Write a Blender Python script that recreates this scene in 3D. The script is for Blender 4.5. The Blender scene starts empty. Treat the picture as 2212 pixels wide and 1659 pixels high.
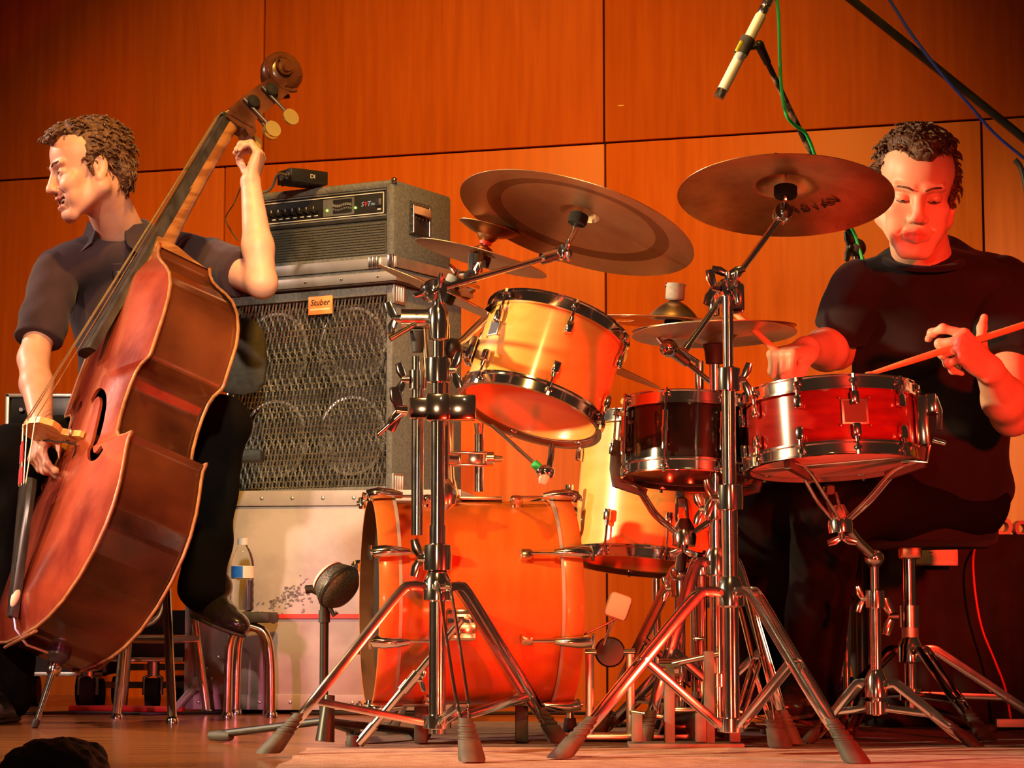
import bpy, math, random
import numpy as np
from mathutils import Vector, Matrix

random.seed(7)
rng = np.random.default_rng(7)
SC = bpy.context.scene
COL = SC.collection

# ---------------------------------------------------------------- camera
F_PX, CX, CY, YH, CAMZ = 5000.0, 1106.0, 829.5, 1330.0, 0.28     # frame of 2212 x 1659 pixels
PITCH = math.atan((YH - CY) / F_PX)
_c, _s = math.cos(PITCH), math.sin(PITCH)
cam_data = bpy.data.cameras.new('camera')
cam = bpy.data.objects.new('camera', cam_data)
COL.objects.link(cam)
cam.location = (0, 0, CAMZ)
cam.rotation_euler = (math.pi / 2 + PITCH, 0, 0)
cam_data.sensor_fit = 'HORIZONTAL'
cam_data.sensor_width = 36.0
cam_data.lens = 36.0 * F_PX / 2212.0
cam_data.clip_end = 200
SC.camera = cam

# ---------------------------------------------------------------- world, stage lights, exposure
world = bpy.data.worlds.new('hall')
SC.world = world
world.use_nodes = True
_bg = world.node_tree.nodes['Background']
_bg.inputs[0].default_value = (0.9, 0.42, 0.22, 1)
_bg.inputs[1].default_value = 0.030

def spot(name, loc, aim, power, color, size, blend=0.6, radius=0.12):
    d = bpy.data.lights.new(name, 'SPOT')
    d.energy = power; d.color = color; d.spot_size = math.radians(size); d.spot_blend = blend
    d.shadow_soft_size = radius
    o = bpy.data.objects.new(name, d); COL.objects.link(o)
    o.location = loc
    o.rotation_euler = (Vector(aim) - Vector(loc)).to_track_quat('-Z', 'Y').to_euler()
    return o

# lanterns of the stage: warm ones from the left and front, red ones from the right and the stage edge, plus an added front fill
spot('stage_light_left', (-4.6, 3.3, 1.9), (-0.1, 5.2, 0.70), 1700, (1.0, 0.74, 0.38), 34, 0.6, 0.14)
spot('stage_light_side', (-4.7, 6.7, 3.0), (-0.7, 5.8, 0.80), 700, (1.0, 0.68, 0.56), 36, 0.7, 0.16)
spot('stage_light_front_left', (-2.2, -1.2, 3.9), (-1.00, 6.3, 0.85), 1350, (1.0, 0.66, 0.50), 16, 0.8, 0.14)
spot('stage_light_amp', (0.6, -2.0, 3.6), (-0.58, 6.9, 0.90), 2100, (1.0, 0.82, 0.54), 12, 0.8, 0.14)
spot('stage_light_wall', (-0.2, 3.3, 4.7), (-0.30, 7.8, 0.60), 1180, (1.0, 0.47, 0.065), 50, 1.0, 0.16)
spot('stage_light_top', (-0.3, 0.2, 4.4), (-0.05, 4.80, 0.14), 800, (1.0, 0.47, 0.11), 15, 0.9, 0.12)
spot('front_fill_light', (-0.7, -1.6, 0.75), (0.30, 5.0, 0.70), 210, (1.0, 0.52, 0.24), 20, 0.9, 0.14)  # added low warm fill for camera-facing sides and the drummer's face, no lantern
spot('stage_light_red', (2.1, 0.0, 1.30), (0.92, 5.0, 0.64), 1700, (1.0, 0.030, 0.010), 15, 0.7, 0.14)
spot('stage_light_red_edge', (1.55, 3.45, 0.10), (0.25, 4.80, 0.24), 190, (1.0, 0.018, 0.006), 54, 0.8, 0.06)
spot('stage_light_red_foot', (0.25, 3.30, 0.04), (-0.02, 4.9, 0.26), 75, (1.0, 0.026, 0.007), 60, 0.8, 0.05)
spot('stage_light_pink', (-1.6, 1.2, 0.8), (-0.80, 6.7, 0.20), 420, (1.0, 0.25, 0.42), 11, 0.9, 0.08)

SC.view_settings.view_transform = 'Standard'
SC.view_settings.look = 'None'
SC.view_settings.gamma = 1.0
SC.view_settings.use_curve_mapping = False
SC.view_settings.exposure = 0.35
SC.display_settings.display_device = 'sRGB'
try:
    SC.cycles.max_bounces = 5; SC.cycles.diffuse_bounces = 2; SC.cycles.glossy_bounces = 3; SC.cycles.transmission_bounces = 5; SC.cycles.transparent_max_bounces = 6
    SC.cycles.caustics_reflective = False; SC.cycles.caustics_refractive = False
except Exception:
    pass

# ---------------------------------------------------------------- where a point of the photograph stands
def P(px, py, Y):
    a = (px - CX) / F_PX; b = -(py - CY) / F_PX
    d = np.array([a, _c - b * _s, _s + b * _c])
    return d / d[1] * Y + np.array([0, 0, CAMZ])

def G(px, py, z=0.0):
    a = (px - CX) / F_PX; b = -(py - CY) / F_PX
    d = np.array([a, _c - b * _s, _s + b * _c])
    return d * ((z - CAMZ) / d[2]) + np.array([0, 0, CAMZ])

def PPM(Y):
    return F_PX / (Y * 1.0)

def nz(v):
    v = np.asarray(v, float)
    return v / (np.linalg.norm(v) + 1e-12)

def disc_axis(px, py, ang, ratio):
    """upward axis of a disc that shows its underside as an ellipse: long axis turned ang degrees clockwise, minor/major = ratio"""
    v = nz(P(px, py, 1.0) - np.array([0, 0, CAMZ]))
    r = nz(np.cross(v, [0, 0, 1])); u = np.cross(r, v)
    a = math.radians(ang); e = math.asin(ratio)
    return nz(math.cos(e) * (math.sin(a) * r + math.cos(a) * u) + math.sin(e) * v)

def frame(axis, hint=(0, 0, 1)):
    k = nz(axis); h = np.asarray(hint, float)
    if abs(k.dot(nz(h))) > 0.97:
        h = np.array([1.0, 0, 0]) if abs(k[0]) < 0.9 else np.array([0, 1.0, 0])
    i = nz(np.cross(h, k)); j = np.cross(k, i)
    return i, j, k

# ---------------------------------------------------------------- mesh collector
class MB:
    def __init__(self):
        self.v = []; self.f = []
    def add(self, vs, fs):
        o = len(self.v)
        self.v.extend([tuple(map(float, p)) for p in vs])
        self.f.extend([tuple(i + o for i in f) for f in fs])
        return self
    def ring_loft(self, rings, closed=True, cap0=True, cap1=True):
        n = len(rings[0]); vs = [p for r in rings for p in r]; fs = []
        for k in range(len(rings) - 1):
            for i in range(n if closed else n - 1):
                a = k * n + i; b = k * n + (i + 1) % n
                fs.append((a, b, b + n, a + n))
        if cap0: fs.append(tuple(range(n - 1, -1, -1)))
        if cap1: fs.append(tuple((len(rings) - 1) * n + i for i in range(n)))
        return self.add(vs, fs)
    def tube(self, a, b, r0, r1=None, seg=14, cap=True):
        a = np.asarray(a, float); b = np.asarray(b, float); r1 = r0 if r1 is None else r1
        i, j, k = frame(b - a)
        cs = [(math.cos(2 * math.pi * t / seg), math.sin(2 * math.pi * t / seg)) for t in range(seg)]
        return self.ring_loft([[a + r0 * (c * i + s * j) for c, s in cs], [b + r1 * (c * i + s * j) for c, s in cs]], True, cap, cap)
    def path(self, pts, r, seg=10, cap=True, flat=None, hint=(0, 0, 1)):
        """swept tube; r a number or list; flat=(rx, ry) sweeps a rounded bar instead"""
        pts = [np.asarray(p, float) for p in pts]; n = len(pts)
        rr = r if isinstance(r, (list, tuple)) else [r] * n
        rings = []; i = None
        for q in range(n):
            t = nz(pts[min(q + 1, n - 1)] - pts[max(q - 1, 0)])
            if i is None:
                i, j, _ = frame(t, hint)
            else:
                i = nz(i - t * i.dot(t)); j = np.cross(t, i)
            sx, sy = (flat if flat else (1.0, 1.0)); ring = []
            for s in range(seg):
                a = 2 * math.pi * (s + .5) / seg; ca, sa = math.cos(a), math.sin(a)
                if flat:
                    ca = math.copysign(abs(ca) ** .45, ca); sa = math.copysign(abs(sa) ** .45, sa)
                ring.append(pts[q] + rr[q] * (sx * ca * i + sy * sa * j))
            rings.append(ring)
        return self.ring_loft(rings, True, cap, cap)
    def lathe(self, prof, o, axis, seg=32, cap=False, hint=(0, 0, 1), a0=0.0, a1=360.0):
        """prof: (radius, height along axis)"""
        o = np.asarray(o, float); i, j, k = frame(axis, hint)
        full = abs(a1 - a0 - 360) < 1e-6; n = seg if full else seg + 1
        rings = []
        for r, h in prof:
            rings.append([o + h * k + max(r, 1e-5) * (math.cos(t) * i + math.sin(t) * j) for t in
                          [math.radians(a0 + (a1 - a0) * q / seg) for q in range(n)]])
        return self.ring_loft(rings, full, cap, cap)
    def box(self, c, half, ax=None, bev=0.0):
        c = np.asarray(c, float)
        i, j, k = (np.eye(3) if ax is None else [np.asarray(a, float) for a in ax])
        hx, hy, hz = half
        if bev <= 0:
            vs = [c + sx * hx * i + sy * hy * j + sz * hz * k for sz in (-1, 1) for sy in (-1, 1) for sx in (-1, 1)]
            return self.add(vs, [(0, 2, 3, 1), (4, 5, 7, 6), (0, 1, 5, 4), (2, 6, 7, 3), (0, 4, 6, 2), (1, 3, 7, 5)])
        b = min(bev, hx * .99, hy * .99, hz * .99); rings = []
        def ringat(ex, ey, z):
            q = []
            for sx, sy in ((1, 1), (-1, 1), (-1, -1), (1, -1)):
                for t in range(3):
                    a = {(1, 1): 0, (-1, 1): 90, (-1, -1): 180, (1, -1): 270}[(sx, sy)] + 45 * t
                    q.append(c + (sx * (hx - b) + ex * math.cos(math.radians(a))) * i + (sy * (hy - b) + ex * math.sin(math.radians(a))) * j + z * k)
            return q
        for z, e in ((-hz, 0.0), (-hz + .3 * b, .7 * b), (-hz + b, b), (hz - b, b), (hz - .3 * b, .7 * b), (hz, 0.0)):
            rings.append(ringat(e, e, z))
        return self.ring_loft(rings)
    def prism(self, poly, o, i, j, k, t):
        """poly in the (i, j) plane, from o, extruded t along k"""
        o, i, j, k = [np.asarray(q, float) for q in (o, i, j, k)]
        return self.ring_loft([[o + x * i + y * j for x, y in poly], [o + x * i + y * j + t * k for x, y in poly]])
    def ball(self, c, r, ax=None, seg=16, rings=10):
        rx, ry, rz = (r, r, r) if np.isscalar(r) else r
        i, j, k = (np.eye(3) if ax is None else [np.asarray(a, float) for a in ax])
        c = np.asarray(c, float); rg = []
        for q in range(rings + 1):
            t = math.pi * q / rings; sr = max(math.sin(t), 1e-4)
            rg.append([c + rx * sr * math.cos(a) * i + ry * sr * math.sin(a) * j - rz * math.cos(t) * k for a in [2 * math.pi * s / seg for s in range(seg)]])
        return self.ring_loft(rg)
    def hexa(self, c, axis, r, h):
        return self.tube(np.asarray(c) - nz(axis) * h / 2, np.asarray(c) + nz(axis) * h / 2, r, seg=6)
    def build(self, name, mat, parent=None, smooth=38, **props):
        return mesh_obj(name, self.v, self.f, mat, parent, smooth, **props)

def mesh_obj(name, v, f, mat, parent=None, smooth=38, **props):
    me = bpy.data.meshes.new(name)
    me.from_pydata([tuple(p) for p in v], [], [tuple(int(x) for x in q) for q in f])
    for m in (mat if isinstance(mat, (list, tuple)) else [mat]):
        me.materials.append(m)
    if smooth:
        me.shade_smooth()
        if smooth < 180:
            me.set_sharp_from_angle(angle=math.radians(smooth))
    me.validate()
    o = bpy.data.objects.new(name, me); COL.objects.link(o)
    if parent is not None: adopt(o, parent)
    for k, val in props.items(): o[k] = val
    return o

def adopt(o, parent):
    o.parent = parent
    o.matrix_parent_inverse = WORLD[parent.name].inverted() if parent.name in WORLD else Matrix.Identity(4)
WORLD = {}

def thing(name, loc, label, cat, group=None):
    o = bpy.data.objects.new(name, None); COL.objects.link(o)
    o.empty_display_size = 0.05
    o.location = tuple(float(x) for x in loc)
    WORLD[o.name] = Matrix.Translation(o.location)
    o['label'] = label; o['category'] = cat
    if group: o['group'] = group
    return o

def tag(o, label, cat, group=None):
    o['label'] = label; o['category'] = cat
    if group: o['group'] = group
    return o

def bez(p0, p1, p2, p3, n=16):
    p0, p1, p2, p3 = [np.asarray(p, float) for p in (p0, p1, p2, p3)]
    return [(1 - t) ** 3 * p0 + 3 * t * (1 - t) ** 2 * p1 + 3 * t * t * (1 - t) * p2 + t ** 3 * p3 for t in np.linspace(0, 1, n)]

def spline(pts, n=8):
    p = [np.asarray(q, float) for q in pts]; p = [2 * p[0] - p[1]] + p + [2 * p[-1] - p[-2]]; out = []
    for k in range(1, len(p) - 2):
        for t in np.linspace(0, 1, n, endpoint=False):
            a, b, c, d = p[k - 1], p[k], p[k + 1], p[k + 2]
            out.append(.5 * (2 * b + (c - a) * t + (2 * a - 5 * b + 4 * c - d) * t * t + (3 * b - a - 3 * c + d) * t ** 3))
    return out + [p[-2]]

def text_mesh(s, size, o, i, j, k, name, mat, parent, depth=0.001, shear=0.0):
    cu = bpy.data.curves.new('lettering', 'FONT'); cu.body = s; cu.size = size; cu.extrude = depth; cu.shear = shear
    cu.align_x = 'CENTER'; cu.align_y = 'CENTER'; cu.resolution_u = 3
    tmp = bpy.data.objects.new('lettering_tmp', cu); COL.objects.link(tmp)
    dg = bpy.context.evaluated_depsgraph_get()
    me = bpy.data.meshes.new_from_object(tmp.evaluated_get(dg))
    vs = [np.array(v.co) for v in me.vertices]; fs = [tuple(p.vertices) for p in me.polygons]
    bpy.data.objects.remove(tmp); bpy.data.curves.remove(cu); bpy.data.meshes.remove(me)
    o, i, j, k = [np.asarray(q, float) for q in (o, i, j, k)]
    return mesh_obj(name, [o + v[0] * i + v[1] * j + v[2] * k for v in vs], fs, mat, parent, 0)

# ---------------------------------------------------------------- smooth solids for bodies, clothes and hair
def cap(a, b, ra, rb=None, k=.02, op='+'):
    return ('c', np.asarray(a, float), np.asarray(b, float), ra, ra if rb is None else rb, k, op)
def ell(c, r, R=None, k=.02, op='+'):
    return ('e', np.asarray(c, float), np.asarray(r, float), np.eye(3) if R is None else np.asarray(R, float), 0, k, op)
def cut(pt, n, k=.004):
    return ('p', np.asarray(pt, float), nz(n), 0, 0, k, '-')

def sdf_mesh(prims, vox, lo=None, hi=None, noise=None):
    pad = .05
    if lo is None:
        bl, bh = [], []
        for p in prims:
            if p[6] != '+': continue
            if p[0] == 'c':
                bl.append(np.minimum(p[1] - p[3], p[2] - p[4])); bh.append(np.maximum(p[1] + p[3], p[2] + p[4]))
            else:
                m = p[2].max(); bl.append(p[1] - m); bh.append(p[1] + m)
        lo = np.min(bl, 0) - 3 * vox - .01; hi = np.max(bh, 0) + 3 * vox + .01
    lo = np.asarray(lo, float); hi = np.asarray(hi, float)
    n = np.ceil((hi - lo) / vox).astype(int) + 1
    V = np.full(n, 1.0, np.float32)
    gx = [(lo[a] + vox * np.arange(n[a])).astype(np.float32) for a in range(3)]
    for p in prims:
        if p[0] == 'c':
            bl = np.minimum(p[1] - p[3], p[2] - p[4]) - pad; bh = np.maximum(p[1] + p[3], p[2] + p[4]) + pad
        elif p[0] == 'e':
            ext = np.sqrt(((p[3] * p[2][None, :]) ** 2).sum(1)); bl = p[1] - ext - pad; bh = p[1] + ext + pad
        else:
            bl, bh = lo, hi
        i0 = np.clip(np.floor((bl - lo) / vox).astype(int), 0, n); i1 = np.clip(np.ceil((bh - lo) / vox).astype(int) + 1, 0, n)
        if (i1 <= i0).any(): continue
        sl = tuple(slice(i0[a], i1[a]) for a in range(3))
        X = gx[0][sl[0]][:, None, None]; Y = gx[1][sl[1]][None, :, None]; Z = gx[2][sl[2]][None, None, :]
        if p[0] == 'c':
            a, b = p[1], p[2]; ba = b - a; L2 = max(float(ba @ ba), 1e-12)
            t = np.clip(((X - a[0]) * ba[0] + (Y - a[1]) * ba[1] + (Z - a[2]) * ba[2]) / L2, 0, 1)
            d = np.sqrt((X - a[0] - t * ba[0]) ** 2 + (Y - a[1] - t * ba[1]) ** 2 + (Z - a[2] - t * ba[2]) ** 2) - (p[3] + t * (p[4] - p[3]))
        elif p[0] == 'e':
            c, r, R = p[1], p[2], p[3]; k0 = 0; k1 = 0
            for q in range(3):
                l = (X - c[0]) * R[0, q] + (Y - c[1]) * R[1, q] + (Z - c[2]) * R[2, q]
                k0 = k0 + (l / r[q]) ** 2; k1 = k1 + (l / r[q] ** 2) ** 2
            k0 = np.sqrt(k0); d = k0 * (k0 - 1) / np.sqrt(k1 + 1e-12)
        else:
            d = -((X - p[1][0]) * p[2][0] + (Y - p[1][1]) * p[2][1] + (Z - p[1][2]) * p[2][2])
        A = V[sl]; k = p[5]
        if p[6] == '+':
            h = np.clip(.5 + .5 * (d - A) / k, 0, 1); V[sl] = d + (A - d) * h - k * h * (1 - h)
        else:
            d = -d; h = np.clip(.5 - .5 * (d - A) / k, 0, 1); V[sl] = d + (A - d) * h + k * h * (1 - h)
    if noise is not None:
        X = gx[0][:, None, None]; Y = gx[1][None, :, None]; Z = gx[2][None, None, :]
        V = V + noise(X, Y, Z)
    for a in range(3):                                            # close the solid at the box
        s0 = [slice(None)] * 3; s0[a] = 0; V[tuple(s0)] = 1; s0[a] = -1; V[tuple(s0)] = 1
    I = V < 0
    S = np.zeros(n - 1, np.uint8)
    for a in (0, 1):
        for b in (0, 1):
            for c in (0, 1):
                S += I[a:n[0] - 1 + a, b:n[1] - 1 + b, c:n[2] - 1 + c]
    idx = np.argwhere((S > 0) & (S < 8))
    gid = np.full(n - 1, -1, np.int64); gid[tuple(idx.T)] = np.arange(len(idx))
    acc = np.zeros((len(idx), 3)); cnt = np.zeros(len(idx))
    cor = [(a, b, c) for a in (0, 1) for b in (0, 1) for c in (0, 1)]
    for o1 in cor:
        for o2 in cor:
            if sum(abs(x - y) for x, y in zip(o1, o2)) != 1 or o1 > o2: continue
            v1 = V[tuple((idx + o1).T)]; v2 = V[tuple((idx + o2).T)]
            m = (v1 < 0) != (v2 < 0); t = np.where(m, v1 / np.where(m, v1 - v2, 1), 0)
            acc += m[:, None] * (np.array(o1) + t[:, None] * (np.array(o2) - np.array(o1))); cnt += m
    verts = lo + vox * (idx + acc / np.maximum(cnt, 1)[:, None])
    quads = []
    for a in range(3):
        s0 = [slice(None)] * 3; s1 = [slice(None)] * 3; s0[a] = slice(0, -1); s1[a] = slice(1, None)
        e = np.argwhere(I[tuple(s0)] != I[tuple(s1)])
        b, c = (a + 1) % 3, (a + 2) % 3
        ok = (e[:, b] >= 1) & (e[:, c] >= 1) & (e[:, b] < n[b] - 1) & (e[:, c] < n[c] - 1); e = e[ok]
        q = []
        for db, dc in ((-1, -1), (0, -1), (0, 0), (-1, 0)):
            k = e.copy(); k[:, b] += db; k[:, c] += dc; q.append(gid[tuple(k.T)])
        q = np.stack(q, 1); fl = ~I[tuple(e.T)]
        q[fl] = q[fl][:, ::-1]; quads.append(q)
    return verts, np.concatenate(quads)

def join_vf(parts):
    v, f, o = [], [], 0
    for a, b in parts:
        v.append(a); f.append(b + o); o += len(a)
    return np.concatenate(v), np.concatenate(f)
# ---------------------------------------------------------------- procedural materials
def mat(name, col, rough=.5, metal=0.0, col2=None, scale=8.0, stretch=(1, 1, 1), detail=4.0, lo=.35, hi=.65, bump=0.0, bscale=None,
        spec=.5, coat=0.0, trans=0.0, ior=1.45, emit=None, estr=0.0, rvar=0.0, sheen=0.0, alpha=1.0, aniso=0.0, bstretch=None, sss=0.0):
    m = bpy.data.materials.new(name); m.use_nodes = True
    nt = m.node_tree; N = nt.nodes; L = nt.links; b = N['Principled BSDF']
    b.inputs['Base Color'].default_value = (*col, 1); b.inputs['Roughness'].default_value = rough
    b.inputs['Metallic'].default_value = metal; b.inputs['Specular IOR Level'].default_value = spec
    b.inputs['Coat Weight'].default_value = coat; b.inputs['Coat Roughness'].default_value = .12
    b.inputs['Transmission Weight'].default_value = trans; b.inputs['IOR'].default_value = ior
    b.inputs['Sheen Weight'].default_value = sheen; b.inputs['Alpha'].default_value = alpha
    if sss:
        b.inputs['Subsurface Weight'].default_value = sss; b.inputs['Subsurface Radius'].default_value = (1, .3, .15); b.inputs['Subsurface Scale'].default_value = .008
    if emit:
        b.inputs['Emission Color'].default_value = (*emit, 1); b.inputs['Emission Strength'].default_value = estr
    if col2 is not None or bump or rvar:
        tc = N.new('ShaderNodeTexCoord'); mp = N.new('ShaderNodeMapping'); mp.inputs['Scale'].default_value = stretch
        L.new(tc.outputs['Object'], mp.inputs['Vector'])
        nx = N.new('ShaderNodeTexNoise'); nx.inputs['Scale'].default_value = scale; nx.inputs['Detail'].default_value = detail
        L.new(mp.outputs['Vector'], nx.inputs['Vector'])
        if col2 is not None:
            r = N.new('ShaderNodeValToRGB'); r.color_ramp.elements[0].position = lo; r.color_ramp.elements[1].position = hi
            r.color_ramp.elements[0].color = (*col, 1); r.color_ramp.elements[1].color = (*col2, 1)
            L.new(nx.outputs['Fac'], r.inputs['Fac']); L.new(r.outputs['Color'], b.inputs['Base Color'])
        if rvar:
            mr = N.new('ShaderNodeMapRange'); mr.inputs['To Min'].default_value = max(0, rough - rvar); mr.inputs['To Max'].default_value = min(1, rough + rvar)
            L.new(nx.outputs['Fac'], mr.inputs['Value']); L.new(mr.outputs['Result'], b.inputs['Roughness'])
        if bump:
            src = nx
            if bscale:
                mp2 = N.new('ShaderNodeMapping'); mp2.inputs['Scale'].default_value = bstretch or stretch
                L.new(tc.outputs['Object'], mp2.inputs['Vector'])
                src = N.new('ShaderNodeTexNoise'); src.inputs['Scale'].default_value = bscale; src.inputs['Detail'].default_value = 5
                L.new(mp2.outputs['Vector'], src.inputs['Vector'])
            bp = N.new('ShaderNodeBump'); bp.inputs['Strength'].default_value = bump; bp.inputs['Distance'].default_value = .004
            L.new(src.outputs['Fac'], bp.inputs['Height']); L.new(bp.outputs['Normal'], b.inputs['Normal'])
    return m

M = {}
M['wall'] = mat('veneer', (.56, .108, .008), .45, col2=(.68, .148, .013), scale=5, stretch=(9, 9, .55), detail=8, lo=.3, hi=.7, bump=.03, rvar=.06, spec=.35)
M['joint'] = mat('joint_dark', (.02, .006, .002), .9, col2=(.03, .008, .003))
M['floor'] = mat('stage_boards', (.20, .062, .020), .20, col2=(.40, .135, .042), scale=3, stretch=(.8, 14, 1), detail=7, lo=.3, hi=.7, bump=.05, rvar=.10, spec=.5)
M['hall_floor'] = mat('hall_carpet', (.02, .012, .01), .9, col2=(.03, .018, .015), scale=60)
M['rug'] = mat('rug_weave', (.64, .36, .29), .95, col2=(.48, .24, .19), scale=26, detail=6, bump=.5, bscale=240)
M['rug_dark'] = mat('mat_pile', (.22, .11, .09), .95, col2=(.13, .07, .06), scale=40, bump=.4, bscale=220)
M['chrome'] = mat('chrome', (.80, .78, .77), .11, 1.0, rvar=.03, scale=30)
M['chrome_soft'] = mat('worn_chrome', (.74, .70, .66), .20, 1.0, rvar=.08, scale=40)
M['brass_soft'] = mat('tarnished_chrome', (.70, .56, .40), .22, 1.0, rvar=.1, scale=30)
M['steel'] = mat('brushed_steel', (.62, .60, .57), .32, 1.0, rvar=.08, scale=60)
M['alu'] = mat('aluminium_edging', (.55, .54, .51), .42, .85, col2=(.42, .40, .37), scale=18, rvar=.1)
M['black'] = mat('black_paint', (.012, .011, .011), .38, col2=(.020, .018, .017), scale=20)
M['black_matte'] = mat('black_plastic', (.014, .013, .013), .6, col2=(.022, .020, .019), scale=30)
M['rubber'] = mat('rubber', (.030, .028, .027), .62, col2=(.05, .045, .042), scale=30, bump=.1)
M['rubber_grey'] = mat('worn_rubber', (.045, .042, .040), .65, col2=(.085, .078, .072), scale=30, bump=.1)
M['gold_shell'] = mat('satin_amber_lacquer', (.80, .36, .075), .30, .0, col2=(.86, .42, .10), scale=3, stretch=(2, 2, 12), detail=8, rvar=.03, coat=.55, spec=.6)
M['amber_shell'] = mat('satin_orange_lacquer', (.52, .105, .010), .28, .0, col2=(.58, .135, .015), scale=3, stretch=(12, 2, 2), detail=8, rvar=.03, coat=.45, spec=.55)
M['hoop_wood'] = mat('hoop_lacquer', (.62, .16, .026), .36, col2=(.5, .12, .02), scale=10, coat=.3)
M['hoop_dark'] = mat('hoop_inside', (.10, .035, .015), .5, col2=(.14, .05, .02), scale=12)
M['red_shell'] = mat('red_lacquer', (.14, .006, .005), .14, col2=(.22, .012, .008), scale=4, stretch=(3, 3, 14), coat=.8)
M['black_shell'] = mat('black_lacquer', (.010, .008, .008), .08, col2=(.016, .012, .011), scale=6, coat=.8)
M['head_clear'] = mat('clear_drumhead', (.92, .84, .74), .10, trans=.0, alpha=.12, spec=.7)
M['head_white'] = mat('coated_drumhead', (.72, .66, .60), .5, col2=(.62, .55, .48), scale=14)
M['head_black'] = mat('black_drumhead', (.018, .014, .013), .4, col2=(.03, .022, .02), scale=10)
def bronze(name, c1, c2, rough, ringscale=60.0):
    m = bpy.data.materials.new(name); m.use_nodes = True
    nt = m.node_tree; N = nt.nodes; L = nt.links; b = N['Principled BSDF']
    b.inputs['Metallic'].default_value = 1.0; b.inputs['Roughness'].default_value = rough
    tc = N.new('ShaderNodeTexCoord'); nx = N.new('ShaderNodeTexNoise'); nx.inputs['Scale'].default_value = 9; nx.inputs['Detail'].default_value = 8; nx.inputs['Roughness'].default_value = .7
    L.new(tc.outputs['Object'], nx.inputs['Vector'])
    r = N.new('ShaderNodeValToRGB'); r.color_ramp.elements[0].position = .36; r.color_ramp.elements[1].position = .66
    r.color_ramp.elements[0].color = (*c1, 1); r.color_ramp.elements[1].color = (*c2, 1)
    L.new(nx.outputs['Fac'], r.inputs['Fac']); L.new(r.outputs['Color'], b.inputs['Base Color'])
    n2 = N.new('ShaderNodeTexVoronoi'); n2.inputs['Scale'].default_value = ringscale
    L.new(tc.outputs['Object'], n2.inputs['Vector'])
    bp = N.new('ShaderNodeBump'); bp.inputs['Strength'].default_value = .12; bp.inputs['Distance'].default_value = .003
    L.new(n2.outputs['Distance'], bp.inputs['Height']); L.new(bp.outputs['Normal'], b.inputs['Normal'])
    return m
M['bronze'] = bronze('cymbal_bronze', (.74, .48, .27), (.88, .64, .40), .34, 40)
M['bronze_raw'] = bronze('raw_bronze', (.34, .17, .08), (.46, .25, .12), .38, 50)
M['bronze_dark'] = bronze('dark_hammered_bronze', (.52, .24, .11), (.78, .44, .23), .32, 26)
M['felt'] = mat('grey_felt', (.30, .28, .27), .95, col2=(.38, .36, .34), scale=90)
M['felt_black'] = mat('black_felt', (.012, .010, .010), .95, col2=(.02, .017, .016), scale=90)
M['tolex'] = mat('grey_tolex', (.105, .105, .098), .75, col2=(.165, .160, .145), scale=120, detail=3, bump=.35, bscale=260)
M['tolex_dark'] = mat('black_tolex', (.035, .034, .030), .75, col2=(.060, .055, .048), scale=120, bump=.35, bscale=260)
M['grille_cloth'] = mat('grille_cloth', (.050, .046, .036), .85, col2=(.085, .078, .060), scale=200, bump=.3)
M['grille_metal'] = mat('expanded_steel', (.30, .285, .245), .35, .9, col2=(.16, .15, .125), scale=40)
M['silver_cloth'] = mat('silver_piping', (.40, .38, .33), .4, .6, col2=(.30, .28, .24), scale=60)
M['case'] = mat('scuffed_laminate', (.34, .29, .28), .46, col2=(.46, .39, .37), scale=7, detail=9, lo=.4, hi=.62, bump=.12, bscale=60, rvar=.1, spec=.45)
M['case_scuff'] = mat('dark_scuff', (.15, .11, .12), .8, col2=(.24, .19, .19), scale=60)
M['red_tape'] = mat('red_tape', (.75, .045, .02), .5, col2=(.6, .03, .015), scale=20)
M['orange_plate'] = mat('orange_plate', (.88, .26, .07), .45, col2=(.95, .32, .09), scale=20)
M['cream'] = mat('cream_print', (.85, .62, .35), .5, col2=(.80, .58, .32), scale=30)
M['ink'] = mat('black_ink', (.02, .008, .006), .6, col2=(.03, .012, .008), scale=30)
M['white_print'] = mat('pale_print', (.70, .68, .62), .5, col2=(.62, .60, .55), scale=30)
M['blue_print'] = mat('blue_print', (.25, .42, .85), .4, col2=(.3, .5, .9), scale=30)
M['red_print'] = mat('red_print', (.8, .03, .02), .4, col2=(.7, .03, .02), scale=30)
M['led'] = mat('green_led', (.1, .6, .05), .3, emit=(.25, 1.0, .06), estr=6.0)
M['grey_panel'] = mat('grey_panel', (.13, .13, .12), .5, .3, col2=(.17, .165, .15), scale=30)
M['leather'] = mat('tan_leather', (.42, .20, .11), .55, col2=(.55, .30, .17), scale=30, bump=.3)
M['speaker_cone'] = mat('speaker_cone', (.05, .045, .04), .7, col2=(.10, .09, .075), scale=30)
M['bass_top'] = mat('old_red_varnish', (.13, .013, .007), .24, col2=(.33, .052, .020), scale=3.2, stretch=(1.6, 1.6, 1.6), detail=10, lo=.36, hi=.66, bump=.12, bscale=34, rvar=.08, coat=.55)
M['bass_rib'] = mat('old_brown_varnish', (.022, .005, .002), .20, col2=(.135, .033, .009), scale=3.4, detail=10, lo=.36, hi=.70, bump=.07, bscale=34, rvar=.10, coat=.55)
M['bass_edge'] = mat('worn_edge', (.36, .16, .055), .45, col2=(.22, .08, .028), scale=30)
M['flame_maple'] = mat('flamed_maple_neck', (.20, .065, .016), .32, col2=(.34, .135, .034), scale=9, stretch=(1, 1, 5), detail=5, lo=.42, hi=.58, coat=.3)
M['dark_maple'] = mat('dark_maple', (.045, .013, .006), .28, col2=(.13, .042, .016), scale=14, detail=8, coat=.25)
M['ebony'] = mat('ebony', (.022, .017, .014), .28, col2=(.05, .040, .032), scale=12, stretch=(3, 3, 1))
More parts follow.
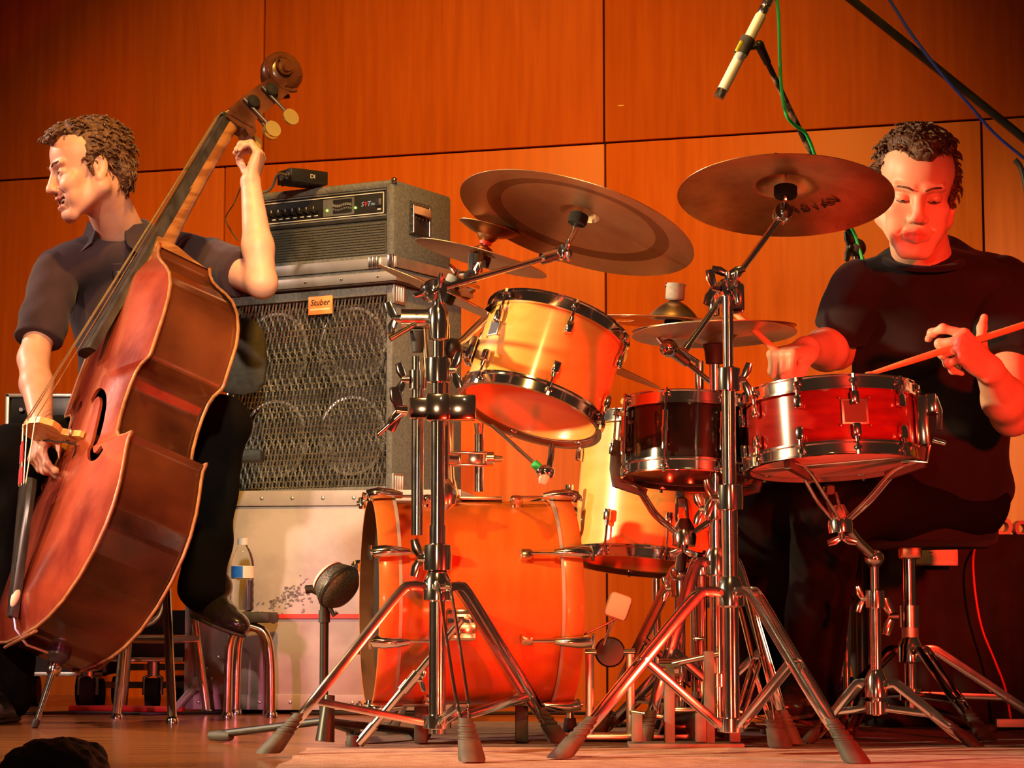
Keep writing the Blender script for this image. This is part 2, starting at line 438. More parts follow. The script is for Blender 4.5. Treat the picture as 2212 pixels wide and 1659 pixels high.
M['bridge'] = mat('bridge_maple', (.62, .30, .085), .42, col2=(.72, .38, .12), scale=60, detail=6)
M['string'] = mat('wound_string', (.55, .40, .22), .3, .9, col2=(.65, .48, .26), scale=300)
M['string_red'] = mat('red_silk', (.65, .012, .015), .5, col2=(.5, .01, .01), scale=80)
M['brass'] = mat('brass', (.82, .56, .16), .26, .7, rvar=.08, scale=30)
M['wax'] = mat('white_wax', (.80, .70, .50), .5, col2=(.70, .60, .42), scale=40, bump=.4)
M['skin'] = mat('fair_skin', (.66, .325, .215), .46, col2=(.72, .385, .265), scale=26, detail=6, bump=.05, bscale=160, sss=0.0, spec=.45)
M['skin2'] = mat('fair_skin_drummer', (.62, .30, .20), .46, col2=(.68, .355, .24), scale=26, detail=6, bump=.05, bscale=160, sss=0.0, spec=.45)
M['lips'] = mat('lips', (.50, .15, .11), .4, col2=(.55, .19, .14), scale=60)
M['mouth'] = mat('mouth_inside', (.10, .015, .012), .6, col2=(.13, .02, .015), scale=50)
M['teeth'] = mat('teeth', (.80, .72, .60), .3, col2=(.76, .68, .55), scale=60)
M['eye'] = mat('eye_white', (.72, .66, .60), .2, col2=(.70, .62, .56), scale=60)
M['iris'] = mat('iris', (.03, .035, .04), .15, col2=(.05, .05, .05), scale=200)
M['hair'] = mat('brown_hair', (.050, .020, .008), .42, col2=(.20, .095, .040), scale=70, stretch=(1, 1, 1), detail=6, lo=.3, hi=.72, bump=.9, bscale=190, spec=.5)
M['hair2'] = mat('dark_brown_hair', (.035, .014, .007), .45, col2=(.15, .065, .030), scale=70, detail=6, lo=.3, hi=.75, bump=.9, bscale=190)
M['hair_black'] = mat('black_hair', (.012, .008, .006), .6, col2=(.02, .013, .01), scale=90, bump=.8, bscale=220)
M['shirt'] = mat('plum_black_shirt', (.030, .017, .022), .85, col2=(.048, .027, .033), scale=9, detail=6, bump=.35, bscale=16, sheen=.1, spec=.2)
M['tee'] = mat('black_tee', (.012, .008, .009), .95, col2=(.019, .012, .013), scale=9, detail=6, bump=.35, bscale=14, sheen=.05, spec=.15)
M['trousers'] = mat('black_trousers', (.0035, .003, .003), 1.0, col2=(.006, .005, .005), scale=9, bump=.4, bscale=18, spec=.08)
M['shoe'] = mat('black_shoe_leather', (.012, .010, .010), .22, col2=(.02, .016, .015), scale=30, coat=.4)
M['plastic_clear'] = mat('clear_plastic', (.95, .95, .95), .05, trans=1.0, ior=1.15, spec=.6)
M['water'] = mat('water', (.93, .95, .96), .0, trans=1.0, ior=1.2)
M['white_plastic'] = mat('white_plastic', (.80, .78, .75), .4, col2=(.74, .72, .69), scale=30)
M['label_blue'] = mat('blue_label', (.015, .14, .75), .4, col2=(.03, .20, .85), scale=30)
M['seat_vinyl'] = mat('grey_black_vinyl', (.050, .046, .040), .6, col2=(.075, .068, .058), scale=60, bump=.15)
M['stick'] = mat('hickory', (.70, .36, .16), .5, col2=(.62, .30, .12), scale=16, stretch=(1, 1, 1))
M['cloth_black'] = mat('black_table_cloth', (.012, .007, .008), .95, col2=(.020, .011, .012), scale=14, bump=.4, bscale=12)
M['paper'] = mat('paper', (.82, .76, .72), .7, col2=(.78, .72, .68), scale=40)
M['green_cable'] = mat('green_cable', (.02, .62, .16), .45, col2=(.02, .55, .14), scale=30)
M['blue_cable'] = mat('blue_cable', (.012, .03, .26), .45, col2=(.02, .04, .30), scale=30)
M['black_cable'] = mat('black_cable', (.012, .010, .010), .5, col2=(.018, .015, .014), scale=30)
M['grey_cable'] = mat('grey_cable', (.16, .16, .15), .5, col2=(.2, .2, .19), scale=30)
M['mic_silver'] = mat('satin_nickel', (.90, .89, .86), .40, .1, rvar=.06, scale=30)
M['mic_mesh'] = mat('mic_grille', (.06, .05, .045), .5, .6, col2=(.12, .10, .08), scale=220, bump=.6)
M['yellow'] = mat('yellow_band', (.80, .66, .04), .5, col2=(.74, .6, .04), scale=30)
M['pink_paint'] = mat('pale_edge', (.75, .50, .50), .5, col2=(.7, .45, .45), scale=30)
M['boom'] = mat('scuffed_boom_paint', (.012, .010, .010), .45, col2=(.42, .22, .15), scale=22, stretch=(1, 1, .6), detail=6, lo=.50, hi=.62)
# ---------------------------------------------------------------- the setting
_e = lambda px, py: (P(px, py, 1.0)[2] - CAMZ)
ZJ = 7.87 * _e(936, 331.6)
WA = P(0, 390, ZJ / _e(0, 390)); WB = P(2212, 252, ZJ / _e(2212, 252)); ZJ += CAMZ
WT = nz([WB[0] - WA[0], WB[1] - WA[1], 0]); WN = np.array([WT[1], -WT[0], 0])      # along the wall, out of the wall
def wall_t(px):
    d = P(px, 331.6, 1.0) - np.array([0, 0, CAMZ]); t = np.dot(WA - [0, 0, CAMZ], WN) / np.dot(d[:2], WN[:2])
    return np.dot((d * t)[:2] - WA[:2], WT[:2])
WO = np.array([WA[0], WA[1], 0.0])
mb = MB(); mb.box(WO + WT * 1.75 - WN * .07 + np.array([0, 0, 2.2]), (4.6, .05, 2.35), (WT, WN, np.array([0, 0, 1.0])))
wall = mb.build('wall_back', M['joint'], None, 30, kind='structure')
wall['label'] = 'orange timber veneer wall of large panels behind the stage'
gap = .0035; ZU_ = np.array([0, 0, 1.0])
tu = [-3.0, wall_t(30) - 1.0, wall_t(568), wall_t(1305), wall_t(2290), 6.5]
tl = [-3.0, wall_t(-330), wall_t(486), wall_t(1307), wall_t(2121), wall_t(2950), 6.5]
for ts, z0, z1 in ((tu, ZJ + gap, 4.5), (tl, -.1, ZJ - gap)):
    for a, b in zip(ts[:-1], ts[1:]):
        if b - a < .05: continue
        mb = MB(); mb.box(WO + WT * (a + b) / 2 - WN * .010 + np.array([0, 0, (z0 + z1) / 2]), ((b - a) / 2 - gap, .010, (z1 - z0) / 2), (WT, WN, np.array([0, 0, 1.0])), .002)
        mb.build('panel', M['wall'], wall)
e0 = P(1341, 221, 7.62); MB().ball(WO + WT * wall_t(1341) + ZU_ * e0[2] + WN * .0002, (.012, .0012, .0022), (WT, WN, ZU_), 12, 6).build('nick', M['cream'], wall)
mb = MB(); mb.box((0, 6.6, -.04), (5.2, 3.0, .04)); mb.build('floor', M['floor'], None, 30, kind='structure')
mb = MB(); mb.box((0, 3.62, -.79), (5.2, .02, .75)); mb.build('trim_1', M['black_matte'], None, 30, kind='structure')
mb = MB(); mb.box((0, -1.0, -1.58), (6, 5.0, .04)); mb.build('floor_hall', M['hall_floor'], None, 30, kind='structure')

def rug(name, x0, x1, y0, y1, z, m, label):
    mb = MB(); nx, ny = 40, 10; g = []
    for j in range(ny + 1):
        for i in range(nx + 1):
            x = x0 + (x1 - x0) * i / nx; y = y0 + (y1 - y0) * j / ny
            g.append((x + .006 * math.sin(9 * y + j), y + .006 * math.sin(7 * x), z + .0012 * (1 + math.sin(13 * x + 5 * y) * math.cos(11 * y))))
    top = [(j * (nx + 1) + i, j * (nx + 1) + i + 1, (j + 1) * (nx + 1) + i + 1, (j + 1) * (nx + 1) + i) for j in range(ny) for i in range(nx)]
    mb.add(g, top)
    ed = [i for i in range(nx + 1)] + [(j) * (nx + 1) + nx for j in range(1, ny + 1)] + [ny * (nx + 1) + i for i in range(nx - 1, -1, -1)] + [j * (nx + 1) for j in range(ny - 1, 0, -1)]
    o = len(mb.v); mb.v += [(g[i][0], g[i][1], .0003) for i in ed]; n = len(ed)
    mb.f += [(ed[(q + 1) % n], ed[q], o + q, o + (q + 1) % n) for q in range(n)]
    return tag(mb.build(name, m, None, 60), label, 'rug')
rug('rug', -.425, 1.55, 3.95, 4.86, .006, M['rug'], 'pale flat rug along the stage front under the cymbal stand feet')
rug('drum_mat', -.36, 1.65, 4.875, 6.1, .004, M['rug_dark'], 'dark carpet mat under the bass drum and pedals')

# ---------------------------------------------------------------- amplifier stack
TH = math.radians(29); RD = np.array([math.cos(TH), -math.sin(TH), 0]); BK = np.array([math.sin(TH), math.cos(TH), 0]); ZU = np.array([0, 0, 1.0])
YC = 6.85
cr = P(846, 1065, YC); cab_z0 = cr[2]; cab_z1 = P(846, 612, YC)[2]; CORN = np.array([cr[0], cr[1], 0])      # near right corner
def AP(r, b, z): return CORN - RD * r + BK * b + ZU * z                                                     # r leftwards, b backwards
# large flight case below
TH2 = math.radians(7); RD2 = np.array([math.cos(TH2), -math.sin(TH2), 0]); BK2 = np.array([math.sin(TH2), math.cos(TH2), 0])
c0 = P(400, 1520, 6.72); CL = np.array([c0[0], c0[1], 0]); cw, cd = .80, .62; cz0, cz1 = .012, cab_z0 - .002
def CP(r, b, z): return CL + RD2 * r + BK2 * b + ZU * z
t = thing('flight_case', CP(cw / 2, cd / 2, 0), 'large scuffed grey flight case with riveted edges under the speaker cabinet', 'case')
ax2 = (RD2, BK2, ZU)
MB().box(CP(cw / 2, cd / 2, (cz0 + cz1) / 2), (cw / 2, cd / 2, (cz1 - cz0) / 2), ax2, .006).build('body', M['case'], t)
for z, h in ((cz1 - .022, .022), (cz0 + .022, .022)):
    e = MB().box(CP(cw / 2, -.003, z), (cw / 2 + .002, .004, h), ax2, .001).build('edge_strip', M['case'], t)
    for q in range(9):
        MB().ball(CP(.04 + q * .09, -.007, z), (.006, .003, .006), ax2, 8, 6).build('rivet', M['alu'], e)
MB().box(CP(.012, -.003, (cz0 + cz1) / 2), (.014, .004, (cz1 - cz0) / 2), ax2, .001).build('edge_strip', M['case'], t)
MB().box(CP(.045, -.0045, .10), (.0018, .003, .075), ax2).build('seam_strip', M['case_scuff'], t)
mb = MB(); mb.path([CP(-.02, -.012, .015), CP(.01, -.014, .05), CP(.045, -.014, .085)], .021, 10, flat=(1, .5)); cl = mb.build('corner_clamp', M['case'], t)
MB().tube(CP(.05, -.035, .088), CP(.05, -.01, .088), .022).build('clamp_pivot', M['case'], cl)
MB().box(CP(.36, -.0055, P(640, 1331, 6.7)[2]), (.165, .0015, .0065), ax2).build('red_tape_strip', M['red_tape'], t, label='red tape line')
for q, (a, z) in enumerate([(.06, .13), (.10, .16), (.075, .10), (.13, .07), (.055, .055), (.16, .19)]):
    MB().ball(CP(a, -.002, z), (.006, .002, .006), ax2, 8, 6).build('rivet', M['alu'], t)
mb = MB()
for q in range(110):
    a = .30 + random.gauss(0, .040); z = P(640, 1292, 6.7)[2] + random.gauss(0, .02) + (a - .30) * .35
    an = random.uniform(-.5, .8); l = random.uniform(.0015, .0065)
    mb.box(CP(a, -.0015, z), (l, .0006, random.uniform(.0008, .0028)), (nz(RD2 * math.cos(an) + ZU * math.sin(an)), BK2, nz(ZU * math.cos(an) - RD2 * math.sin(an))))
mb.build('scuff_marks', M['case_scuff'], t, 0, kind='stuff')
# speaker cabinet
cabW, cabD = .60, .41; zc = (cab_z0 + cab_z1) / 2; zh = (cab_z1 - cab_z0) / 2; axc = (RD, BK, ZU)
t = thing('speaker_cabinet', AP(cabW / 2, cabD / 2, cab_z0), 'grey carpeted bass speaker cabinet with expanded metal grille', 'speaker')
mb = MB()
for r0, r1, z0, z1 in ((0, .022, cab_z0, cab_z1), (cabW - .022, cabW, cab_z0, cab_z1), (.022, cabW - .022, cab_z1 - .032, cab_z1), (.022, cabW - .022, cab_z0, cab_z0 + .022)):
    mb.box(AP((r0 + r1) / 2, cabD / 2, (z0 + z1) / 2), ((r1 - r0) / 2, cabD / 2, (z1 - z0) / 2), axc, .004)
mb.box(AP(cabW / 2, cabD / 2 + .02, zc), (cabW / 2 - .02, cabD / 2 - .03, zh - .02), axc)
mb.build('cabinet_shell', M['tolex'], t)
MB().box(AP(cabW / 2, .045, zc), (cabW / 2 - .022, .006, zh - .024), axc).build('baffle', M['black_matte'], t)
def speaker(r, z, rad):
    s = MB().lathe([(rad, 0), (rad, .008), (rad * .93, .012), (rad * .88, .004), (rad * .82, .010), (rad * .32, -.030), (rad * .30, -.02), (rad * .18, -.008), (0, -.004)], AP(r, .038, z), -BK, 40).build('speaker_cone', M['speaker_cone'], t)
    MB().lathe([(rad * 1.02, .002), (rad * 1.02, .011), (rad * .95, .013), (rad * .95, .002)], AP(r, .038, z), -BK, 40).build('cone_rim', M['alu'], s)
for sr, sz, rad in ((.16, zc + .135, .118), (.16, zc - .135, .118), (.44, zc + .135, .118), (.44, zc - .135, .118)): speaker(sr, sz, rad)
MB().box(AP(.30, .030, zc - .05), (.03, .01, .10), axc, .004).build('horn_slot', M['black_matte'], t)
# expanded-metal mesh: slanted strands joined in one part
mb = MB(); gw, gz = cabW - .044, 2 * zh - .054; g0 = cab_z0 + .022
np_ = 44; pitch = gw / np_; slope = .42
def strand(r0, z0, r1, z1, th):
    a = AP(.022 + r0, .012, g0 + z0); b = AP(.022 + r1, .012, g0 + z1); d = nz(b - a); s = nz(np.cross(d, BK))
    f = .0020
    mb.add([a + s * th - BK * f, b + s * th - BK * f, b - s * th + BK * f, a - s * th + BK * f], [(0, 1, 2, 3), (3, 2, 1, 0)])
k = int(gz / slope / pitch) + 2
for q in range(-k, np_ + k):
    pts = []
    r0 = q * pitch
    for z in np.linspace(0, gz, 33):
        wob = .0030 * math.sin(z * 2 * math.pi / .030 + q * math.pi)
        pts.append((r0 + (gz - z) * .22 + wob, z))
    for (ra, za), (rb, zb) in zip(pts[:-1], pts[1:]):
        if 0 < ra < gw and 0 < rb < gw: strand(ra, za, rb, zb, .0018)
for z in np.arange(.004, gz, .0165):
    for q in range(np_ - 1):
        ra = (q + .25 + .5 * (int(z / .0165) % 2)) * pitch
        if ra + pitch * .7 < gw: strand(ra, z, ra + pitch * .62, z + .0045, .0013)
mb.build('grille', M['grille_metal'], t, 0, kind='stuff', label='expanded steel mesh grille')
pc = P(657, 651, 6.80); r_ = np.dot(CORN - np.array([pc[0], pc[1], 0]), RD); zpl = P(657, 651, 6.88)[2]
o = AP(.255, -.004, zpl); pl = MB().box(o, (.043, .004, .028), axc, .002).build('name_plate', M['orange_plate'], t, label='orange maker plate')
text_mesh('Stuber', .026, o - BK * .0048 + ZU * .008, RD, ZU, -BK, 'lettering', M['ink'], pl, .0006, .25)
MB().box(o - BK * .0042 - ZU * .0125, (.036, .0006, .0028), axc).build('cream_bar', M['cream'], pl)
for z in (cab_z0 + .03, cab_z1 - .03):
    c = MB().box(AP(-.003, .03, z), (.004, .032, .030), axc, .003).build('corner_protector', M['alu'], t)
    for q in range(4): MB().box(AP(-.008, .012 + q * .013, z), (.0015, .0016, .022), axc).build('ridge', M['steel'], c)
# tray / lid of a road case between cabinet and amplifier
lz0 = cab_z1 + .001; lz1 = P(866, 556, YC)[2]; LW = .66; LD = .46
def LP(r, b, z): return AP(r - .025, b - .025, z)
t = thing('case_lid', LP(LW / 2, LD / 2, lz0), 'flat silver road case lid with aluminium edging between amplifier and cabinet', 'case')
MB().box(LP(LW / 2, LD / 2, (lz0 + lz1) / 2), (LW / 2 - .004, LD / 2 - .004, (lz1 - lz0) / 2), axc, .003).build('body', M['tolex'], t)
lm = (lz0 + lz1) / 2
for z, h in (((lz1 + lm) / 2 + .002, (lz1 - lm) / 2 - .003), ((lz0 + lm) / 2 - .001, (lz1 - lm) / 2 - .005)):
    MB().box(LP(LW / 2, .000, z), (LW / 2, .003, h), axc, .001).build('edge_strip', M['alu'], t)
    MB().box(LP(.000, LD / 2, z), (.003, LD / 2, h), axc, .001).build('edge_strip', M['alu'], t)
for q in range(5): MB().ball(LP(.06 + q * .13, -.004, (lz0 + lm) / 2), (.005, .003, .005), axc, 8, 6).build('rivet', M['steel'], t)
lt = MB().box(LP(.012, -.006, (lz1 + lm) / 2 + .002), (.010, .006, .022), axc, .003).build('latch', M['chrome_soft'], t)
for q in range(3): MB().box(LP(.055 + q * .014, -.008, (lz1 + lm) / 2 + .004), (.004, .006, .016), axc, .002).build('latch_bar', M['chrome_soft'], lt)
# amplifier head in its rack sleeve
hz0 = lz1 + .001; hz1 = P(888, 386, YC)[2]; HW = .55; HD = .34
def HP(r, b, z): return AP(r - .002, b, z)
t = thing('bass_amplifier', HP(HW / 2, HD / 2, hz0), 'grey carpeted bass amplifier head with knobs and black control panel', 'amplifier')
hh = hz1 - hz0
mb = MB()
mb.box(HP(.014, HD / 2, hz0 + hh / 2), (.016, HD / 2, hh / 2), axc, .012)
mb.box(HP(HW - .014, HD / 2, hz0 + hh / 2), (.016, HD / 2, hh / 2), axc, .012)
mb.box(HP(HW / 2, HD / 2, hz1 - .013), (HW / 2, HD / 2, .013), axc, .010)
mb.box(HP(HW / 2, HD / 2, hz0 + .006), (HW / 2 - .02, HD / 2, .006), axc, .003)
mb.box(HP(HW / 2, HD / 2 + .05, hz0 + hh / 2), (HW / 2 - .02, HD / 2 - .06, hh / 2 - .015), axc)
mb.build('rack_sleeve', M['tolex'], t)
IW = HW - .062
gz1 = hz0 + hh * .50
MB().box(HP(HW / 2, .020, (hz0 + .012 + gz1) / 2), (IW / 2 - .004, .006, (gz1 - hz0 - .012) / 2), axc).build('grille_panel', M['grille_cloth'], t)
for q in range(12):
    z = hz0 + .020 + q * (gz1 - hz0 - .03) / 11
    MB().box(HP(HW / 2, .0125, z), (IW / 2 - .006, .0015, .0028), axc, .001).build('grille_rib', M['grille_cloth'], t)
pz0, pz1 = gz1 + .014, hz1 - .030; pm = (pz0 + pz1) / 2; ph = (pz1 - pz0) / 2
MB().box(HP(HW / 2, .016, gz1 + .006), (IW / 2, .008, .006), axc, .002).build('trim_bar', M['black_matte'], t)
for z in (pz0 - .001, pz1 + .003): MB().box(HP(HW / 2, .008, z), (IW / 2, .0015, .0022), axc).build('trim_line', M['silver_cloth'], t)
MB().box(HP(HW / 2, .012, gz1 + .003), (IW / 2, .0015, .0016), axc).build('trim_line', M['silver_cloth'], t)
pnl = MB().box(HP(HW / 2, .016, pm), (IW / 2, .007, ph), axc, .002).build('control_panel', M['black'], t)
for z in (pm - ph + .006, pm + ph - .006): MB().box(HP(HW / 2, .008, z), (IW / 2 - .010, .001, .0014), axc).build('panel_outline', M['white_print'], pnl)
for r in (.041, HW - .041): MB().box(HP(r, .008, pm), (.0013, .001, ph - .006), axc).build('panel_outline', M['white_print'], pnl)
for q in range(7):
    c = HP(.285 + q * .026, .006, pm - .002)
    kn = MB().lathe([(.0105, -.004), (.0105, .006), (.008, .012), (0, .012)], c, -BK, 16).build('knob', M['black'], t)
    MB().box(c - BK * .0125 + ZU * .005, (.0008, .0008, .004), axc).build('pointer', M['white_print'], kn)
    MB().box(HP(.285 + q * .026, .0085, pm - .020), (.007, .0006, .0016), axc).build('marking', M['white_print'], pnl)
eq = MB().box(HP(.202, .0085, pm), (.056, .001, ph - .011), axc).build('equaliser_panel', M['grey_panel'], t)
MB().box(HP(.188, .0072, pm + .001), (.034, .0006, ph - .016), axc).build('slider_slots', M['black'], eq)
for q in range(9):
    zz = pm + .004 + .0025 * math.sin(q * .8)
    MB().box(HP(.158 + q * .0075, .005, zz), (.0022, .003, .0040), axc).build('slider', M['silver_cloth'], eq)
    MB().box(HP(.158 + q * .0075, .006, zz - .011), (.0016, .001, .003), axc).build('slider_mark', M['silver_cloth'], eq)
for r in (.243, .140): MB().ball(HP(r, .006, pm - .008), .0034, None, 10, 8).build('led', M['led'], t, label='lit green indicator')
for s, r, m_ in (('S', .117, 'blue_print'), ('V', .105, 'red_print'), ('T', .094, 'blue_print')):
    text_mesh(s, .021, HP(r, .0082, pm), RD, ZU, -BK, 'lettering', M[m_], pnl, .0004, .2)
text_mesh('PRO', .010, HP(.077, .0082, pm - .002), RD, ZU, -BK, 'lettering', M['blue_print'], pnl, .0004, .2)
sw = MB().box(HP(.058, .007, pm + .002), (.011, .003, .012), axc, .002).build('power_switch', M['black_matte'], t)
MB().box(HP(.052, .0055, pm + .004), (.004, .002, .009), axc, .001).build('switch_rocker', M['grey_panel'], sw)
MB().box(HP(.057, .0085, pm - .019), (.006, .0006, .002), axc).build('marking', M['white_print'], pnl)
MB().ball(HP(-.001, .001, hz1 - .004), .009, None, 10, 8).build('corner_protector', M['brass_soft'], t)
# recessed side handle
hy, hz_ = .145, hz0 + hh * .56
hb = MB().box(HP(-.0035, hy, hz_), (.003, .062, .052), axc, .002).build('handle_plate', M['tolex_dark'], t)
MB().box(HP(-.0065, hy, hz_ - .022), (.002, .046, .026), axc, .002).build('handle_recess', M['black_matte'], hb)
MB().path([HP(-.008, hy - .046, hz_ + .026), HP(-.022, hy - .02, hz_ + .022), HP(-.024, hy + .02, hz_ + .020), HP(-.010, hy + .046, hz_ + .022)], .013, 10, flat=(.45, 1.0)).build('strap', M['leather'], hb)
for q in range(6):
    for z in (hz_ + .045, hz_ + .004): MB().ball(HP(-.008, hy - .050 + q * .020, z), .0036, None, 8, 6).build('stud', M['brass_soft'], hb)
for z in (hz_ + .03, hz_ - .02, hz_ - .046):
    for yy in (-.057, .057): MB().ball(HP(-.008, hy + yy, z), .0036, None, 8, 6).build('stud', M['brass_soft'], hb)
for yy in (-.057, .057): MB().tube(HP(-.010, hy + yy * .82, hz_ + .04), HP(-.010, hy + yy * .82, hz_ - .045), .003).build('frame_rod', M['steel'], hb)
# direct box on top
db = P(650, 399, 6.98); TD = math.radians(-34); r3 = np.array([math.cos(TD), -math.sin(TD), 0]); b3 = np.array([math.sin(TD), math.cos(TD), 0])
t = thing('direct_box', (db[0], db[1], hz1 + .001), 'small black direct box with cable socket on top of the amplifier', 'box')
bc = np.array([db[0] + .005, db[1], hz1 + .003 + .022]); ax3 = (r3, b3, ZU)
MB().box(bc, (.064, .045, .021), ax3, .003).build('body', M['black'], t)
for q in (-.022, .015): MB().tube(bc - r3 * .066 + b3 * q, bc - r3 * .062 + b3 * q, .012).build('socket', M['steel'], t)
text_mesh('DI', .018, bc - b3 * .0455 + r3 * .01, r3, ZU, -b3, 'lettering', M['white_print'], t, .0004)
for q in range(4): MB().ball(bc - ZU * .0215 + r3 * .05 * (1 if q % 2 else -1) + b3 * .035 * (1 if q < 2 else -1), .0035, None, 8, 6).build('foot', M['rubber'], t)
s0 = bc - r3 * .068 - b3 * .022
c = spline([s0, s0 - r3 * .03 - ZU * .002, P(585, 408, 6.95), P(552, 425, 6.95), P(530, 470, 6.95), P(522, 545, 6.98)], 8)
o = MB().path(c, .0042, 8).build('patch_cable', M['grey_cable'], None); tag(o, 'grey patch cable curving down from the direct box', 'cable')
c = spline([P(522, 400, 7.1), P(505, 440, 7.1), P(488, 470, 7.05), P(500, 500, 7.05), P(515, 520, 7.05)], 8)
o = MB().path(c, .0020, 6).build('thin_wire', M['black_cable'], None); tag(o, 'thin black wire looping behind the amplifier', 'cable')

# black road case behind the bass player on the left, with grey frame
t = thing('equipment_rack', (-1.62, 7.15, 0), 'black equipment rack with grey aluminium frame at the left edge', 'rack')
ra = P(12, 850, 7.0); rz1 = ra[2]; rx0 = ra[0]
MB().box((rx0 + .16, 7.22, rz1 / 2 + .05), (.155, .20, rz1 / 2 - .052), None, .004).build('body', M['black_matte'], t)
for a, b in (((0, 0), (.32, 0)),): pass
for x0, x1, z0, z1 in ((rx0, rx0 + .32, rz1 - .012, rz1), (rx0, rx0 + .012, .1, rz1), (rx0 + .308, rx0 + .32, .1, rz1), (rx0, rx0 + .32, .1, .112)):
    MB().box(((x0 + x1) / 2, 7.01, (z0 + z1) / 2), ((x1 - x0) / 2, .012, (z1 - z0) / 2), None, .002).build('frame_bar', M['alu'], t)
for q in range(5):
    u_ = MB().box((rx0 + .16, 7.012, rz1 - .06 - q * .115), (.143, .008, .05), None, .003).build('rack_unit', M['black'], t)
    for w_ in range(3): MB().lathe([(.009, 0), (.009, .010), (.006, .014), (0, .014)], (rx0 + .05 + w_ * .035, 7.003, rz1 - .05 - q * .115), (0, -1, 0), 12).build('knob', M['chrome_soft'], u_)
for sx in (0.03, .29):
    for sy in (7.06, 7.38): MB().tube((rx0 + sx - .012, sy, .045), (rx0 + sx + .012, sy, .045), .045, seg=20).build('caster', M['rubber'], t)
# low dolly with caster behind the double bass
t = thing('equipment_dolly', (-1.16, 7.0, 0), 'low black equipment dolly with caster and pale slats behind the stool', 'dolly')
d0 = P(150, 1420, 6.95); d1 = P(398, 1420, 6.95)
MB().box(((d0[0] + d1[0]) / 2, 7.15, d0[2] + .07), ((d1[0] - d0[0]) / 2, .2, .07), None, .004).build('body', M['black_matte'], t)
MB().box(((d0[0] + d1[0]) / 2, 6.94, d0[2] - .006), ((d1[0] - d0[0]) / 2, .02, .007), None, .002).build('front_rail', M['brass_soft'], t)
for zz in (d0[2] - .035, d0[2] - .09): MB().box(((d0[0] + d1[0]) / 2, 7.24, zz), ((d1[0] - d0[0]) / 2, .012, .010), None, .001).build('slat', M['white_plastic'], t)
for px in (190, 330):
    w_ = P(px, 1490, 6.97)
    cs = MB().tube((w_[0] - .018, 6.97, .048), (w_[0] + .018, 6.97, .048), .047, seg=24).build('caster', M['rubber'], t)
    MB().path([(w_[0] - .026, 6.97, .045), (w_[0] - .026, 6.97, .095), (w_[0], 6.98, .108), (w_[0] + .026, 6.97, .095), (w_[0] + .026, 6.97, .045)], .006, 8).build('fork', M['steel'], cs)
    MB().tube((w_[0], 6.98, .10), (w_[0], 6.98, d0[2]), .018).build('stem', M['steel'], cs)
for px in (180, 385):
    w_ = P(px, 1490, 7.3); MB().tube((w_[0] - .018, 7.3, .048), (w_[0] + .018, 7.3, .048), .047, seg=20).build('caster', M['rubber'], t)
o = MB().path([P(150, 1519, 6.78) * [1, 1, 0] + [0, 0, .012], P(280, 1521, 6.76) * [1, 1, 0] + [0, 0, .012], P(396, 1520, 6.70) * [1, 1, 0] + [0, 0, .012]], .010, 8).build('floor_cable', M['red_tape'], None)  # red of this tube stands in for red light along the floor
tag(o, 'thick cable on the floor behind the stool, red light put into its colour', 'cable')
# ---------------------------------------------------------------- double bass
BW = np.array([.5043, -.8444, .1807]); BU = np.array([.2250, .3305, .9166]); BN = np.array([-.8337, -.4216, .3567])
BO = np.array([-1.157, 5.927, .188]) + BW * .02
BD = .106
def B(a, b, h): return BO + a * BW + b * BU + h * BN
OUT = [(0.0, 0.0), (.10, .003), (.18, .016), (.26, .044), (.33, .092), (.38, .150), (.408, .212), (.415, .265), (.406, .325), (.386, .380), (.364, .428),
       (.355, .458), (.364, .476), (.318, .480), (.268, .490), (.236, .514), (.220, .556), (.212, .605), (.214, .650), (.226, .685), (.250, .702), (.298, .709), (.304, .716),
       (.304, .77), (.304, .83), (.294, .885), (.270, .935), (.230, .98), (.175, 1.02), (.118, 1.055), (.075, 1.085), (.050, 1.112), (.042, 1.134)]
_ob = np.array([q[1] for q in OUT]); _oa = np.array([q[0] for q in OUT])
def half(b): return float(np.interp(b, _ob, _oa))
def backh(b): return -BD + .055 * max(0.0, (b - .84) / .29) ** 1.3
bs = sorted(set([q[1] for q in OUT] + list(np.linspace(.02, 1.12, 60)) + [.001, .004]))
NX = 28
def plate(hfun, over, th, sgn):
    rings = []
    xs = [math.sin(math.pi / 2 * (2 * i / NX - 1)) for i in range(NX + 1)]
    rows_o, rows_i = [], []
    for b in bs:
        a = half(b) + over
        ro, ri = [], []
        for s in xs:
            bb = b + (over * (1 if b > 1 else -1) if (b < .003 or b > 1.13) else 0)
            h = hfun(s, b)
            ro.append(B(s * a, bb, h)); ri.append(B(s * a, bb, h - sgn * th))
        rows_o.append(ro); rows_i.append(ri)
    nr, nc = len(bs), NX + 1
    v = [p for r in rows_o for p in r] + [p for r in rows_i for p in r]; off = nr * nc; f = []
    for r in range(nr - 1):
        for c in range(NX):
            q = (r * nc + c, r * nc + c + 1, (r + 1) * nc + c + 1, (r + 1) * nc + c)
            f.append(q if sgn > 0 else q[::-1]); f.append(tuple(off + x for x in (q[::-1] if sgn > 0 else q)))
    edge = [r * nc for r in range(nr)]; edge2 = [r * nc + NX for r in range(nr)]
    per = [c for c in range(nc)] + edge2[1:] + [(nr - 1) * nc + c for c in range(NX - 1, -1, -1)] + edge[-2:0:-1]
    n = len(per)
    for q in range(n):
        a, b2 = per[q], per[(q + 1) % n]
        f.append((a, off + a, off + b2, b2) if sgn > 0 else (b2, off + b2, off + a, a))
    return v, f
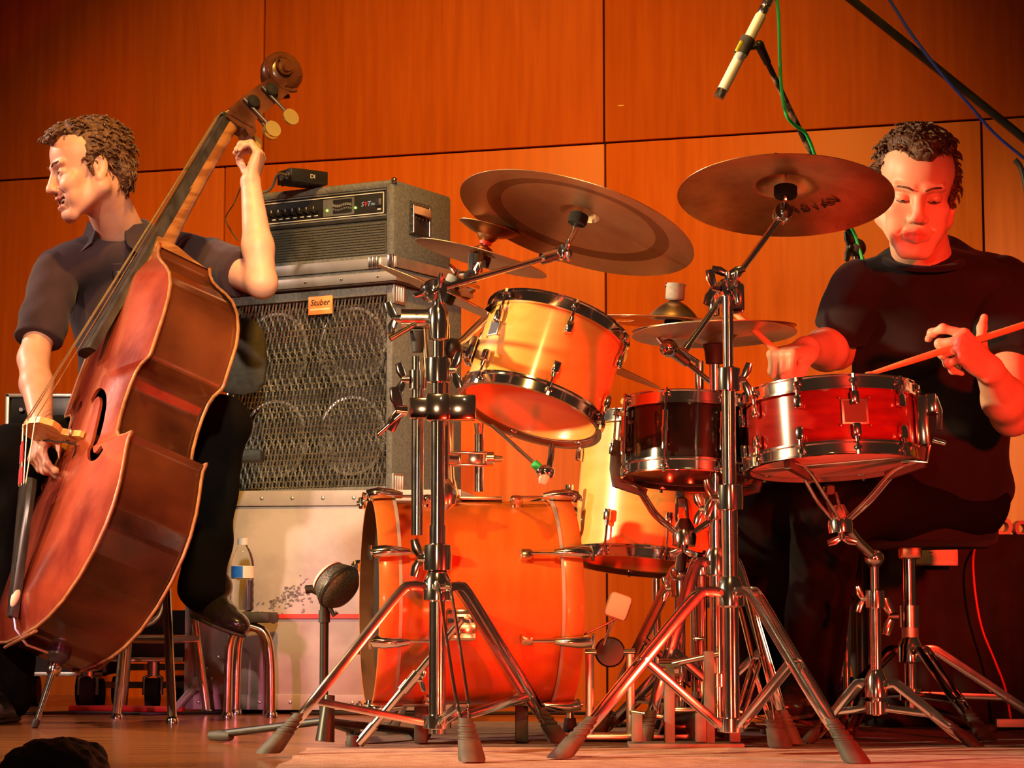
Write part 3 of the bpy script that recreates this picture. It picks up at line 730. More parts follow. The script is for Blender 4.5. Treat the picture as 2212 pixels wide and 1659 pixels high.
def arch(s, b):
    e = max(0.0, 1 - abs(s)); d = min(1.0, b / .10, (1.134 - b) / .12)
    x = min(1.0, e / .85) * d if d > 0 else 0
    lip = .004 * (1 if abs(s) > .93 else 0)
    return BD + .034 * (math.sin(min(1, max(0, x)) * math.pi / 2) ** 1.5) + .003 + lip * 0
bass = thing('double_bass', B(0, -.2, 0), 'old reddish brown double bass leaning across the seated player', 'double bass')
v, f = plate(arch, .009, .008, 1)
top = mesh_obj('top_plate', v, f, [M['bass_top']], None, 40)
# f-holes are cut right through the top
def f_hole(sg):
    ctr = [(.045, .640), (.062, .657), (.088, .655), (.112, .632), (.126, .596), (.139, .548), (.152, .502), (.168, .462), (.192, .443), (.216, .446), (.230, .462)]
    wd = [.014, .0165, .0110, .0130, .0165, .0180, .0165, .0130, .0110, .0165, .014]
    pts = spline([np.array([a, b, 0]) for a, b in ctr], 5); n = len(pts)
    ww = np.interp(np.linspace(0, 1, n), np.linspace(0, 1, len(wd)), wd)
    m = MB(); L_, R_ = [], []
    for q in range(n):
        tdir = nz(pts[min(n - 1, q + 1)] - pts[max(0, q - 1)]); nn = np.array([-tdir[1], tdir[0], 0])
        L_.append(pts[q] + nn * ww[q]); R_.append(pts[q] - nn * ww[q])
    poly = [(sg * p[0], p[1]) for p in L_ + R_[::-1]]
    rings = [[B(x, y, .085) for x, y in poly], [B(x, y, .165) for x, y in poly]]
    n2 = len(poly); vs = rings[0] + rings[1]; fs = []
    for q in range(n - 1):
        a, b_, c_, d_ = q, q + 1, n2 - 2 - q, n2 - 1 - q
        fs += [(a, b_, c_, d_), tuple(n2 + x for x in (d_, c_, b_, a))]
    for q in range(n2): fs.append((q, n2 + q, n2 + (q + 1) % n2, (q + 1) % n2))
    return mesh_obj('f_cutter', vs, fs, M['ebony'], None, 0)
def apply_mods(o):
    dg = bpy.context.evaluated_depsgraph_get(); me = bpy.data.meshes.new_from_object(o.evaluated_get(dg))
    o.modifiers.clear(); o.data = me
import bmesh
def fix_normals(o):
    bm = bmesh.new(); bm.from_mesh(o.data); bmesh.ops.remove_doubles(bm, verts=bm.verts, dist=1e-6)
    bmesh.ops.recalc_face_normals(bm, faces=bm.faces); bm.to_mesh(o.data); bm.free()
fix_normals(top)
for sg in (1, -1):
    c = f_hole(sg); fix_normals(c)
    md = top.modifiers.new('f', 'BOOLEAN'); md.operation = 'DIFFERENCE'; md.object = c; md.solver = 'EXACT'
    apply_mods(top); bpy.data.objects.remove(c)
top.data.shade_smooth(); top.data.set_sharp_from_angle(angle=math.radians(40))
adopt(top, bass); top['label'] = 'worn red front with two f-holes'
v, f = plate(lambda s, b: backh(b) - .002 - .010 * max(0, 1 - abs(s)) ** .5, .009, .006, -1)
mesh_obj('back_plate', v, f, M['bass_rib'], bass, 40)
mb = MB()
for sg in (1, -1):
    ptsr = [(sg * half(b) * 1.0 - sg * .004, b) for b in bs]
    r0 = [B(a, b, BD + .002) for a, b in ptsr]; rm = [B(a, b, (BD + backh(b)) / 2) for a, b in ptsr]; r1 = [B(a, b, backh(b)) for a, b in ptsr]
    n = len(r0); mb.add(r0 + rm + r1, [(q, q + 1, n + q + 1, n + q) for q in range(n - 1)] + [(n + q, n + q + 1, 2 * n + q + 1, 2 * n + q) for q in range(n - 1)])
mb.add([B(-.045, 1.134, BD), B(.045, 1.134, BD), B(.045, 1.134, backh(1.134)), B(-.045, 1.134, backh(1.134))], [(0, 1, 2, 3)])
mb.build('ribs', M['bass_rib'], bass, 50)
for hf, nm in ((lambda b: BD + .0005, 'top'), (lambda b: backh(b) + .003, 'back')):                 # worn pale edges
    for sg in (1, -1):
        MB().path([B(sg * (half(b) + .0085), b, hf(b)) for b in bs], .0042, 8).build('edge_binding', M['bass_edge'], bass)
MB().path([B(s_ * .12, -.0095 + .0, BD + .0005) for s_ in (-1, 0, 1)], .0042, 8).build('edge_binding', M['bass_edge'], bass)
# neck, fingerboard
NUT_B, NUT_H = 1.606, .048
def strh(b): return .272 + (b - .53) * (NUT_H + .003 - .272) / (NUT_B - .53)
def fb_h(b): return strh(b) - .004 - .012 * (NUT_B - b) / .85
rings = []
for b in np.linspace(.78, NUT_B, 14):
    hw = .021 + (.043 - .021) * (NUT_B - b) / .83; hs = fb_h(b); ring = []
    for q in range(9):
        s = q / 4 - 1; ring.append(B(s * hw, b, hs - .012 * s * s * (hw / .043)))
    th = .020
    ring += [B(hw * .96, b, hs - .012 - th), B(-hw * .96, b, hs - .012 - th)]
    rings.append(ring)
MB().ring_loft(rings).build('fingerboard', M['ebony'], bass, 35, label='black fingerboard')
rings = []
for b, wv, tk in ((1.06, .045, .075), (1.10, .040, .080), (1.134, .034, .066), (1.17, .031, .050), (1.24, .029, .042), (1.40, .026, .036), (1.53, .0235, .033), (1.575, .023, .034), (1.61, .024, .036)):
    h0 = fb_h(b) - .028; ring = []
    for q in range(13):
        a = math.pi * q / 12; ring.append(B(wv * math.cos(a), b, h0 - tk * math.sin(a) ** .8))
    rings.append(ring)
MB().ring_loft(rings).build('neck', M['flame_maple'], bass, 50, label='flamed amber neck')
MB().ring_loft([[B(x * .038, b, h) for x, h in ((-1, fb_h(1.10) - .03), (1, fb_h(1.10) - .03), (.8, hh_), (-.8, hh_))] for b, hh_ in ((1.085, .03), (1.12, -.03), (1.139, -.055), (1.150, .0), (1.165, .05))]).build('neck_heel', M['flame_maple'], bass, 50)
MB().box(B(0, NUT_B + .004, NUT_H - .006), (.022, .005, .009), (BW, BU, BN), .002).build('nut', M['ebony'], bass)
# pegbox and scroll
pbx = [(1.600, .036), (1.64, .030), (1.69, .006), (1.745, -.026), (1.790, -.058), (1.765, -.118), (1.71, -.086), (1.655, -.058), (1.628, -.046), (1.600, -.060), (1.580, -.056), (1.578, -.042), (1.592, -.026), (1.590, -.008)]
pg = MB().prism([(b, h) for b, h in pbx], B(-.029, 0, 0), BU, BN, BW, .058).build('pegbox', M['dark_maple'], bass, 30)
for sg in (1, -1):
    MB().path([B(sg * .030, 1.612, .030), B(sg * .030, 1.607, -.045)], .0035, 8).build('moulding', M['dark_maple'], pg)
sc = (1.828, -.086)
def SPI(t, r, w): return B(w, sc[0] + r * math.cos(t), sc[1] + r * math.sin(t))
scr = MB().lathe([(0, -.045), (.012, -.045), (.017, -.036), (.036, -.032), (.050, -.026), (.060, -.016), (.062, 0), (.060, .016), (.050, .026), (.036, .032), (.017, .036), (.012, .045), (0, .045)], B(0, sc[0], sc[1]), BW, 40, hint=BU).build('scroll', M['dark_maple'], bass, 40)
for sg in (1, -1):
    pts = [SPI(-2.3 - q * .17 * 1, .066 * (1 - q / 82.0) - .0052 * q / 8, sg * (.024 + .020 * q / 74)) for q in range(74)]
    MB().path(pts, [.0065 - .003 * q / 74 for q in range(74)], 8).build('volute', M['dark_maple'], scr)
    # throat joining pegbox to scroll
MB().ring_loft([[B(sx * wv, b + db, h + dh) for sx, db, dh in ((-1, -.03, .022), (1, -.03, .022), (1, .008, -.024), (-1, .008, -.024))] for b, h, wv, db_ in ((1.765, -.072, .029, 0), (1.800, -.095, .030, 0), (1.828, -.112, .030, 0))]).build('throat', M['dark_maple'], pg, 40)
for k_, (b, h) in enumerate(((1.650, -.002), (1.678, -.022), (1.708, -.040), (1.740, -.062))):
    sg = 1 if k_ % 2 else -1
    tn = MB().lathe([(.020, 0), (.020, .010), (.016, .016), (0, .017)], B(sg * .030, b, h), BW * sg, 24).build('tuning_gear', M['black'], bass)
    bdir = nz(-BN * .97 - BU * .42)
    p0 = B(sg * .036, b, h) + nz(BU * .42 - BN * .4) * -.016
    MB().path([p0 - bdir * .02, p0 + bdir * .075], .0045, 10).build('tuning_shaft', M['steel'], tn)
    kc = p0 + bdir * .098; sd = nz(np.cross(bdir, BW))
    rings = [[kc + sd * (.0225 * math.cos(a)) + bdir * (.025 * math.sin(a)) + BW * w_ for a in [2 * math.pi * q / 20 for q in range(20)]] for w_ in (-.0035, .0035)]
    MB().ring_loft(rings).build('tuning_key', M['brass'], tn, 30, label='brass leaf-shaped tuning key')
# bridge, tailpiece, strings, endpin
brp = [(-.085, 0), (-.085, .012), (-.062, .028), (-.048, .050), (-.066, .066), (-.075, .085), (-.062, .118), (-.03, .133), (0, .137), (.03, .133), (.062, .118), (.075, .085), (.066, .066), (.048, .050), (.062, .028), (.085, .012), (.085, 0), (.045, 0), (.036, .018), (.0, .034), (-.036, .018), (-.045, 0)]
brh = BD + .036
br = MB().prism([(a, h) for a, h in brp], B(0, .522, brh), BW, BN, BU, .017).build('bridge', M['bridge'], bass, 30, label='pale maple bridge')
for sg in (1, -1):
    MB().lathe([(.011, -.003), (.012, 0), (.011, .003)], B(sg * .058, .5305, brh + .030), BN, 18, True).build('height_adjuster', M['steel'], br)
tpc = [(-.040, .385), (-.043, .36), (-.030, .22), (-.019, .06), (-.014, .035), (.014, .035), (.019, .06), (.030, .22), (.043, .36), (.040, .385)]
def tph(b): return .145 + (b - .035) * .22
mb = MB(); n = len(tpc)
mb.ring_loft([[B(a, b, tph(b) - .012) for a, b in tpc], [B(a, b, tph(b)) for a, b in tpc], [B(a * .8, b, tph(b) + .010) for a, b in tpc]])
mb.build('tailpiece', M['ebony'], bass, 30, label='tapered black tailpiece')
MB().path([B(0, .05, tph(.04)), B(0, .01, BD + .020), B(0, -.016, BD - .02), B(0, -.015, .02)], .0045, 8).build('tail_gut', M['steel'], bass)
for k_ in range(4):
    ab, an, at = (-.048, -.016, .016, .048)[k_], (-.0165, -.0055, .0055, .0165)[k_], (-.026, -.009, .009, .026)[k_]
    hb = brh + np.interp(abs(ab), [0, .03, .062], [.137, .133, .118]) + .001
    s_ = MB().path([B(ab, .530, hb), B(an, NUT_B + .003, NUT_H + .0035)], .0019 - .0002 * k_, 6).build('string', M['string'], bass)
    MB().path([B(an, NUT_B + .003, NUT_H + .0035), B(an * 1.0, 1.66, -.002)], .0016, 6).build('string_end', M['string'], s_)
    MB().path([B(ab, .530, hb), B(at, .372, tph(.372) + .012)], .0019, 6).build('afterlength', M['string'], s_)
    if k_ < 2:
        a0 = B(ab, .530, hb); a1 = B(at, .372, tph(.372) + .012)
        for u0, u1 in ((.28, .62), (.70, .97)): MB().path([a0 + (a1 - a0) * u0, a0 + (a1 - a0) * u1], .0034, 8).build('red_silk', M['string_red'], s_)
MB().path(spline([B(-.03, .525, brh + .05), B(.0, .505, brh + .075), B(.04, .50, brh + .055), B(.075, .50, brh + .012), B(.05, .47, brh + .0)], 6), .0022, 6).build('pickup_wire', M['black_cable'], bass)
MB().ball(B(.012, .085, BD + .05), (.013, .03, .011), (BW, BU, BN), 14, 10).build('wax_lump', M['wax'], bass)
MB().lathe([(.030, .012), (.030, -.012), (.022, -.022), (.018, -.030), (0, -.030)], B(0, -.004, 0), BU, 20).build('endpin_collar', M['ebony'], bass)
tt = BO[2] / BU[2]
MB().lathe([(.017, 0), (.019, -.008), (.019, -.022), (.015, -.030), (0, -.030)], B(0, -.034, 0), BU, 18).build('endpin_ring', M['chrome'], bass)
MB().path([B(0, -.05, 0), B(0, -(tt - .022), 0)], [.0105, .0075], 12).build('endpin', M['chrome'], bass, label='shiny steel endpin')
MB().lathe([(.0085, .022), (.0095, .012), (.007, .001), (0, .001)], B(0, -tt, 0), BU, 12).build('endpin_tip', M['rubber'], bass)
# ---------------------------------------------------------------- people
def basis(face, up=(0, 0, 1), roll=0.0):
    """columns: the person's own right, forward (face), up"""
    y = nz(face); z = np.asarray(up, float); z = nz(z - y * z.dot(y)); x = np.cross(y, z)
    if roll:
        a = math.radians(roll); x, z = x * math.cos(a) + z * math.sin(a), z * math.cos(a) - x * math.sin(a)
    return np.stack([x, y, z], 1)

def head_prims(c, R, s=1.0, smile=False, lidded=False):
    c = np.asarray(c, float)
    T = lambda p: c + s * (R @ np.asarray(p, float))
    def E_(p, r, k=.012, op='+', rot=None):
        RR = R if rot is None else R @ rot
        return ell(T(p), np.asarray(r) * s, RR, k, op)
    def C_(a, b, ra, rb=None, k=.012, op='+'):
        return cap(T(a), T(b), ra * s, (ra if rb is None else rb) * s, k, op)
    q = [E_((0, -.018, .048), (.074, .097, .082)), E_((0, .020, .045), (.066, .070, .072), .03),
         E_((0, .038, -.030), (.057, .052, .074), .03)]
    for sx in (-1, 1):
        q += [C_((sx * .058, -.008, -.050), (sx * .022, .064, -.100), .019, .017, .022),
              C_((sx * .060, -.008, -.050), (sx * .064, -.006, .0), .016, .014, .02),
              E_((sx * .043, .060, -.022), (.023, .022, .019), .016),
              E_((sx * .038, .062, -.055), (.020, .020, .030), .02)]
        if smile: q += [E_((sx * .036, .076, -.034), (.020, .016, .017), .010)]
    q += [E_((0, .076, -.102), (.021, .016, .016), .014), C_((-.018, .066, -.110), (.018, .066, -.110), .012, None, .014)]
    # brow, eye sockets, lids
    for sx in (-1, 1):
        q += [C_((sx * .013, .0885, .022), (sx * .046, .078, .026), .0090, .0075, .010)]
        q += [E_((sx * .031, .097, .003), (.0185, .0175, .0125), .008, '-')]
        q += [E_((sx * .0315, .0745, .003), (.0150, .0140, .0125), .003)]
        if not lidded: q += [E_((sx * .0315, .0885, .0015), (.0105, .0040, .0030 if smile else .0042), .0015, '-')]
        else: q += [C_((sx * .021, .0865, -.003), (sx * .042, .0825, -.004), .0012, None, .0015, '-')]
    # nose
    q += [C_((0, .086, .016), (0, .104, -.026), .0085, .0115, .010), E_((0, .108, -.034), (.0125, .0120, .0105), .008)]
    for sx in (-1, 1):
        q += [E_((sx * .0135, .098, -.038), (.0085, .0105, .0085), .006), E_((sx * .007, .104, -.0455), (.0038, .005, .003), .003, '-')]
    # mouth
    if smile:
        q += [E_((0, .076, -.066), (.032, .021, .024), .014)]
        for sx in (-1, 1):
            q += [E_((sx * .041, .066, -.030), (.021, .020, .018), .012)]
            q += [C_((sx * .038, .068, -.0535), (sx * .016, .090, -.0590), .0048, .0058, .005), C_((sx * .016, .090, -.0590), (0, .0945, -.0600), .0058, .0060, .005),
                  C_((sx * .037, .068, -.0600), (sx * .016, .086, -.0810), .0048, .0062, .005), C_((sx * .016, .086, -.0810), (0, .0905, -.0850), .0062, .0070, .005)]
            q += [C_((0, .095, -.0715), (sx * .020, .086, -.0690), .0085, .0080, .003, '-'), C_((sx * .020, .088, -.0690), (sx * .037, .074, -.0570), .0080, .0028, .003, '-')]
            q += [C_((sx * .017, .097, -.036), (sx * .032, .086, -.046), .0020, .0024, .005, '-'), C_((sx * .032, .086, -.046), (sx * .045, .070, -.062), .0024, .0030, .006, '-')]
            q += [C_((sx * .050, .068, -.004), (sx * .060, .052, -.010), .0012, .0010, .003, '-'), C_((sx * .050, .070, .004), (sx * .061, .053, .006), .0012, .0010, .003, '-')]
    else:
        q += [E_((0, .076, -.068), (.026, .0185, .020), .014)]
        q += [C_((-.023, .084, -.0685), (0, .0945, -.0640), .0048, .0062, .005), C_((.023, .084, -.0685), (0, .0945, -.0640), .0048, .0062, .005),
              C_((-.020, .085, -.0755), (0, .0935, -.0780), .0052, .0072, .005), C_((.020, .085, -.0755), (0, .0935, -.0780), .0052, .0072, .005)]
        q += [C_((-.024, .092, -.0705), (.024, .092, -.0705), .0014, None, .0015, '-')]
        for sx in (-1, 1): q += [C_((sx * .019, .094, -.044), (sx * .034, .080, -.070), .0014, .0018, .004, '-')]
    # ears
    for sx in (-1, 1):
        rt = np.array([[1, 0, 0], [0, math.cos(.22), -math.sin(.22)], [0, math.sin(.22), math.cos(.22)]])
        q += [E_((sx * .0745, -.012, -.004), (.0085, .0185, .0315), .004, '+', rt), E_((sx * .0835, -.008, .0), (.0055, .0105, .0195), .004, '-', rt),
              E_((sx * .076, -.002, -.006), (.006, .005, .008), .003), E_((sx * .0755, -.004, -.031), (.0075, .0105, .0095), .005)]
    return q, T

def arm_chain(sh, el, wr, s=1.0):
    return [cap(sh, el, .052 * s, .040 * s, .02), cap(el, el + (wr - el) * .35, .041 * s, .043 * s, .02), cap(el + (wr - el) * .35, wr, .043 * s, .027 * s, .02),
            ell(wr, (.024 * s, .024 * s, .024 * s), None, .015)]

def hand_prims(w, f, p, side, curls, thumb, s=1.0, spread=0.0):
    """w wrist, f along the palm, p out of the palm; side +1 left hand, -1 right; curls per finger (three bends, degrees); thumb: three directions in (f, t, p)"""
    f = nz(f); p = nz(np.asarray(p, float) - f * np.dot(p, f)); t = np.cross(p, f) * side
    L = lambda a, b, c: w + s * (a * f + b * t + c * p)
    q = []
    offs = (.030, .010, -.0105, -.030); ln = ((.043, .027, .021), (.047, .030, .022), (.043, .028, .021), (.034, .021, .018)); rr = (.0088, .0090, .0086, .0076)
    for k in range(4):
        kn = L(.088 - .003 * (k - 1) ** 2, offs[k], -.002); q.append(cap(L(.006, offs[k] * .55, 0), kn, .0150 * s, .0118 * s, .012))
        d = f + t * spread * (1.5 - k) * .5; d = nz(d); a = 0; cur = kn
        for j in range(3):
            a += math.radians(curls[k][j]); dd = nz(d * math.cos(a) + p * math.sin(a)); nx = cur + dd * ln[k][j] * s
            q.append(cap(cur, nx, rr[k] * s * (1.08 - .08 * j), rr[k] * s * (1.02 - .10 * j), .0045)); q.append(ell(cur, np.full(3, rr[k] * s * 1.12), None, .005)); cur = nx
    q.append(ell(L(.045, .0, .002), (.040 * s, .036 * s, .0145 * s), np.stack([f, t, p], 1), .012))
    q.append(ell(L(.030, .024, .010), (.030 * s, .017 * s, .015 * s), np.stack([f, t, p], 1), .012))
    cur = L(.018, .022, .006)
    for j, (dv, l_, r0, r1) in enumerate(zip(thumb, (.042, .034, .027), (.0140, .0110, .0098), (.0112, .0098, .0080))):
        dd = nz(dv[0] * f + dv[1] * t + dv[2] * p); nx = cur + dd * l_ * s; q.append(cap(cur, nx, r0 * s, r1 * s, .008)); cur = nx
    return q

def wav(sx, amp, seed):
    a = np.random.default_rng(seed).uniform(0, 6.28, 12)
    def fn(X, Y, Z):
        return (amp * (np.sin(sx * X + .7 * sx * Z + a[0]) * np.sin(sx * .9 * Z - .5 * sx * X + a[1] + 2 * np.sin(sx * .4 * Y + a[2])) + .6 * np.sin(1.9 * sx * Z + 1.3 * sx * Y + a[3]) * np.sin(1.7 * sx * X + a[4]))).astype(np.float32)
    return fn

def biggest(v, f):
    par = np.arange(len(v))
    for _ in range(60):                                           # label spreading: each vertex takes the smallest label around it
        new = par.copy()
        for a in range(4): np.minimum.at(new, f[:, a], par[f].min(1))
        new = new[new]
        if (new == par).all(): break
        par = new
    lab = par[f[:, 0]]; u, n = np.unique(lab, return_counts=True); f = f[lab == u[n.argmax()]]
    used = np.unique(f); mp = np.full(len(v), -1); mp[used] = np.arange(len(used)); return v[used], mp[f]

def hair_tufts(verts, faces, c, n, ln, seed, up=(0, 0, 1), fwd=(0, -1, 0), r=.0035, keep=None):
    g = np.random.default_rng(seed); out = []
    m = MB(); idx = g.choice(len(verts) if keep is None else np.nonzero(keep)[0], n)
    for i in idx:
        p = verts[i]; nn = nz(p - c); tg = nz(np.cross(nn, g.normal(size=3))); flow = nz(np.asarray(fwd) + .6 * g.normal(size=3)); flow = nz(flow - nn * flow.dot(nn))
        L = ln * g.uniform(.5, 1.2)
        a = p - nn * .003; b = p + nn * .0022 + flow * L * .35; d = p + nn * .0020 + flow * L * .75 + tg * L * .12; e = p - nn * .002 + flow * L + tg * L * .28
        m.path([a, b, d, e], [r, r * .95, r * .7, r * .15], 5)
    return np.array(m.v), m.f

def build_body(parent, prims, boxes, skin, lipfn=None):
    vs, fs, o = [], [], 0
    for lo, hi, vox in boxes:
        v, f = sdf_mesh(prims, vox, lo, hi); vs.append(v); fs.append(f + o); o += len(v)
    v = np.concatenate(vs); f = np.concatenate(fs)
    ob = mesh_obj('body', v, f.tolist(), [skin, M['lips'], M['mouth']], parent, 180)
    if lipfn is not None:
        ctr = v[f].mean(1); mi = lipfn(ctr).astype(np.int32)
        ob.data.polygons.foreach_set('material_index', mi)
    return ob

def box_of(pts, pad):
    pts = np.array(pts); return pts.min(0) - pad, pts.max(0) + pad

def shoe(parent, heel, toe, up, m=None, w=.046):
    d = nz(toe - heel); L = np.linalg.norm(toe - heel); u = nz(np.asarray(up, float) - d * np.dot(up, d)); s = np.cross(d, u); Rm = np.stack([s, d, u], 1)
    q = [ell(heel + d * .06 + u * .045, (w * .86, .070, .050), Rm, .02), ell(heel + d * L * .68 + u * .030, (w, L * .33, .034), Rm, .03), cap(heel + d * .045 + u * .05, heel + d * .05 + u * .10, .042, .046, .02),
         cap(heel + d * .03 + u * .04, heel + d * L * .6 + u * .035, .040, .036, .02), cut(heel + u * .008, -u, .004)]
    q[-1] = cut(heel + u * .004, -u)
    v, f = sdf_mesh(q, .005); o = mesh_obj('shoe', v, f.tolist(), M['shoe'], parent, 180)
    q2 = [ell(heel + d * .05 + u * .006, (w * .82, .058, .012), Rm, .01), ell(heel + d * L * .66 + u * .005, (w * 1.02, L * .35, .010), Rm, .02), cap(heel + d * .04 + u * .008, heel + d * L * .5 + u * .008, .030, .030, .01), cut(heel + u * .0, -u), cut(heel + u * .014, u)]
    v, f = sdf_mesh(q2, .005); mesh_obj('sole', v, f.tolist(), M['rubber'], o, 180)
    return o

def eyes(parent, T, R, s, gaze, lid=False):
    for sx in (-1, 1):
        c = T((sx * .0315, .0745, .003))
        e = MB().ball(c, .0136 * s, None, 16, 12).build('eye', M['eye'], parent, 180)
        g = nz(R @ np.asarray(gaze, float))
        MB().ball(c + g * .0100 * s, (.0062 * s, .0062 * s, .0042 * s), frame(g), 14, 8).build('iris', M['iris'], e, 180)

# ================================================================ bass player
hs = 1.07
HC = P(192, 372, 6.30); HR = basis((-.90, -.42, -.20), (-.10, 0, 1), 0)
hp, HT = head_prims(HC, HR, hs, smile=True)
nb = P(262, 505, 6.46)
sR = P(122, 585, 6.42); sL = P(452, 560, 6.60)
eL = P(566, 612, 6.37); wL = P(541, 392, 6.43)
eR = P(72, 775, 6.30); wR = P(92, 935, 6.10)
chest = P(280, 640, 6.56); belly = P(300, 800, 6.60); hipc = P(318, 945, 6.66)
hipL = P(392, 950, 6.62); hipR = P(240, 950, 6.62); knL = P(470, 918, 6.28); anL = P(436, 1275, 6.22); knR = P(30, 985, 6.22); anR = P(22, 1500, 6.16)
bsk = list(hp)
bsk += [cap(HT((0, -.022, -.045)), nb, .057 * hs, .066, .025), cap(nb - [0, -.03, .06], (sR * .6 + nb * .4) - [0, -.03, .05], .045, .036, .02), cap(nb - [0, -.03, .06], (sL * .6 + nb * .4) - [0, -.03, .05], .045, .036, .02)]
bsk += [ell(chest, (.13, .075, .15), None, .05), ell(belly, (.145, .10, .15), None, .05), ell(hipc, (.155, .11, .12), None, .05)]
bsk += arm_chain(sR, eR, wR) + arm_chain(sL, eL, wL)
for h_, k_, a_ in ((hipL, knL, anL), (hipR, knR, anR)): bsk += [cap(h_, k_, .078, .052, .03), cap(k_, a_, .050, .036, .02)]
fL = nz(P(556, 322, 6.45) - wL)
hL = hand_prims(wL, fL + np.array([.10, 0, .0]), (-1, .10, .05), 1, ((62, 58, 40), (58, 60, 40), (52, 62, 42), (48, 64, 44)), ((.55, .45, .70), (.75, .05, .75), (.9, 0, .5)), 1.0)
hR_ = hand_prims(wR, nz(P(78, 1000, 6.03) - wR), (.55, .35, -.25), -1, ((28, 38, 30), (40, 45, 32), (48, 50, 35), (52, 52, 35)), ((.6, .55, .35), (.9, .2, .35), (1, .0, .3)), 1.0)
bsk += hL + hR_
hl, hh2 = box_of([HT((0, 0, .13)), HT((0, .12, 0)), HT((0, -.12, 0)), HT((.09, 0, 0)), HT((-.09, 0, 0)), nb], .035)
hl[2] = nb[2] - .10
al, ah = box_of([sL * .35 + eL * .65, eL, wL, wL + fL * .11], .065); bl_, bh_ = box_of([sR * .4 + eR * .6, eR, wR, P(78, 1000, 6.03)], .062)
tl_, th_ = box_of([hipR, hipL, knL, knR, anL, anR, chest, sR, sL], .10)
th_[2] = hl[2] + .02
def lip1(c):
    l = (c - HC) @ HR / hs; mi = np.zeros(len(c))
    up_ = ((l[:, 0] / .034) ** 2 + ((l[:, 2] + .060 + .012 * (l[:, 0] / .03) ** 2 * -1) / .0062) ** 2 < 1) & (l[:, 1] > .070)
    lo_ = ((l[:, 0] / .030) ** 2 + ((l[:, 2] + .083 - .012 * (l[:, 0] / .028) ** 2) / .0065) ** 2 < 1) & (l[:, 1] > .072)
    mi[up_ | lo_] = 1
    ins = (np.abs(l[:, 0]) < .027) & (np.abs(l[:, 2] + .070) < .011) & (l[:, 1] > .05) & (l[:, 1] < .087); mi[ins] = 2
    return mi
pl1 = thing('person', (hipc[0], hipc[1], .0), 'seated man in dark shirt and black trousers playing the double bass, smiling sideways', 'person')
build_body(pl1, bsk, [(hl, hh2, .0026), (al, ah, .0034), (bl_, bh_, .0034), (tl_, th_, .012)], M['skin'], lip1)
eyes(pl1, HT, HR, hs, (.05, 1, -.05))
MB().path([HT((-.021, .077, -.0655)), HT((-.012, .083, -.0655)), HT((0, .0855, -.0655)), HT((.012, .083, -.0655)), HT((.021, .077, -.0655))], .0040, 8, flat=(1, 1)).build('teeth', M['teeth'], pl1)
for sx in (-1, 1):
    MB().path([HT((sx * .013, .0985, .0225)), HT((sx * .028, .0960, .0285)), HT((sx * .043, .0865, .0295)), HT((sx * .053, .0755, .0235))], [.0018, .0024, .0022, .0010], 8).build('eyebrow', M['hair'], pl1)
    MB().path([HT((sx * .019, .0860, .0008)), HT((sx * .026, .0892, .0038)), HT((sx * .035, .0882, .0040)), HT((sx * .044, .0815, .0005))], [.0008, .0016, .0016, .0008], 6).build('eyelash', M['hair'], pl1)
# hair
def hair_solid(T, R, s, kind):
    e = lambda p, r, k=.012, op='+': ell(T(p), np.asarray(r) * s, R, k, op)
    q = [e((0, -.030, .056), (.083, .098, .087)), e((0, -.080, -.010), (.066, .036, .058), .02), e((0, .030, .105), (.060, .055, .032), .02)]
    for sx in (-1, 1): q += [e((sx * .070, .004, .014), (.0125, .018, .042), .01)]
    if kind == 1: q += [e((0, .074, .100), (.045, .026, .017), .012), e((-.02, .088, .088), (.020, .014, .012), .01)]
    else: q += [e((-.008, .072, .092), (.034, .026, .018), .012), e((.0, .030, .112), (.06, .055, .020), .015)]
    q += [e((0, .112, .020), (.078, .058, .062), .008, '-')]
    for sx in (-1, 1):
        q += [e((sx * .052, .082, .070), (.024, .050, .034), .010, '-'), e((sx * .084, -.010, -.010), (.020, .022, .036), .006, '-'), e((sx * .066, .062, -.02), (.03, .040, .08), .006, '-')]
    return q
hq = hair_solid(HT, HR, hs, 1)
v, f = biggest(*sdf_mesh(hq, .0034, noise=wav(150, .0018, 3)))
tv, tf = hair_tufts(v, f, HC - np.array([0, 0, .03]), 760, .022, 5, fwd=(.45, .2, -.55), keep=((v - HC) @ HR[:, 1] < .035) | ((v - HC) @ HR[:, 2] > .10))
mesh_obj('hair', np.concatenate([v, tv]), f.tolist() + [tuple(i + len(v) for i in q) for q in tf], M['hair'], pl1, 180, label='short tousled brown hair')
# shirt: body, short sleeves, collar, placket
hemR = sR + (eR - sR) * .80; hemL = sL + (eL - sL) * .62
sh = [ell(chest, (.185, .120, .20), None, .05), ell(belly, (.178, .125, .18), None, .06), ell(hipc + np.array([0, 0, .03]), (.185, .14, .115), None, .06),
      cap(nb + np.array([.0, .012, -.035]), sR + np.array([0, 0, -.010]), .070, .068, .05), cap(nb + np.array([0, .012, -.035]), sL + np.array([0, 0, -.010]), .070, .070, .05),
      cap(sR + np.array([0, 0, -.012]), hemR + nz(eR - sR) * .05, .072, .066, .03), cap(sL + np.array([0, 0, -.012]), hemL + nz(eL - sL) * .05, .074, .068, .03)]
def shirt_mesh(prims, cuts, vox, nse, m, parent, name, label=None):
    v, f = sdf_mesh(prims + cuts, vox, noise=nse)
    o = mesh_obj(name, v, f.tolist(), m, parent, 180)
    if label: o['label'] = label
    return o
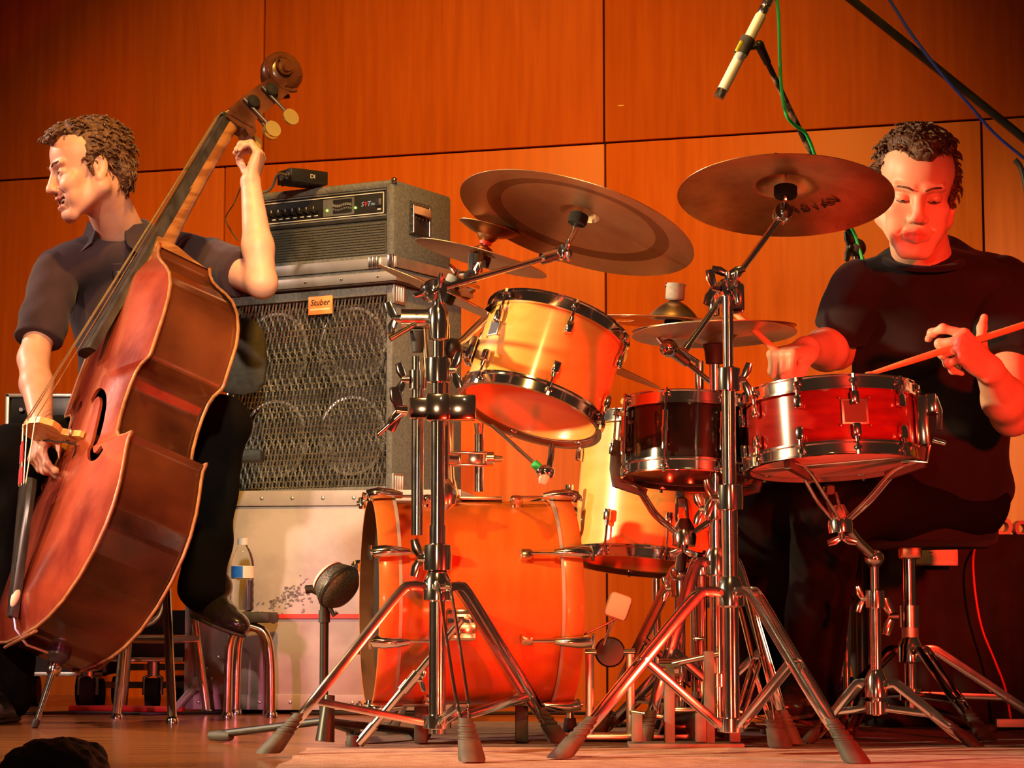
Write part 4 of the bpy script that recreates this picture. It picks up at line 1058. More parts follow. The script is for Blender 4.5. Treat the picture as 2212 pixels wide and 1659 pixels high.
# sleeves first (each cut at its own hem), then the trunk, so a hem cannot cut the other side
neckcut = ell(nb + np.array([-.010, -.050, .022]), (.052, .060, .060), None, .01, '-')
parts = []
parts.append(sdf_mesh(sh[:5] + [neckcut], .007, noise=wav(26, .0045, 11)))
parts.append(sdf_mesh([sh[5], cut(hemR, nz(eR - sR))], .006, noise=wav(34, .0035, 12)))
parts.append(sdf_mesh([sh[6], cut(hemL, nz(eL - sL))], .006, noise=wav(34, .0035, 13)))
v, f = join_vf(parts); shirt = mesh_obj('shirt', v, f.tolist(), M['shirt'], pl1, 180, label='dark plum button shirt with short sleeves')
ring = []
for q in range(25):
    a = math.radians(-72 + 304 * q / 24)
    ring.append(nb + np.array([-.004 + math.cos(a) * .086, -.004 + math.sin(a) * .080, .012 + .026 * math.sin(a)]))
MB().path(ring, 1.0, 10, flat=(.004, .024), hint=(0, 0, 1)).build('collar', M['shirt'], shirt)
for e0, e1, sx in ((ring[0], ring[5], 1), (ring[-1], ring[-6], -1)):
    o1 = np.array([sx * .012, -.014, 0]); up_ = np.array([0, 0, .020])
    fl = [e0 + up_, e0 + np.array([sx * .010, -.020, -.030]), e0 + np.array([sx * .050, -.022, -.066]), e1 + o1 * 1.6 - np.array([0, 0, .030]), e1 + o1 * .6 + up_]
    MB().ring_loft([fl, [p + np.array([0, .007, -.002]) for p in fl]]).build('collar_flap', M['shirt'], shirt, 60)
MB().path([P(254, 570, 6.365), P(262, 640, 6.42), P(275, 740, 6.455), P(285, 860, 6.455)], .014, 8, flat=(1, .18)).build('placket', M['shirt'], shirt)
for q in range(4):
    pt = P(256 + 7 * q, 590 + 80 * q, (6.365, 6.405, 6.43, 6.44)[q]); MB().lathe([(.0055, 0), (.0055, .0025), (0, .003)], pt, (0, -1, 0), 12).build('button', M['black'], shirt)
tr = [ell(hipc + np.array([0, .0, -.02]), (.165, .130, .11), None, .05)]
for h_, k_, a_ in ((hipL, knL, anL), (hipR, knR, anR)): tr += [cap(h_, k_, .098, .078, .04), cap(k_, a_, .076, .062, .03), ell(k_, (.078, .075, .078), None, .03)]
v, f = sdf_mesh(tr, .008, noise=wav(24, .0045, 14)); mesh_obj('trousers', v, f.tolist(), M['trousers'], pl1, 180)
shoe(pl1, P(422, 1335, 6.28), P(520, 1378, 6.10), (.42, -.2, .9))
hr = np.array([anR[0] - .01, anR[1] + .05, 0]); shoe(pl1, np.array([anR[0], 6.21, .002]), np.array([anR[0] - .06, 5.95, .002]), (0, 0, 1))

# stool behind him
st = P(330, 985, 6.68); stz = st[2] - .03
t = thing('bar_stool', (st[0], st[1], 0), 'tall chrome stool with dark grey padded backrest under the bass player', 'stool')
MB().lathe([(0, -.03), (.16, -.03), (.178, -.015), (.178, .010), (.165, .028), (.08, .034), (0, .034)], (st[0], st[1], stz - .055), ZU, 36).build('seat', M['seat_vinyl'], t)
bc_ = P(520, 775, 6.86)
bk_p = [(-.095, -.085), (-.10, 0), (-.085, .085), (-.05, .115), (0, .122), (.05, .115), (.085, .085), (.10, 0), (.09, -.075), (.055, -.10), (0, -.108), (-.055, -.102)]
bi = nz([1, .35, 0]); bj = ZU; bkk = np.cross(bi, bj)
MB().ring_loft([[bc_ + sc_ * (x * bi * .80 + y * bj) + bkk * o_ for x, y in bk_p] for sc_, o_ in ((.86, -.022), (1.0, -.010), (1.0, .010), (.86, .022))]).build('backrest', M['seat_vinyl'], t, 50)
MB().path([bc_ + np.array([-.02, .03, -.05]), bc_ + np.array([-.06, .02, -.22]), (st[0] + .12, st[1] + .10, stz - .06)], .012, 10).build('back_upright', M['chrome_soft'], t)
MB().box(P(535, 985, 6.78), (.045, .05, .018), None, .008).build('arm_pad', M['seat_vinyl'], t)
feet = [G(252, 1553), G(372, 1562), np.array([-.87, 6.66, 0]), np.array([-1.13, 6.78, 0])]
fr = .215; ringpts = []
for k_, ft in enumerate(feet):
    tp = np.array([st[0], st[1], 0]) + (ft - np.array([st[0], st[1], 0])) * .45; tp[2] = stz - .085
    MB().path([tp, ft + np.array([0, 0, .012])], .0125, 12).build('leg', M['brass_soft'], t)
    MB().lathe([(.015, .014), (.018, .006), (.018, .0005), (0, .0005)], ft, ZU, 14).build('foot_glide', M['chrome'], t)
    ringpts.append(ft + (tp - ft) * (fr / tp[2]))
for q in range(4):
    MB().path([ringpts[q], ringpts[(q + 1) % 4]], .010, 10).build('foot_rail', M['brass_soft'], t)
MB().path(spline([P(352, 1255, 6.6), P(348, 1300, 6.55), P(335, 1335, 6.5), P(305, 1352, 6.45)], 6), .011, 10).build('curved_brace', M['chrome_soft'], t)
# step stool with the bottle on it
t = thing('step_stool', G(545, 1550), 'low chrome step stool with black rubber top holding a water bottle', 'stool')
s0 = P(512, 1322, 6.46); zt = s0[2]; x0 = P(452, 1322, 6.40)[0]; x1 = P(583, 1322, 6.40)[0]
MB().box(((x0 + x1) / 2, 6.52, zt - .015), ((x1 - x0) / 2, .13, .015), None, .008).build('step_top', M['rubber'], t)
lx = [(G(582, 1552), .02), (G(489, 1546), -.02)]
for yy, fa in ((6.42, 0), (6.62, 1)):
    a = P(583, 1552, 6.40); b = P(489, 1546, 6.40); z1 = zt - .040
    MB().path(spline([(a[0] + .002 - .03 * fa, yy, .012), (a[0] - .002 - .03 * fa, yy, z1 - .09), (a[0] - .018 - .03 * fa, yy, z1 - .02), (a[0] - .055 - .02 * fa, yy, z1), (b[0] + .05, yy, z1), (b[0] + .022, yy, z1 - .012), (b[0] + .004, yy, z1 - .06), (b[0], yy, .012)], 6), .0125, 12).build('leg_frame', M['brass_soft'], t)
    for q in (a[0] + .002 - .03 * fa, b[0]): MB().lathe([(.015, .016), (.018, .006), (.018, .0005), (0, .0005)], (q, yy, 0), ZU, 14).build('foot_glide', M['chrome'], t)
bt = P(523, 1321, 6.50); bx, by = bt[0], 6.50
t = thing('water_bottle', (bx, by, zt), 'clear water bottle with blue and white label standing on the step stool', 'bottle')
bs_ = .0325
MB().lathe([(.0, .002), (.024, .001), (.030, .006), (bs_, .012), (.0310, .022), (bs_, .030), (.0305, .044), (bs_, .052), (.0305, .066), (bs_, .074), (.0305, .086), (bs_, .094), (bs_, .128), (.031, .140), (.026, .160), (.018, .176), (.0125, .184), (.0125, .190)], (bx, by, zt), ZU, 36).build('bottle_body', M['plastic_clear'], t)
MB().lathe([(0, .004), (.029, .006), (.0312, .014), (.0312, .088), (0, .088)], (bx, by, zt), ZU, 30).build('water', M['water'], t)
MB().lathe([(.0330, .094), (.0330, .128)], (bx, by, zt), ZU, 20, False, (0, 0, 1), 0, 360).build('label_band', M['white_plastic'], t)
MB().lathe([(.0334, .095), (.0334, .127)], (bx, by, zt), ZU, 10, False, (1, 0, 0), -58, 8).build('label_patch', M['label_blue'], t)
MB().lathe([(.0150, .187), (.0150, .204), (.013, .206), (0, .206)], (bx, by, zt), ZU, 24).build('bottle_cap', M['white_plastic'], t)
# a listener's head at the front of the stage
hc3 = P(118, 1824, 3.2)
lis = thing('person', (hc3[0], hc3[1], -1.54), 'back of a dark-haired listener at the bottom left, in front of the stage', 'person')
R3 = basis((.05, 1, .05)); q3, T3 = head_prims(hc3, R3, 1.0)
q3 += [cap(hc3 + [0, -.02, -.05], hc3 + [0, -.02, -.2], .058, .066, .03)]
for sx in (-1, 1): q3 += [cap(hc3 + [0, -.02, -.2], hc3 + [sx * .17, -.02, -.25], .065, .06, .04), cap(hc3 + [sx * .19, -.02, -.27], hc3 + [sx * .24, 0, -.55], .05, .04, .03), cap(hc3 + [sx * .24, 0, -.55], hc3 + [sx * .20, .05, -.80], .04, .03, .02),
    cap(hc3 + [sx * .09, -.02, -.80], hc3 + [sx * .09, -.02, -1.2], .085, .06, .04), cap(hc3 + [sx * .09, -.02, -1.2], hc3 + [sx * .09, -.02, -1.54 - hc3[2] + .08 + 0], .055, .045, .03)]
q3 += [ell(hc3 + [0, -.02, -.42], (.17, .11, .25), None, .05), ell(hc3 + [0, -.02, -.75], (.17, .12, .14), None, .05)]
v, f = sdf_mesh(q3, .012); mesh_obj('body', v, f.tolist(), M['trousers'], lis, 180)
v, f = sdf_mesh(hair_solid(T3, R3, 1.04, 2), .006, noise=wav(120, .003, 8)); mesh_obj('hair', v, f.tolist(), M['hair_black'], lis, 180)
# ---------------------------------------------------------------- drum hardware builders
def hoop(o, ax, r, h0, h1, m, parent, name='hoop', t=.004, seg=56):
    """pressed hoop between heights h0 and h1 on the axis"""
    s = 1 if h1 > h0 else -1; a, b = h0, h1
    return MB().lathe([(r, a), (r + t + .006, a), (r + t + .006, a + s * .004), (r + t, a + s * .006), (r + t, b - s * .004), (r + t + .005, b - s * .002), (r + t + .005, b), (r - .001, b), (r, b - s * .003), (r, a)], o, ax, seg).build(name, m, parent, 40)

def claw_lug(parent, o, ax, r, ang, hl, htop, m=None, size=1.0, hint=(0, 0, 1), name='lug'):
    """lug on the shell at height hl, rod up (or down) to a hoop ear at htop"""
    i, j, k = frame(ax, hint); a = math.radians(ang); rad = i * math.cos(a) + j * math.sin(a); tg = np.cross(k, rad); o = np.asarray(o, float)
    c = o + k * hl + rad * (r + .009 * size)
    mb = MB(); mb.box(c, (.0085 * size, .008 * size, .014 * size), (tg, rad, k), .004); s = 1 if htop > hl else -1
    mb.tube(c + k * s * .010 * size, c + k * s * .024 * size + rad * .001, .0062 * size, .0055 * size, 10)
    lg = mb.build(name, m or M['chrome'], parent)
    e = o + k * htop + rad * (r + .0115)
    m2 = MB(); m2.tube(c + k * s * .02 * size, e + k * s * .004, .0028, None, 8); m2.tube(e - k * s * .006, e + k * s * .003, .0058, None, 8); m2.tube(e + k * s * .002, e + k * s * .012, .0036, None, 4)
    m2.box(e - rad * .006 - k * s * .002, (.0075, .008, .004), (tg, rad, k), .002)
    m2.build('tension_rod', M['chrome'], lg)
    return lg

def drum(name, label, o, ax, r, h, m, nl, a0=0, hint=(0, 0, 1), heads=('head_white', 'head_clear'), hoopm='chrome', lugm='chrome', tube_lugs=False, group=None, cat='drum', lug_skip=()):
    """o: centre of the lower head; ax: up axis"""
    o = np.asarray(o, float); k = nz(ax)
    t = thing(name, o, label, cat, group)
    sh = MB().lathe([(r, .004), (r, h - .004), (r - .006, h - .001), (r - .009, h - .006), (r - .009, .006), (r - .006, .001), (r, .004)], o, k, 72).build('shell', M[m], t, 40)
    hoop(o, k, r + .002, h - .016, h + .014, M[hoopm], t, 'top_hoop'); hoop(o, k, r + .002, .016, -.012, M[hoopm], t, 'bottom_hoop')
    MB().lathe([(0, h + .0015), (r - .004, h + .0015), (r + .001, h), (r + .0015, h - .010)], o, k, 56).build('batter_head', M[heads[0]], t)
    MB().lathe([(r + .0015, .010), (r + .001, 0), (r - .004, -.0015), (0, -.0015)], o, k, 56).build('bottom_head', M[heads[1]], t)
    for q in range(nl):
        if q in lug_skip: continue
        an = a0 + 360 * q / nl
        if tube_lugs:
            i, j, kk = frame(k, hint); rad = i * math.cos(math.radians(an)) + j * math.sin(math.radians(an)); tg = np.cross(kk, rad)
            mb = MB(); mb.tube(o + rad * (r + .013) + kk * (h * .22), o + rad * (r + .013) + kk * (h * .78), .0075, None, 12)
            for z in (.3, .7): mb.tube(o + rad * (r - .001) + kk * h * z, o + rad * (r + .013) + kk * h * z, .005, None, 8)
            mb.tube(o + rad * (r + .013) + kk * (h * .47), o + rad * (r + .013) + kk * (h * .53), .0095, None, 12)
            lg = mb.build('lug', M[lugm], t)
            for s, hl, ht in ((1, h * .78, h + .004), (-1, h * .22, -.004)):
                e = o + rad * (r + .013) + kk * ht; m2 = MB(); m2.tube(o + rad * (r + .013) + kk * hl, e + kk * s * .004, .0028, None, 8); m2.tube(e + kk * s * .002, e + kk * s * .013, .0036, None, 4)
                m2.box(e - rad * .006, (.0075, .008, .005), (tg, rad, kk), .002); m2.build('tension_rod', M['chrome'], lg)
        else:
            claw_lug(t, o, k, r, an, h * .74, h + .002, M[lugm], 1.0, hint); claw_lug(t, o, k, r, an, h * .26, -.002, M[lugm], 1.0, hint)
    return t, sh

def badge(parent, o, ax, r, ang, hc, w, hgt, hint=(0, 0, 1), lines=None):
    i, j, k = frame(ax, hint); rad = i * math.cos(math.radians(ang)) + j * math.sin(math.radians(ang)); tg = np.cross(k, rad); c = np.asarray(o) + k * hc + rad * (r + .0012)
    b = MB().box(c, (w, .0012, hgt), (tg, rad, k), .0008).build('badge', M['steel'], parent)
    MB().box(c + rad * .0012, (w * .82, .0006, hgt * .86), (tg, rad, k)).build('badge_face', M['black'], b)
    for sx in (-1, 1):
        for sz in (-1, 1): MB().ball(c + tg * sx * w * 1.12 + k * sz * hgt * 1.1, .0022, None, 8, 6).build('badge_screw', M['steel'], b)
    if lines: text_mesh(lines, hgt * .7, c + rad * .002, tg, k, rad, 'lettering', M['steel'], b, .0003)
    return b

def wing_nut(c, axis, up, m, s=1.0):
    k = nz(axis); u = nz(np.asarray(up, float) - k * np.dot(up, k)); mb = MB(); c = np.asarray(c, float)
    mb.tube(c, c + k * .014 * s, .008 * s, .006 * s, 10)
    for sg in (1, -1): mb.path([c + k * .010 * s + u * sg * .004 * s, c + k * .016 * s + u * sg * .016 * s, c + k * .020 * s + u * sg * .030 * s], [.006 * s, .008 * s, .006 * s], 8, flat=(.5, 1))
    return mb

def rubber_foot(leg, tip, d, s=1.0, m='rubber_grey', name='rubber_foot'):
    """conical ridged foot; tip on the floor, d points up along the leg"""
    d = nz(d); L = .075 * s
    prof = [(.000, .001), (.023 * s, .001), (.0245 * s, .006)]
    for q in range(4): z = .034 * s + q * .009 * s; prof += [(.0205 * s - q * .0015 * s, z), (.0205 * s - q * .0015 * s, z + .004 * s), (.0175 * s - q * .0015 * s, z + .005 * s), (.0175 * s - q * .0015 * s, z + .008 * s)]
    prof += [(.012 * s, L), (0, L)]
    mb = MB(); i = np.eye(3)
    o = np.asarray(tip, float); rg = []
    hx = nz([d[0], d[1], 0]) if abs(d[0]) + abs(d[1]) > 1e-6 else np.array([1.0, 0, 0]); hy = np.cross(ZU, hx)
    for r, h in prof:                                            # sheared cone: flat on the floor, leaning along the leg
        c = o + d * (h / max(d[2], .35)); rg.append([c + r * (math.cos(a) * hx + math.sin(a) * hy) for a in [2 * math.pi * q / 18 for q in range(18)]])
    mb.ring_loft(rg)
    return mb.build(name, M[m], leg, 40)

def tripod(t, base, hub_z, col_z, feet, r_tube=.0135, strut=.55, bars=True, m='chrome', fs=1.0, foot_m='rubber_grey', bend=.14, gapw=.012, barw=.0095):
    """double-braced legs: base (x, y); feet a list of floor points"""
    bx, by = base; hub = np.array([bx, by, hub_z]); col = np.array([bx, by, col_z])
    mb = MB(); mb.lathe([(r_tube + .001, -.03), (r_tube + .012, -.026), (r_tube + .012, .012), (r_tube + .004, .03), (r_tube, .032)], hub, ZU, 20, True); mb.build('leg_hub', M[m], t)
    cb = MB().lathe([(r_tube, -.014), (r_tube + .012, -.012), (r_tube + .012, .014), (r_tube, .016)], col, ZU, 20, True).build('lower_collar', M[m], t)
    for ft in feet:
        ft = np.asarray(ft, float); dr = nz([ft[0] - bx, ft[1] - by, 0]); sd = np.cross(ZU, dr); R_ = np.linalg.norm(ft[:2] - np.array([bx, by]))
        a = hub + dr * (r_tube + .012); sl = np.array([ft[0], ft[1], 0]) - a
        an = a + dr * R_ * bend + ZU * (-.012 if hub_z > .2 else -.01)
        fe = np.array([ft[0], ft[1], 0]) + (an - np.array([ft[0], ft[1], 0])) * .18
        mid = an + (fe - an) * strut
        leg = None
        for sg in ((1, -1) if bars else (0,)):
            pts = spline([a + sd * sg * gapw, a + dr * R_ * bend * .5 + sd * sg * gapw + ZU * .002, an + sd * sg * gapw, an + (fe - an) * .4 + sd * sg * gapw, an + (fe - an) * .8 + sd * sg * gapw * .9, fe + sd * sg * gapw * .35], 4)
            mb = MB(); mb.path(pts, 1.0, 8, flat=(barw, .0016), hint=sd)
            if leg is None: leg = mb.build('leg', M[m], t)
            else: mb.build('leg_bar', M[m], leg)
        d = nz(fe - np.array([ft[0], ft[1], 0]))
        MB().tube(fe - d * .03, fe + d * .02, .006, .007, 10).build('leg_tip', M[m], leg)
        rubber_foot(leg, ft + np.array([0, 0, .0085]), d, fs, foot_m)
        for sg in (1, -1):
            s_ = MB(); s_.path([col + dr * (r_tube + .010) + sd * sg * .008, mid + sd * sg * .008], 1.0, 8, flat=(.0075, .0014), hint=sd); s_.build('strut', M[m], leg)
        rv = MB(); rv.tube(mid - sd * .014, mid + sd * .014, .0042, None, 10); rv.tube(a - sd * .016, a + sd * .016, .005, None, 10); rv.build('rivet', M[m], leg)
    return hub

def pole_clamp(t, c, r, m='chrome', s=1.0, nutdir=(-1, 0, 0)):
    mb = MB(); mb.lathe([(r + .001, -.022 * s), (r + .009 * s, -.020 * s), (r + .010 * s, .0), (r + .009 * s, .020 * s), (r + .001, .023 * s)], c, ZU, 20, True)
    o = mb.build('height_clamp', M[m], t)
    nd = nz(nutdir); wing_nut(np.asarray(c) + nd * (r + .006), nd, ZU, m, s).build('wing_nut', M[m], o)
    return o

def cymbal(name, label, c, ax, r, m, bell=.18, bell_h=.035, bow=.05, cat='cymbal', holes=None, flare=0.0, raw=None, text=None, group=None):
    """c: centre under the bell; ax up"""
    k = nz(ax); c = np.asarray(c, float); rb = r * bell
    def h_at(q):
        if q < rb: return -bow * r * 0 + bell_h * math.cos(q / rb * math.pi / 2) ** .8
        u = (q - rb) / (r - rb); return -bow * r * u ** 1.4 + (flare * r * max(0, (u - .72) / .28) ** 1.5 if flare else 0)
    rs = [.006] + list(np.linspace(.006, rb, 8)[1:]) + list(np.linspace(rb, r, 16)[1:])
    t = thing(name, c, label, cat, group)
    up = [(q, h_at(q) + .0011) for q in rs]; dn = [(q, h_at(q)) for q in rs[::-1]]
    if holes is None:
        if raw:
            r0, r1 = raw
            segs = [[q for q in rs if q <= r0 * r] + [r0 * r], [r0 * r] + [q for q in rs if r0 * r < q < r1 * r] + [r1 * r], [r1 * r] + [q for q in rs if q > r1 * r]]
            for nm, sg, mm in (('bow', segs[0], m), ('raw_band', segs[1], 'bronze_raw'), ('rim', segs[2], m)):
                MB().lathe([(q, h_at(q) + .0011) for q in sg] + [(q, h_at(q)) for q in sg[::-1]], c, k, 96).build(nm, M[mm], t, 50)
        else: MB().lathe(up + dn + [up[0]], c, k, 96).build('plate', M[m], t, 50)
    else:
        i, j, kk = frame(k); na, nr = 180, 60; v, f = [], []
        rr = np.linspace(.006, r, nr)
        for q in rr:
            for a in range(na): th = 2 * math.pi * a / na; v.append(c + q * (math.cos(th) * i + math.sin(th) * j) + kk * h_at(q))
        for b in range(nr - 1):
            for a in range(na):
                q = (rr[b] + rr[b + 1]) / 2; th = 2 * math.pi * (a + .5) / na
                if any((q * math.cos(th) - hr_ * r * math.cos(ha)) ** 2 + (q * math.sin(th) - hr_ * r * math.sin(ha)) ** 2 < hs_ ** 2 for ha, hr_, hs_ in holes): continue
                f.append((b * na + a, b * na + (a + 1) % na, (b + 1) * na + (a + 1) % na, (b + 1) * na + a))
        pl = mesh_obj('plate', v, f, M[m], t, 50); md = pl.modifiers.new('thick', 'SOLIDIFY'); md.thickness = .0012
    return t

def cym_mount(t, c, ax, h0=-.05, h1=.03, top_felt=True, bottom='felt_black', m='chrome', big=1.0, fm='felt'):
    """felts, wing nut and rod through a cymbal; belongs to the stand t"""
    k = nz(ax); c = np.asarray(c, float); th = .0 
    MB().tube(c + k * h0, c + k * (h1 + .035), .0042, None, 10).build('threaded_rod', M[m], t)
    MB().lathe([(0, -.024), (.019 * big, -.024), (.021 * big, -.019), (.021 * big, -.003), (.018 * big, -.001), (0, -.001)], c, k, 20).build('lower_felt', M[bottom], t)
    MB().lathe([(0, h1), (.017, h1), (.018, h1 + .003), (.018, h1 + .016), (.016, h1 + .018), (0, h1 + .018)], c, k, 20).build('upper_felt', M[fm], t)
    wing_nut(c + k * (h1 + .018), k, (1, 0, 0), m, .8).build('wing_nut', M[m], t)

# ================================================================ bass drum
bdc = P(1010, 1301, 5.10); BR = .222
al_ = math.radians(9); BA = nz([-math.cos(al_), -math.sin(al_), 0.0])          # points to the front head, to the left
bl, br_ = .185, .185
t = thing('bass_drum', (bdc[0], bdc[1], 0), 'orange lacquered bass drum lying on its side with front head facing left', 'drum')
kb = BA
sb = MB().lathe([(BR, -br_), (BR, bl), (BR - .008, bl), (BR - .008, -br_), (BR, -br_)], bdc, kb, 96).build('shell', M['amber_shell'], t, 40)
for sgn, h0 in ((1, bl - .014), (-1, -br_ + .014)):
    h1 = h0 + sgn * .046; nm = 'front_hoop' if sgn > 0 else 'rear_hoop'
    ho = MB().lathe([(BR + .003, h0), (BR + .012, h0), (BR + .0135, h0 + sgn * .003), (BR + .0135, h1 - sgn * .003), (BR + .012, h1), (BR + .003, h1), (BR + .003, h0)], bdc, kb, 96).build(nm, M['hoop_wood'], t, 40)
    MB().lathe([(BR + .0140, h0 - sgn * .002), (BR + .0140, h0 + sgn * .005), (BR + .0125, h0 + sgn * .005), (BR + .0125, h0 - sgn * .002)], bdc, kb, 96).build('hoop_edge', M['case'], ho, 40)
    MB().lathe([(BR + .003, h0 + sgn * .012), (BR + .001, h0 + sgn * .016), (0, h0 + sgn * .016)], bdc, kb, 80).build('front_head' if sgn > 0 else 'batter_head', M['head_black' if sgn > 0 else 'head_white'], t, 40)
    MB().lathe([(BR + .0028, h0 + sgn * .017), (BR + .0028, h1), (BR + .0020, h1), (BR + .0020, h0 + sgn * .017)], bdc, kb, 80).build('hoop_inside', M['hoop_dark'], ho, 40)
i_, j_, k_ = frame(kb, (0, 0, 1))
def bd_pt(ang, rad, h):  # ang measured from straight towards the viewer, upwards
    a = math.radians(ang); tow = nz(np.cross(kb, ZU)); tow = tow if tow[1] < 0 else -tow
    return bdc + (math.cos(a) * tow + math.sin(a) * ZU) * rad + kb * h, (math.cos(a) * tow + math.sin(a) * ZU)
for q in range(8):
    for sgn, h0 in ((1, bl - .014), (-1, -br_ + .014)):
        ang = 25 + 45 * q
        hx = h0 + sgn * .047
        p0, rad = bd_pt(ang, BR + .020, hx); tg = np.cross(kb, rad); ki = -sgn * kb
        mb = MB(); mb.path([p0 + sgn * kb * .004 - rad * .008, p0 + sgn * kb * .006 + rad * .003, p0 + ki * .012 + rad * .006, p0 + ki * .040 + rad * .005, p0 + ki * .064 + rad * .002], [.010, .0135, .0135, .011, .007], 12)
        cl_ = mb.build('claw_hook', M['chrome'], t)
        mb = MB(); mb.tube(p0 + sgn * kb * .004, p0 + sgn * kb * .018, .0085, .006, 10); mb.tube(p0 + sgn * kb * .016, p0 + ki * .112, .003, None, 8)
        if q in (1, 7, 0): mb.path([p0 + sgn * kb * .018 - tg * .016, p0 + sgn * kb * .020, p0 + sgn * kb * .018 + tg * .016], .004, 8)
        mb.build('tension_rod', M['chrome'], cl_)
        lg = MB(); c2, _ = bd_pt(ang, BR + .012, hx - sgn * .122); lg.box(c2, (.014, .011, .011), (kb, rad, tg), .007); lg.tube(c2 - rad * .013, c2, .012, .010, 12)
        lg.build('lug', M['brass_soft'] if sgn < 0 else M['chrome'], t)
# tom mount on top, spurs with brackets
tmp, rad = bd_pt(90, BR, .0)
tb = np.array([P(962, 1068, 5.05)[0], bdc[1] - .02, bdc[2] + BR])
br0 = MB(); br0.lathe([(0.0, -.004), (.040, -.004), (.042, .004), (.030, .012), (.020, .05), (.017, .10), (.017, .17), (0, .17)], tb, ZU, 24); bk_ = br0.build('mount_block', M['chrome'], t)
MB().box(tb + np.array([.05, 0, .004]), (.075, .022, .004), None, .003).build('mount_plate', M['steel'], bk_)
spx = P(905, 1335, 4.90)
for sx, foot, top_ in ((1, G(762, 1622), None), (-1, None, None)):
    if sx > 0:
        p0, rad = bd_pt(-12, BR + .012, .045); tp = p0 + np.array([0, -.03, .01]); ft = np.array([foot[0], foot[1], 0])
    else:
        p0 = bdc + kb * .09 + np.array([0, .20, -.11]); tp = p0 + np.array([0, .03, 0]); ft = np.array([tp[0] - .10, tp[1] + .13, 0])
    sp = MB().box(p0, (.030, .016, .034), None, .008).build('spur_bracket', M['chrome'], t)
    mb = MB()
    for q in range(3): mb.path([p0 + np.array([-.028, -.02, .02 - .022 * q]), p0 + np.array([.03, -.022, .02 - .022 * q])], .007, 8)
    mb.build('spur_ratchet', M['brass_soft'], sp)
    d = nz(tp - ft); L_ = np.linalg.norm(tp - ft)
    lg = MB().path([tp, ft + d * .05], .0085, 12).build('spur', M['chrome'], t)
    MB().tube(ft + d * L_ * .46, ft + d * (L_ * .46 + .05), .0125, None, 12).build('spur_sleeve', M['chrome'], lg)
    wing_nut(ft + d * (L_ * .46 + .03) + np.array([.012, 0, 0]), (1, -.3, 0), d, 'chrome', .8).build('wing_nut', M['chrome'], lg)
    MB().tube(ft + d * .02, ft + d * .07, .0115, .011, 12).build('spur_ferrule', M['chrome'], lg)
    MB().lathe([(.0, .0085), (.014, .0085), (.015, .015), (.012, .032), (0, .032)], ft, ZU, 14).build('spur_tip', M['rubber'], lg)
for x_ in (-.10, .12):                                        # lifter pads under the hoops
    p = bdc - kb * x_; MB().box((p[0], p[1] - .02, (bdc[2] - BR) / 2 + .003), (.014, .05, (bdc[2] - BR) / 2 - .004), None, .004).build('lifter', M['rubber'], t)

# ================================================================ rack tom
ta = nz(disc_axis(1160, 800, 18, .36)); tr_ = .152
tb0 = P(1146, 888, 4.98)
hint_t = (1, 0, 0)
t, sh_ = drum('rack_tom', 'amber lacquered rack tom tilted to show its clear lower head', tb0, ta, tr_, .200, 'gold_shell', 6, 14, hint_t, ('head_white', 'head_clear'))
i_, j_, kt = frame(ta, hint_t)
def ang_of(k, hint, v):
    i2, j2, _ = frame(k, hint); return math.degrees(math.atan2(np.dot(v, j2), np.dot(v, i2)))
bdg = nz(np.array([-.80, -.60, 0])); badge(t, tb0, ta, tr_, ang_of(ta, hint_t, bdg), .125, .017, .017, hint_t)
lft = nz(np.array([-1, .05, 0]) - kt * np.dot([-1, .05, 0], kt))
mt0 = tb0 + kt * .10 + lft * (tr_ + .004)
mb = MB(); mb.box(mt0 + lft * .008, (.022, .010, .030), (np.cross(kt, lft), lft, kt), .006); mt = mb.build('mount_bracket', M['chrome'], t)
MB().tube(mt0 + lft * .014, mt0 + lft * .05, .022, .019, 16).build('mount_boss', M['chrome_soft'], mt)
# ================================================================ floor toms
fa = disc_axis(1400, 1215, 5, .13)
fb_ = P(1398, 1216, 5.47)
t, _ = drum('floor_tom', 'amber floor tom behind the black snare drum, brightly lit at its left side', fb_, fa, .176, .32, 'gold_shell', 8, 10, (1, 0, 0), ('head_white', 'head_clear'))
for an, nm in ((200, 0), (320, 0), (80, 0)):
    i2, j2, k2 = frame(ZU); rad = np.array([math.cos(math.radians(an)), math.sin(math.radians(an)), 0]); c = fb_ + rad * .196
    lg = MB().path([c + ZU * .18, c * [1, 1, 0] + [0, 0, .03]], .0095, 12).build('leg', M['chrome'], t)
    MB().box(c + ZU * .10 - rad * .008, (.016, .016, .03), (rad, np.cross(ZU, rad), ZU), .006).build('leg_bracket', M['chrome'], lg)
    MB().lathe([(0, .0045), (.017, .0045), (.017, .02), (.013, .045), (0, .045)], c * [1, 1, 0], ZU, 14).build('rubber_foot', M['rubber'], lg)
fb2 = P(1668, 1298, 5.72)
t, _ = drum('floor_tom', 'amber floor tom glimpsed behind the drummer\'s knee and hi-hat stand', fb2, disc_axis(1668, 1298, 2, .10), .190, .34, 'gold_shell', 8, 10, (1, 0, 0), ('head_white', 'head_white'))
for an in (200, 320, 80):
    rad = np.array([math.cos(math.radians(an)), math.sin(math.radians(an)), 0]); c = fb2 + rad * .210
    lg = MB().path([c + ZU * .18, c * [1, 1, 0] + [0, 0, .03]], .0095, 12).build('leg', M['chrome'], t)
    MB().lathe([(0, .0045), (.017, .0045), (.017, .02), (.013, .045), (0, .045)], c * [1, 1, 0], ZU, 14).build('rubber_foot', M['rubber'], lg)
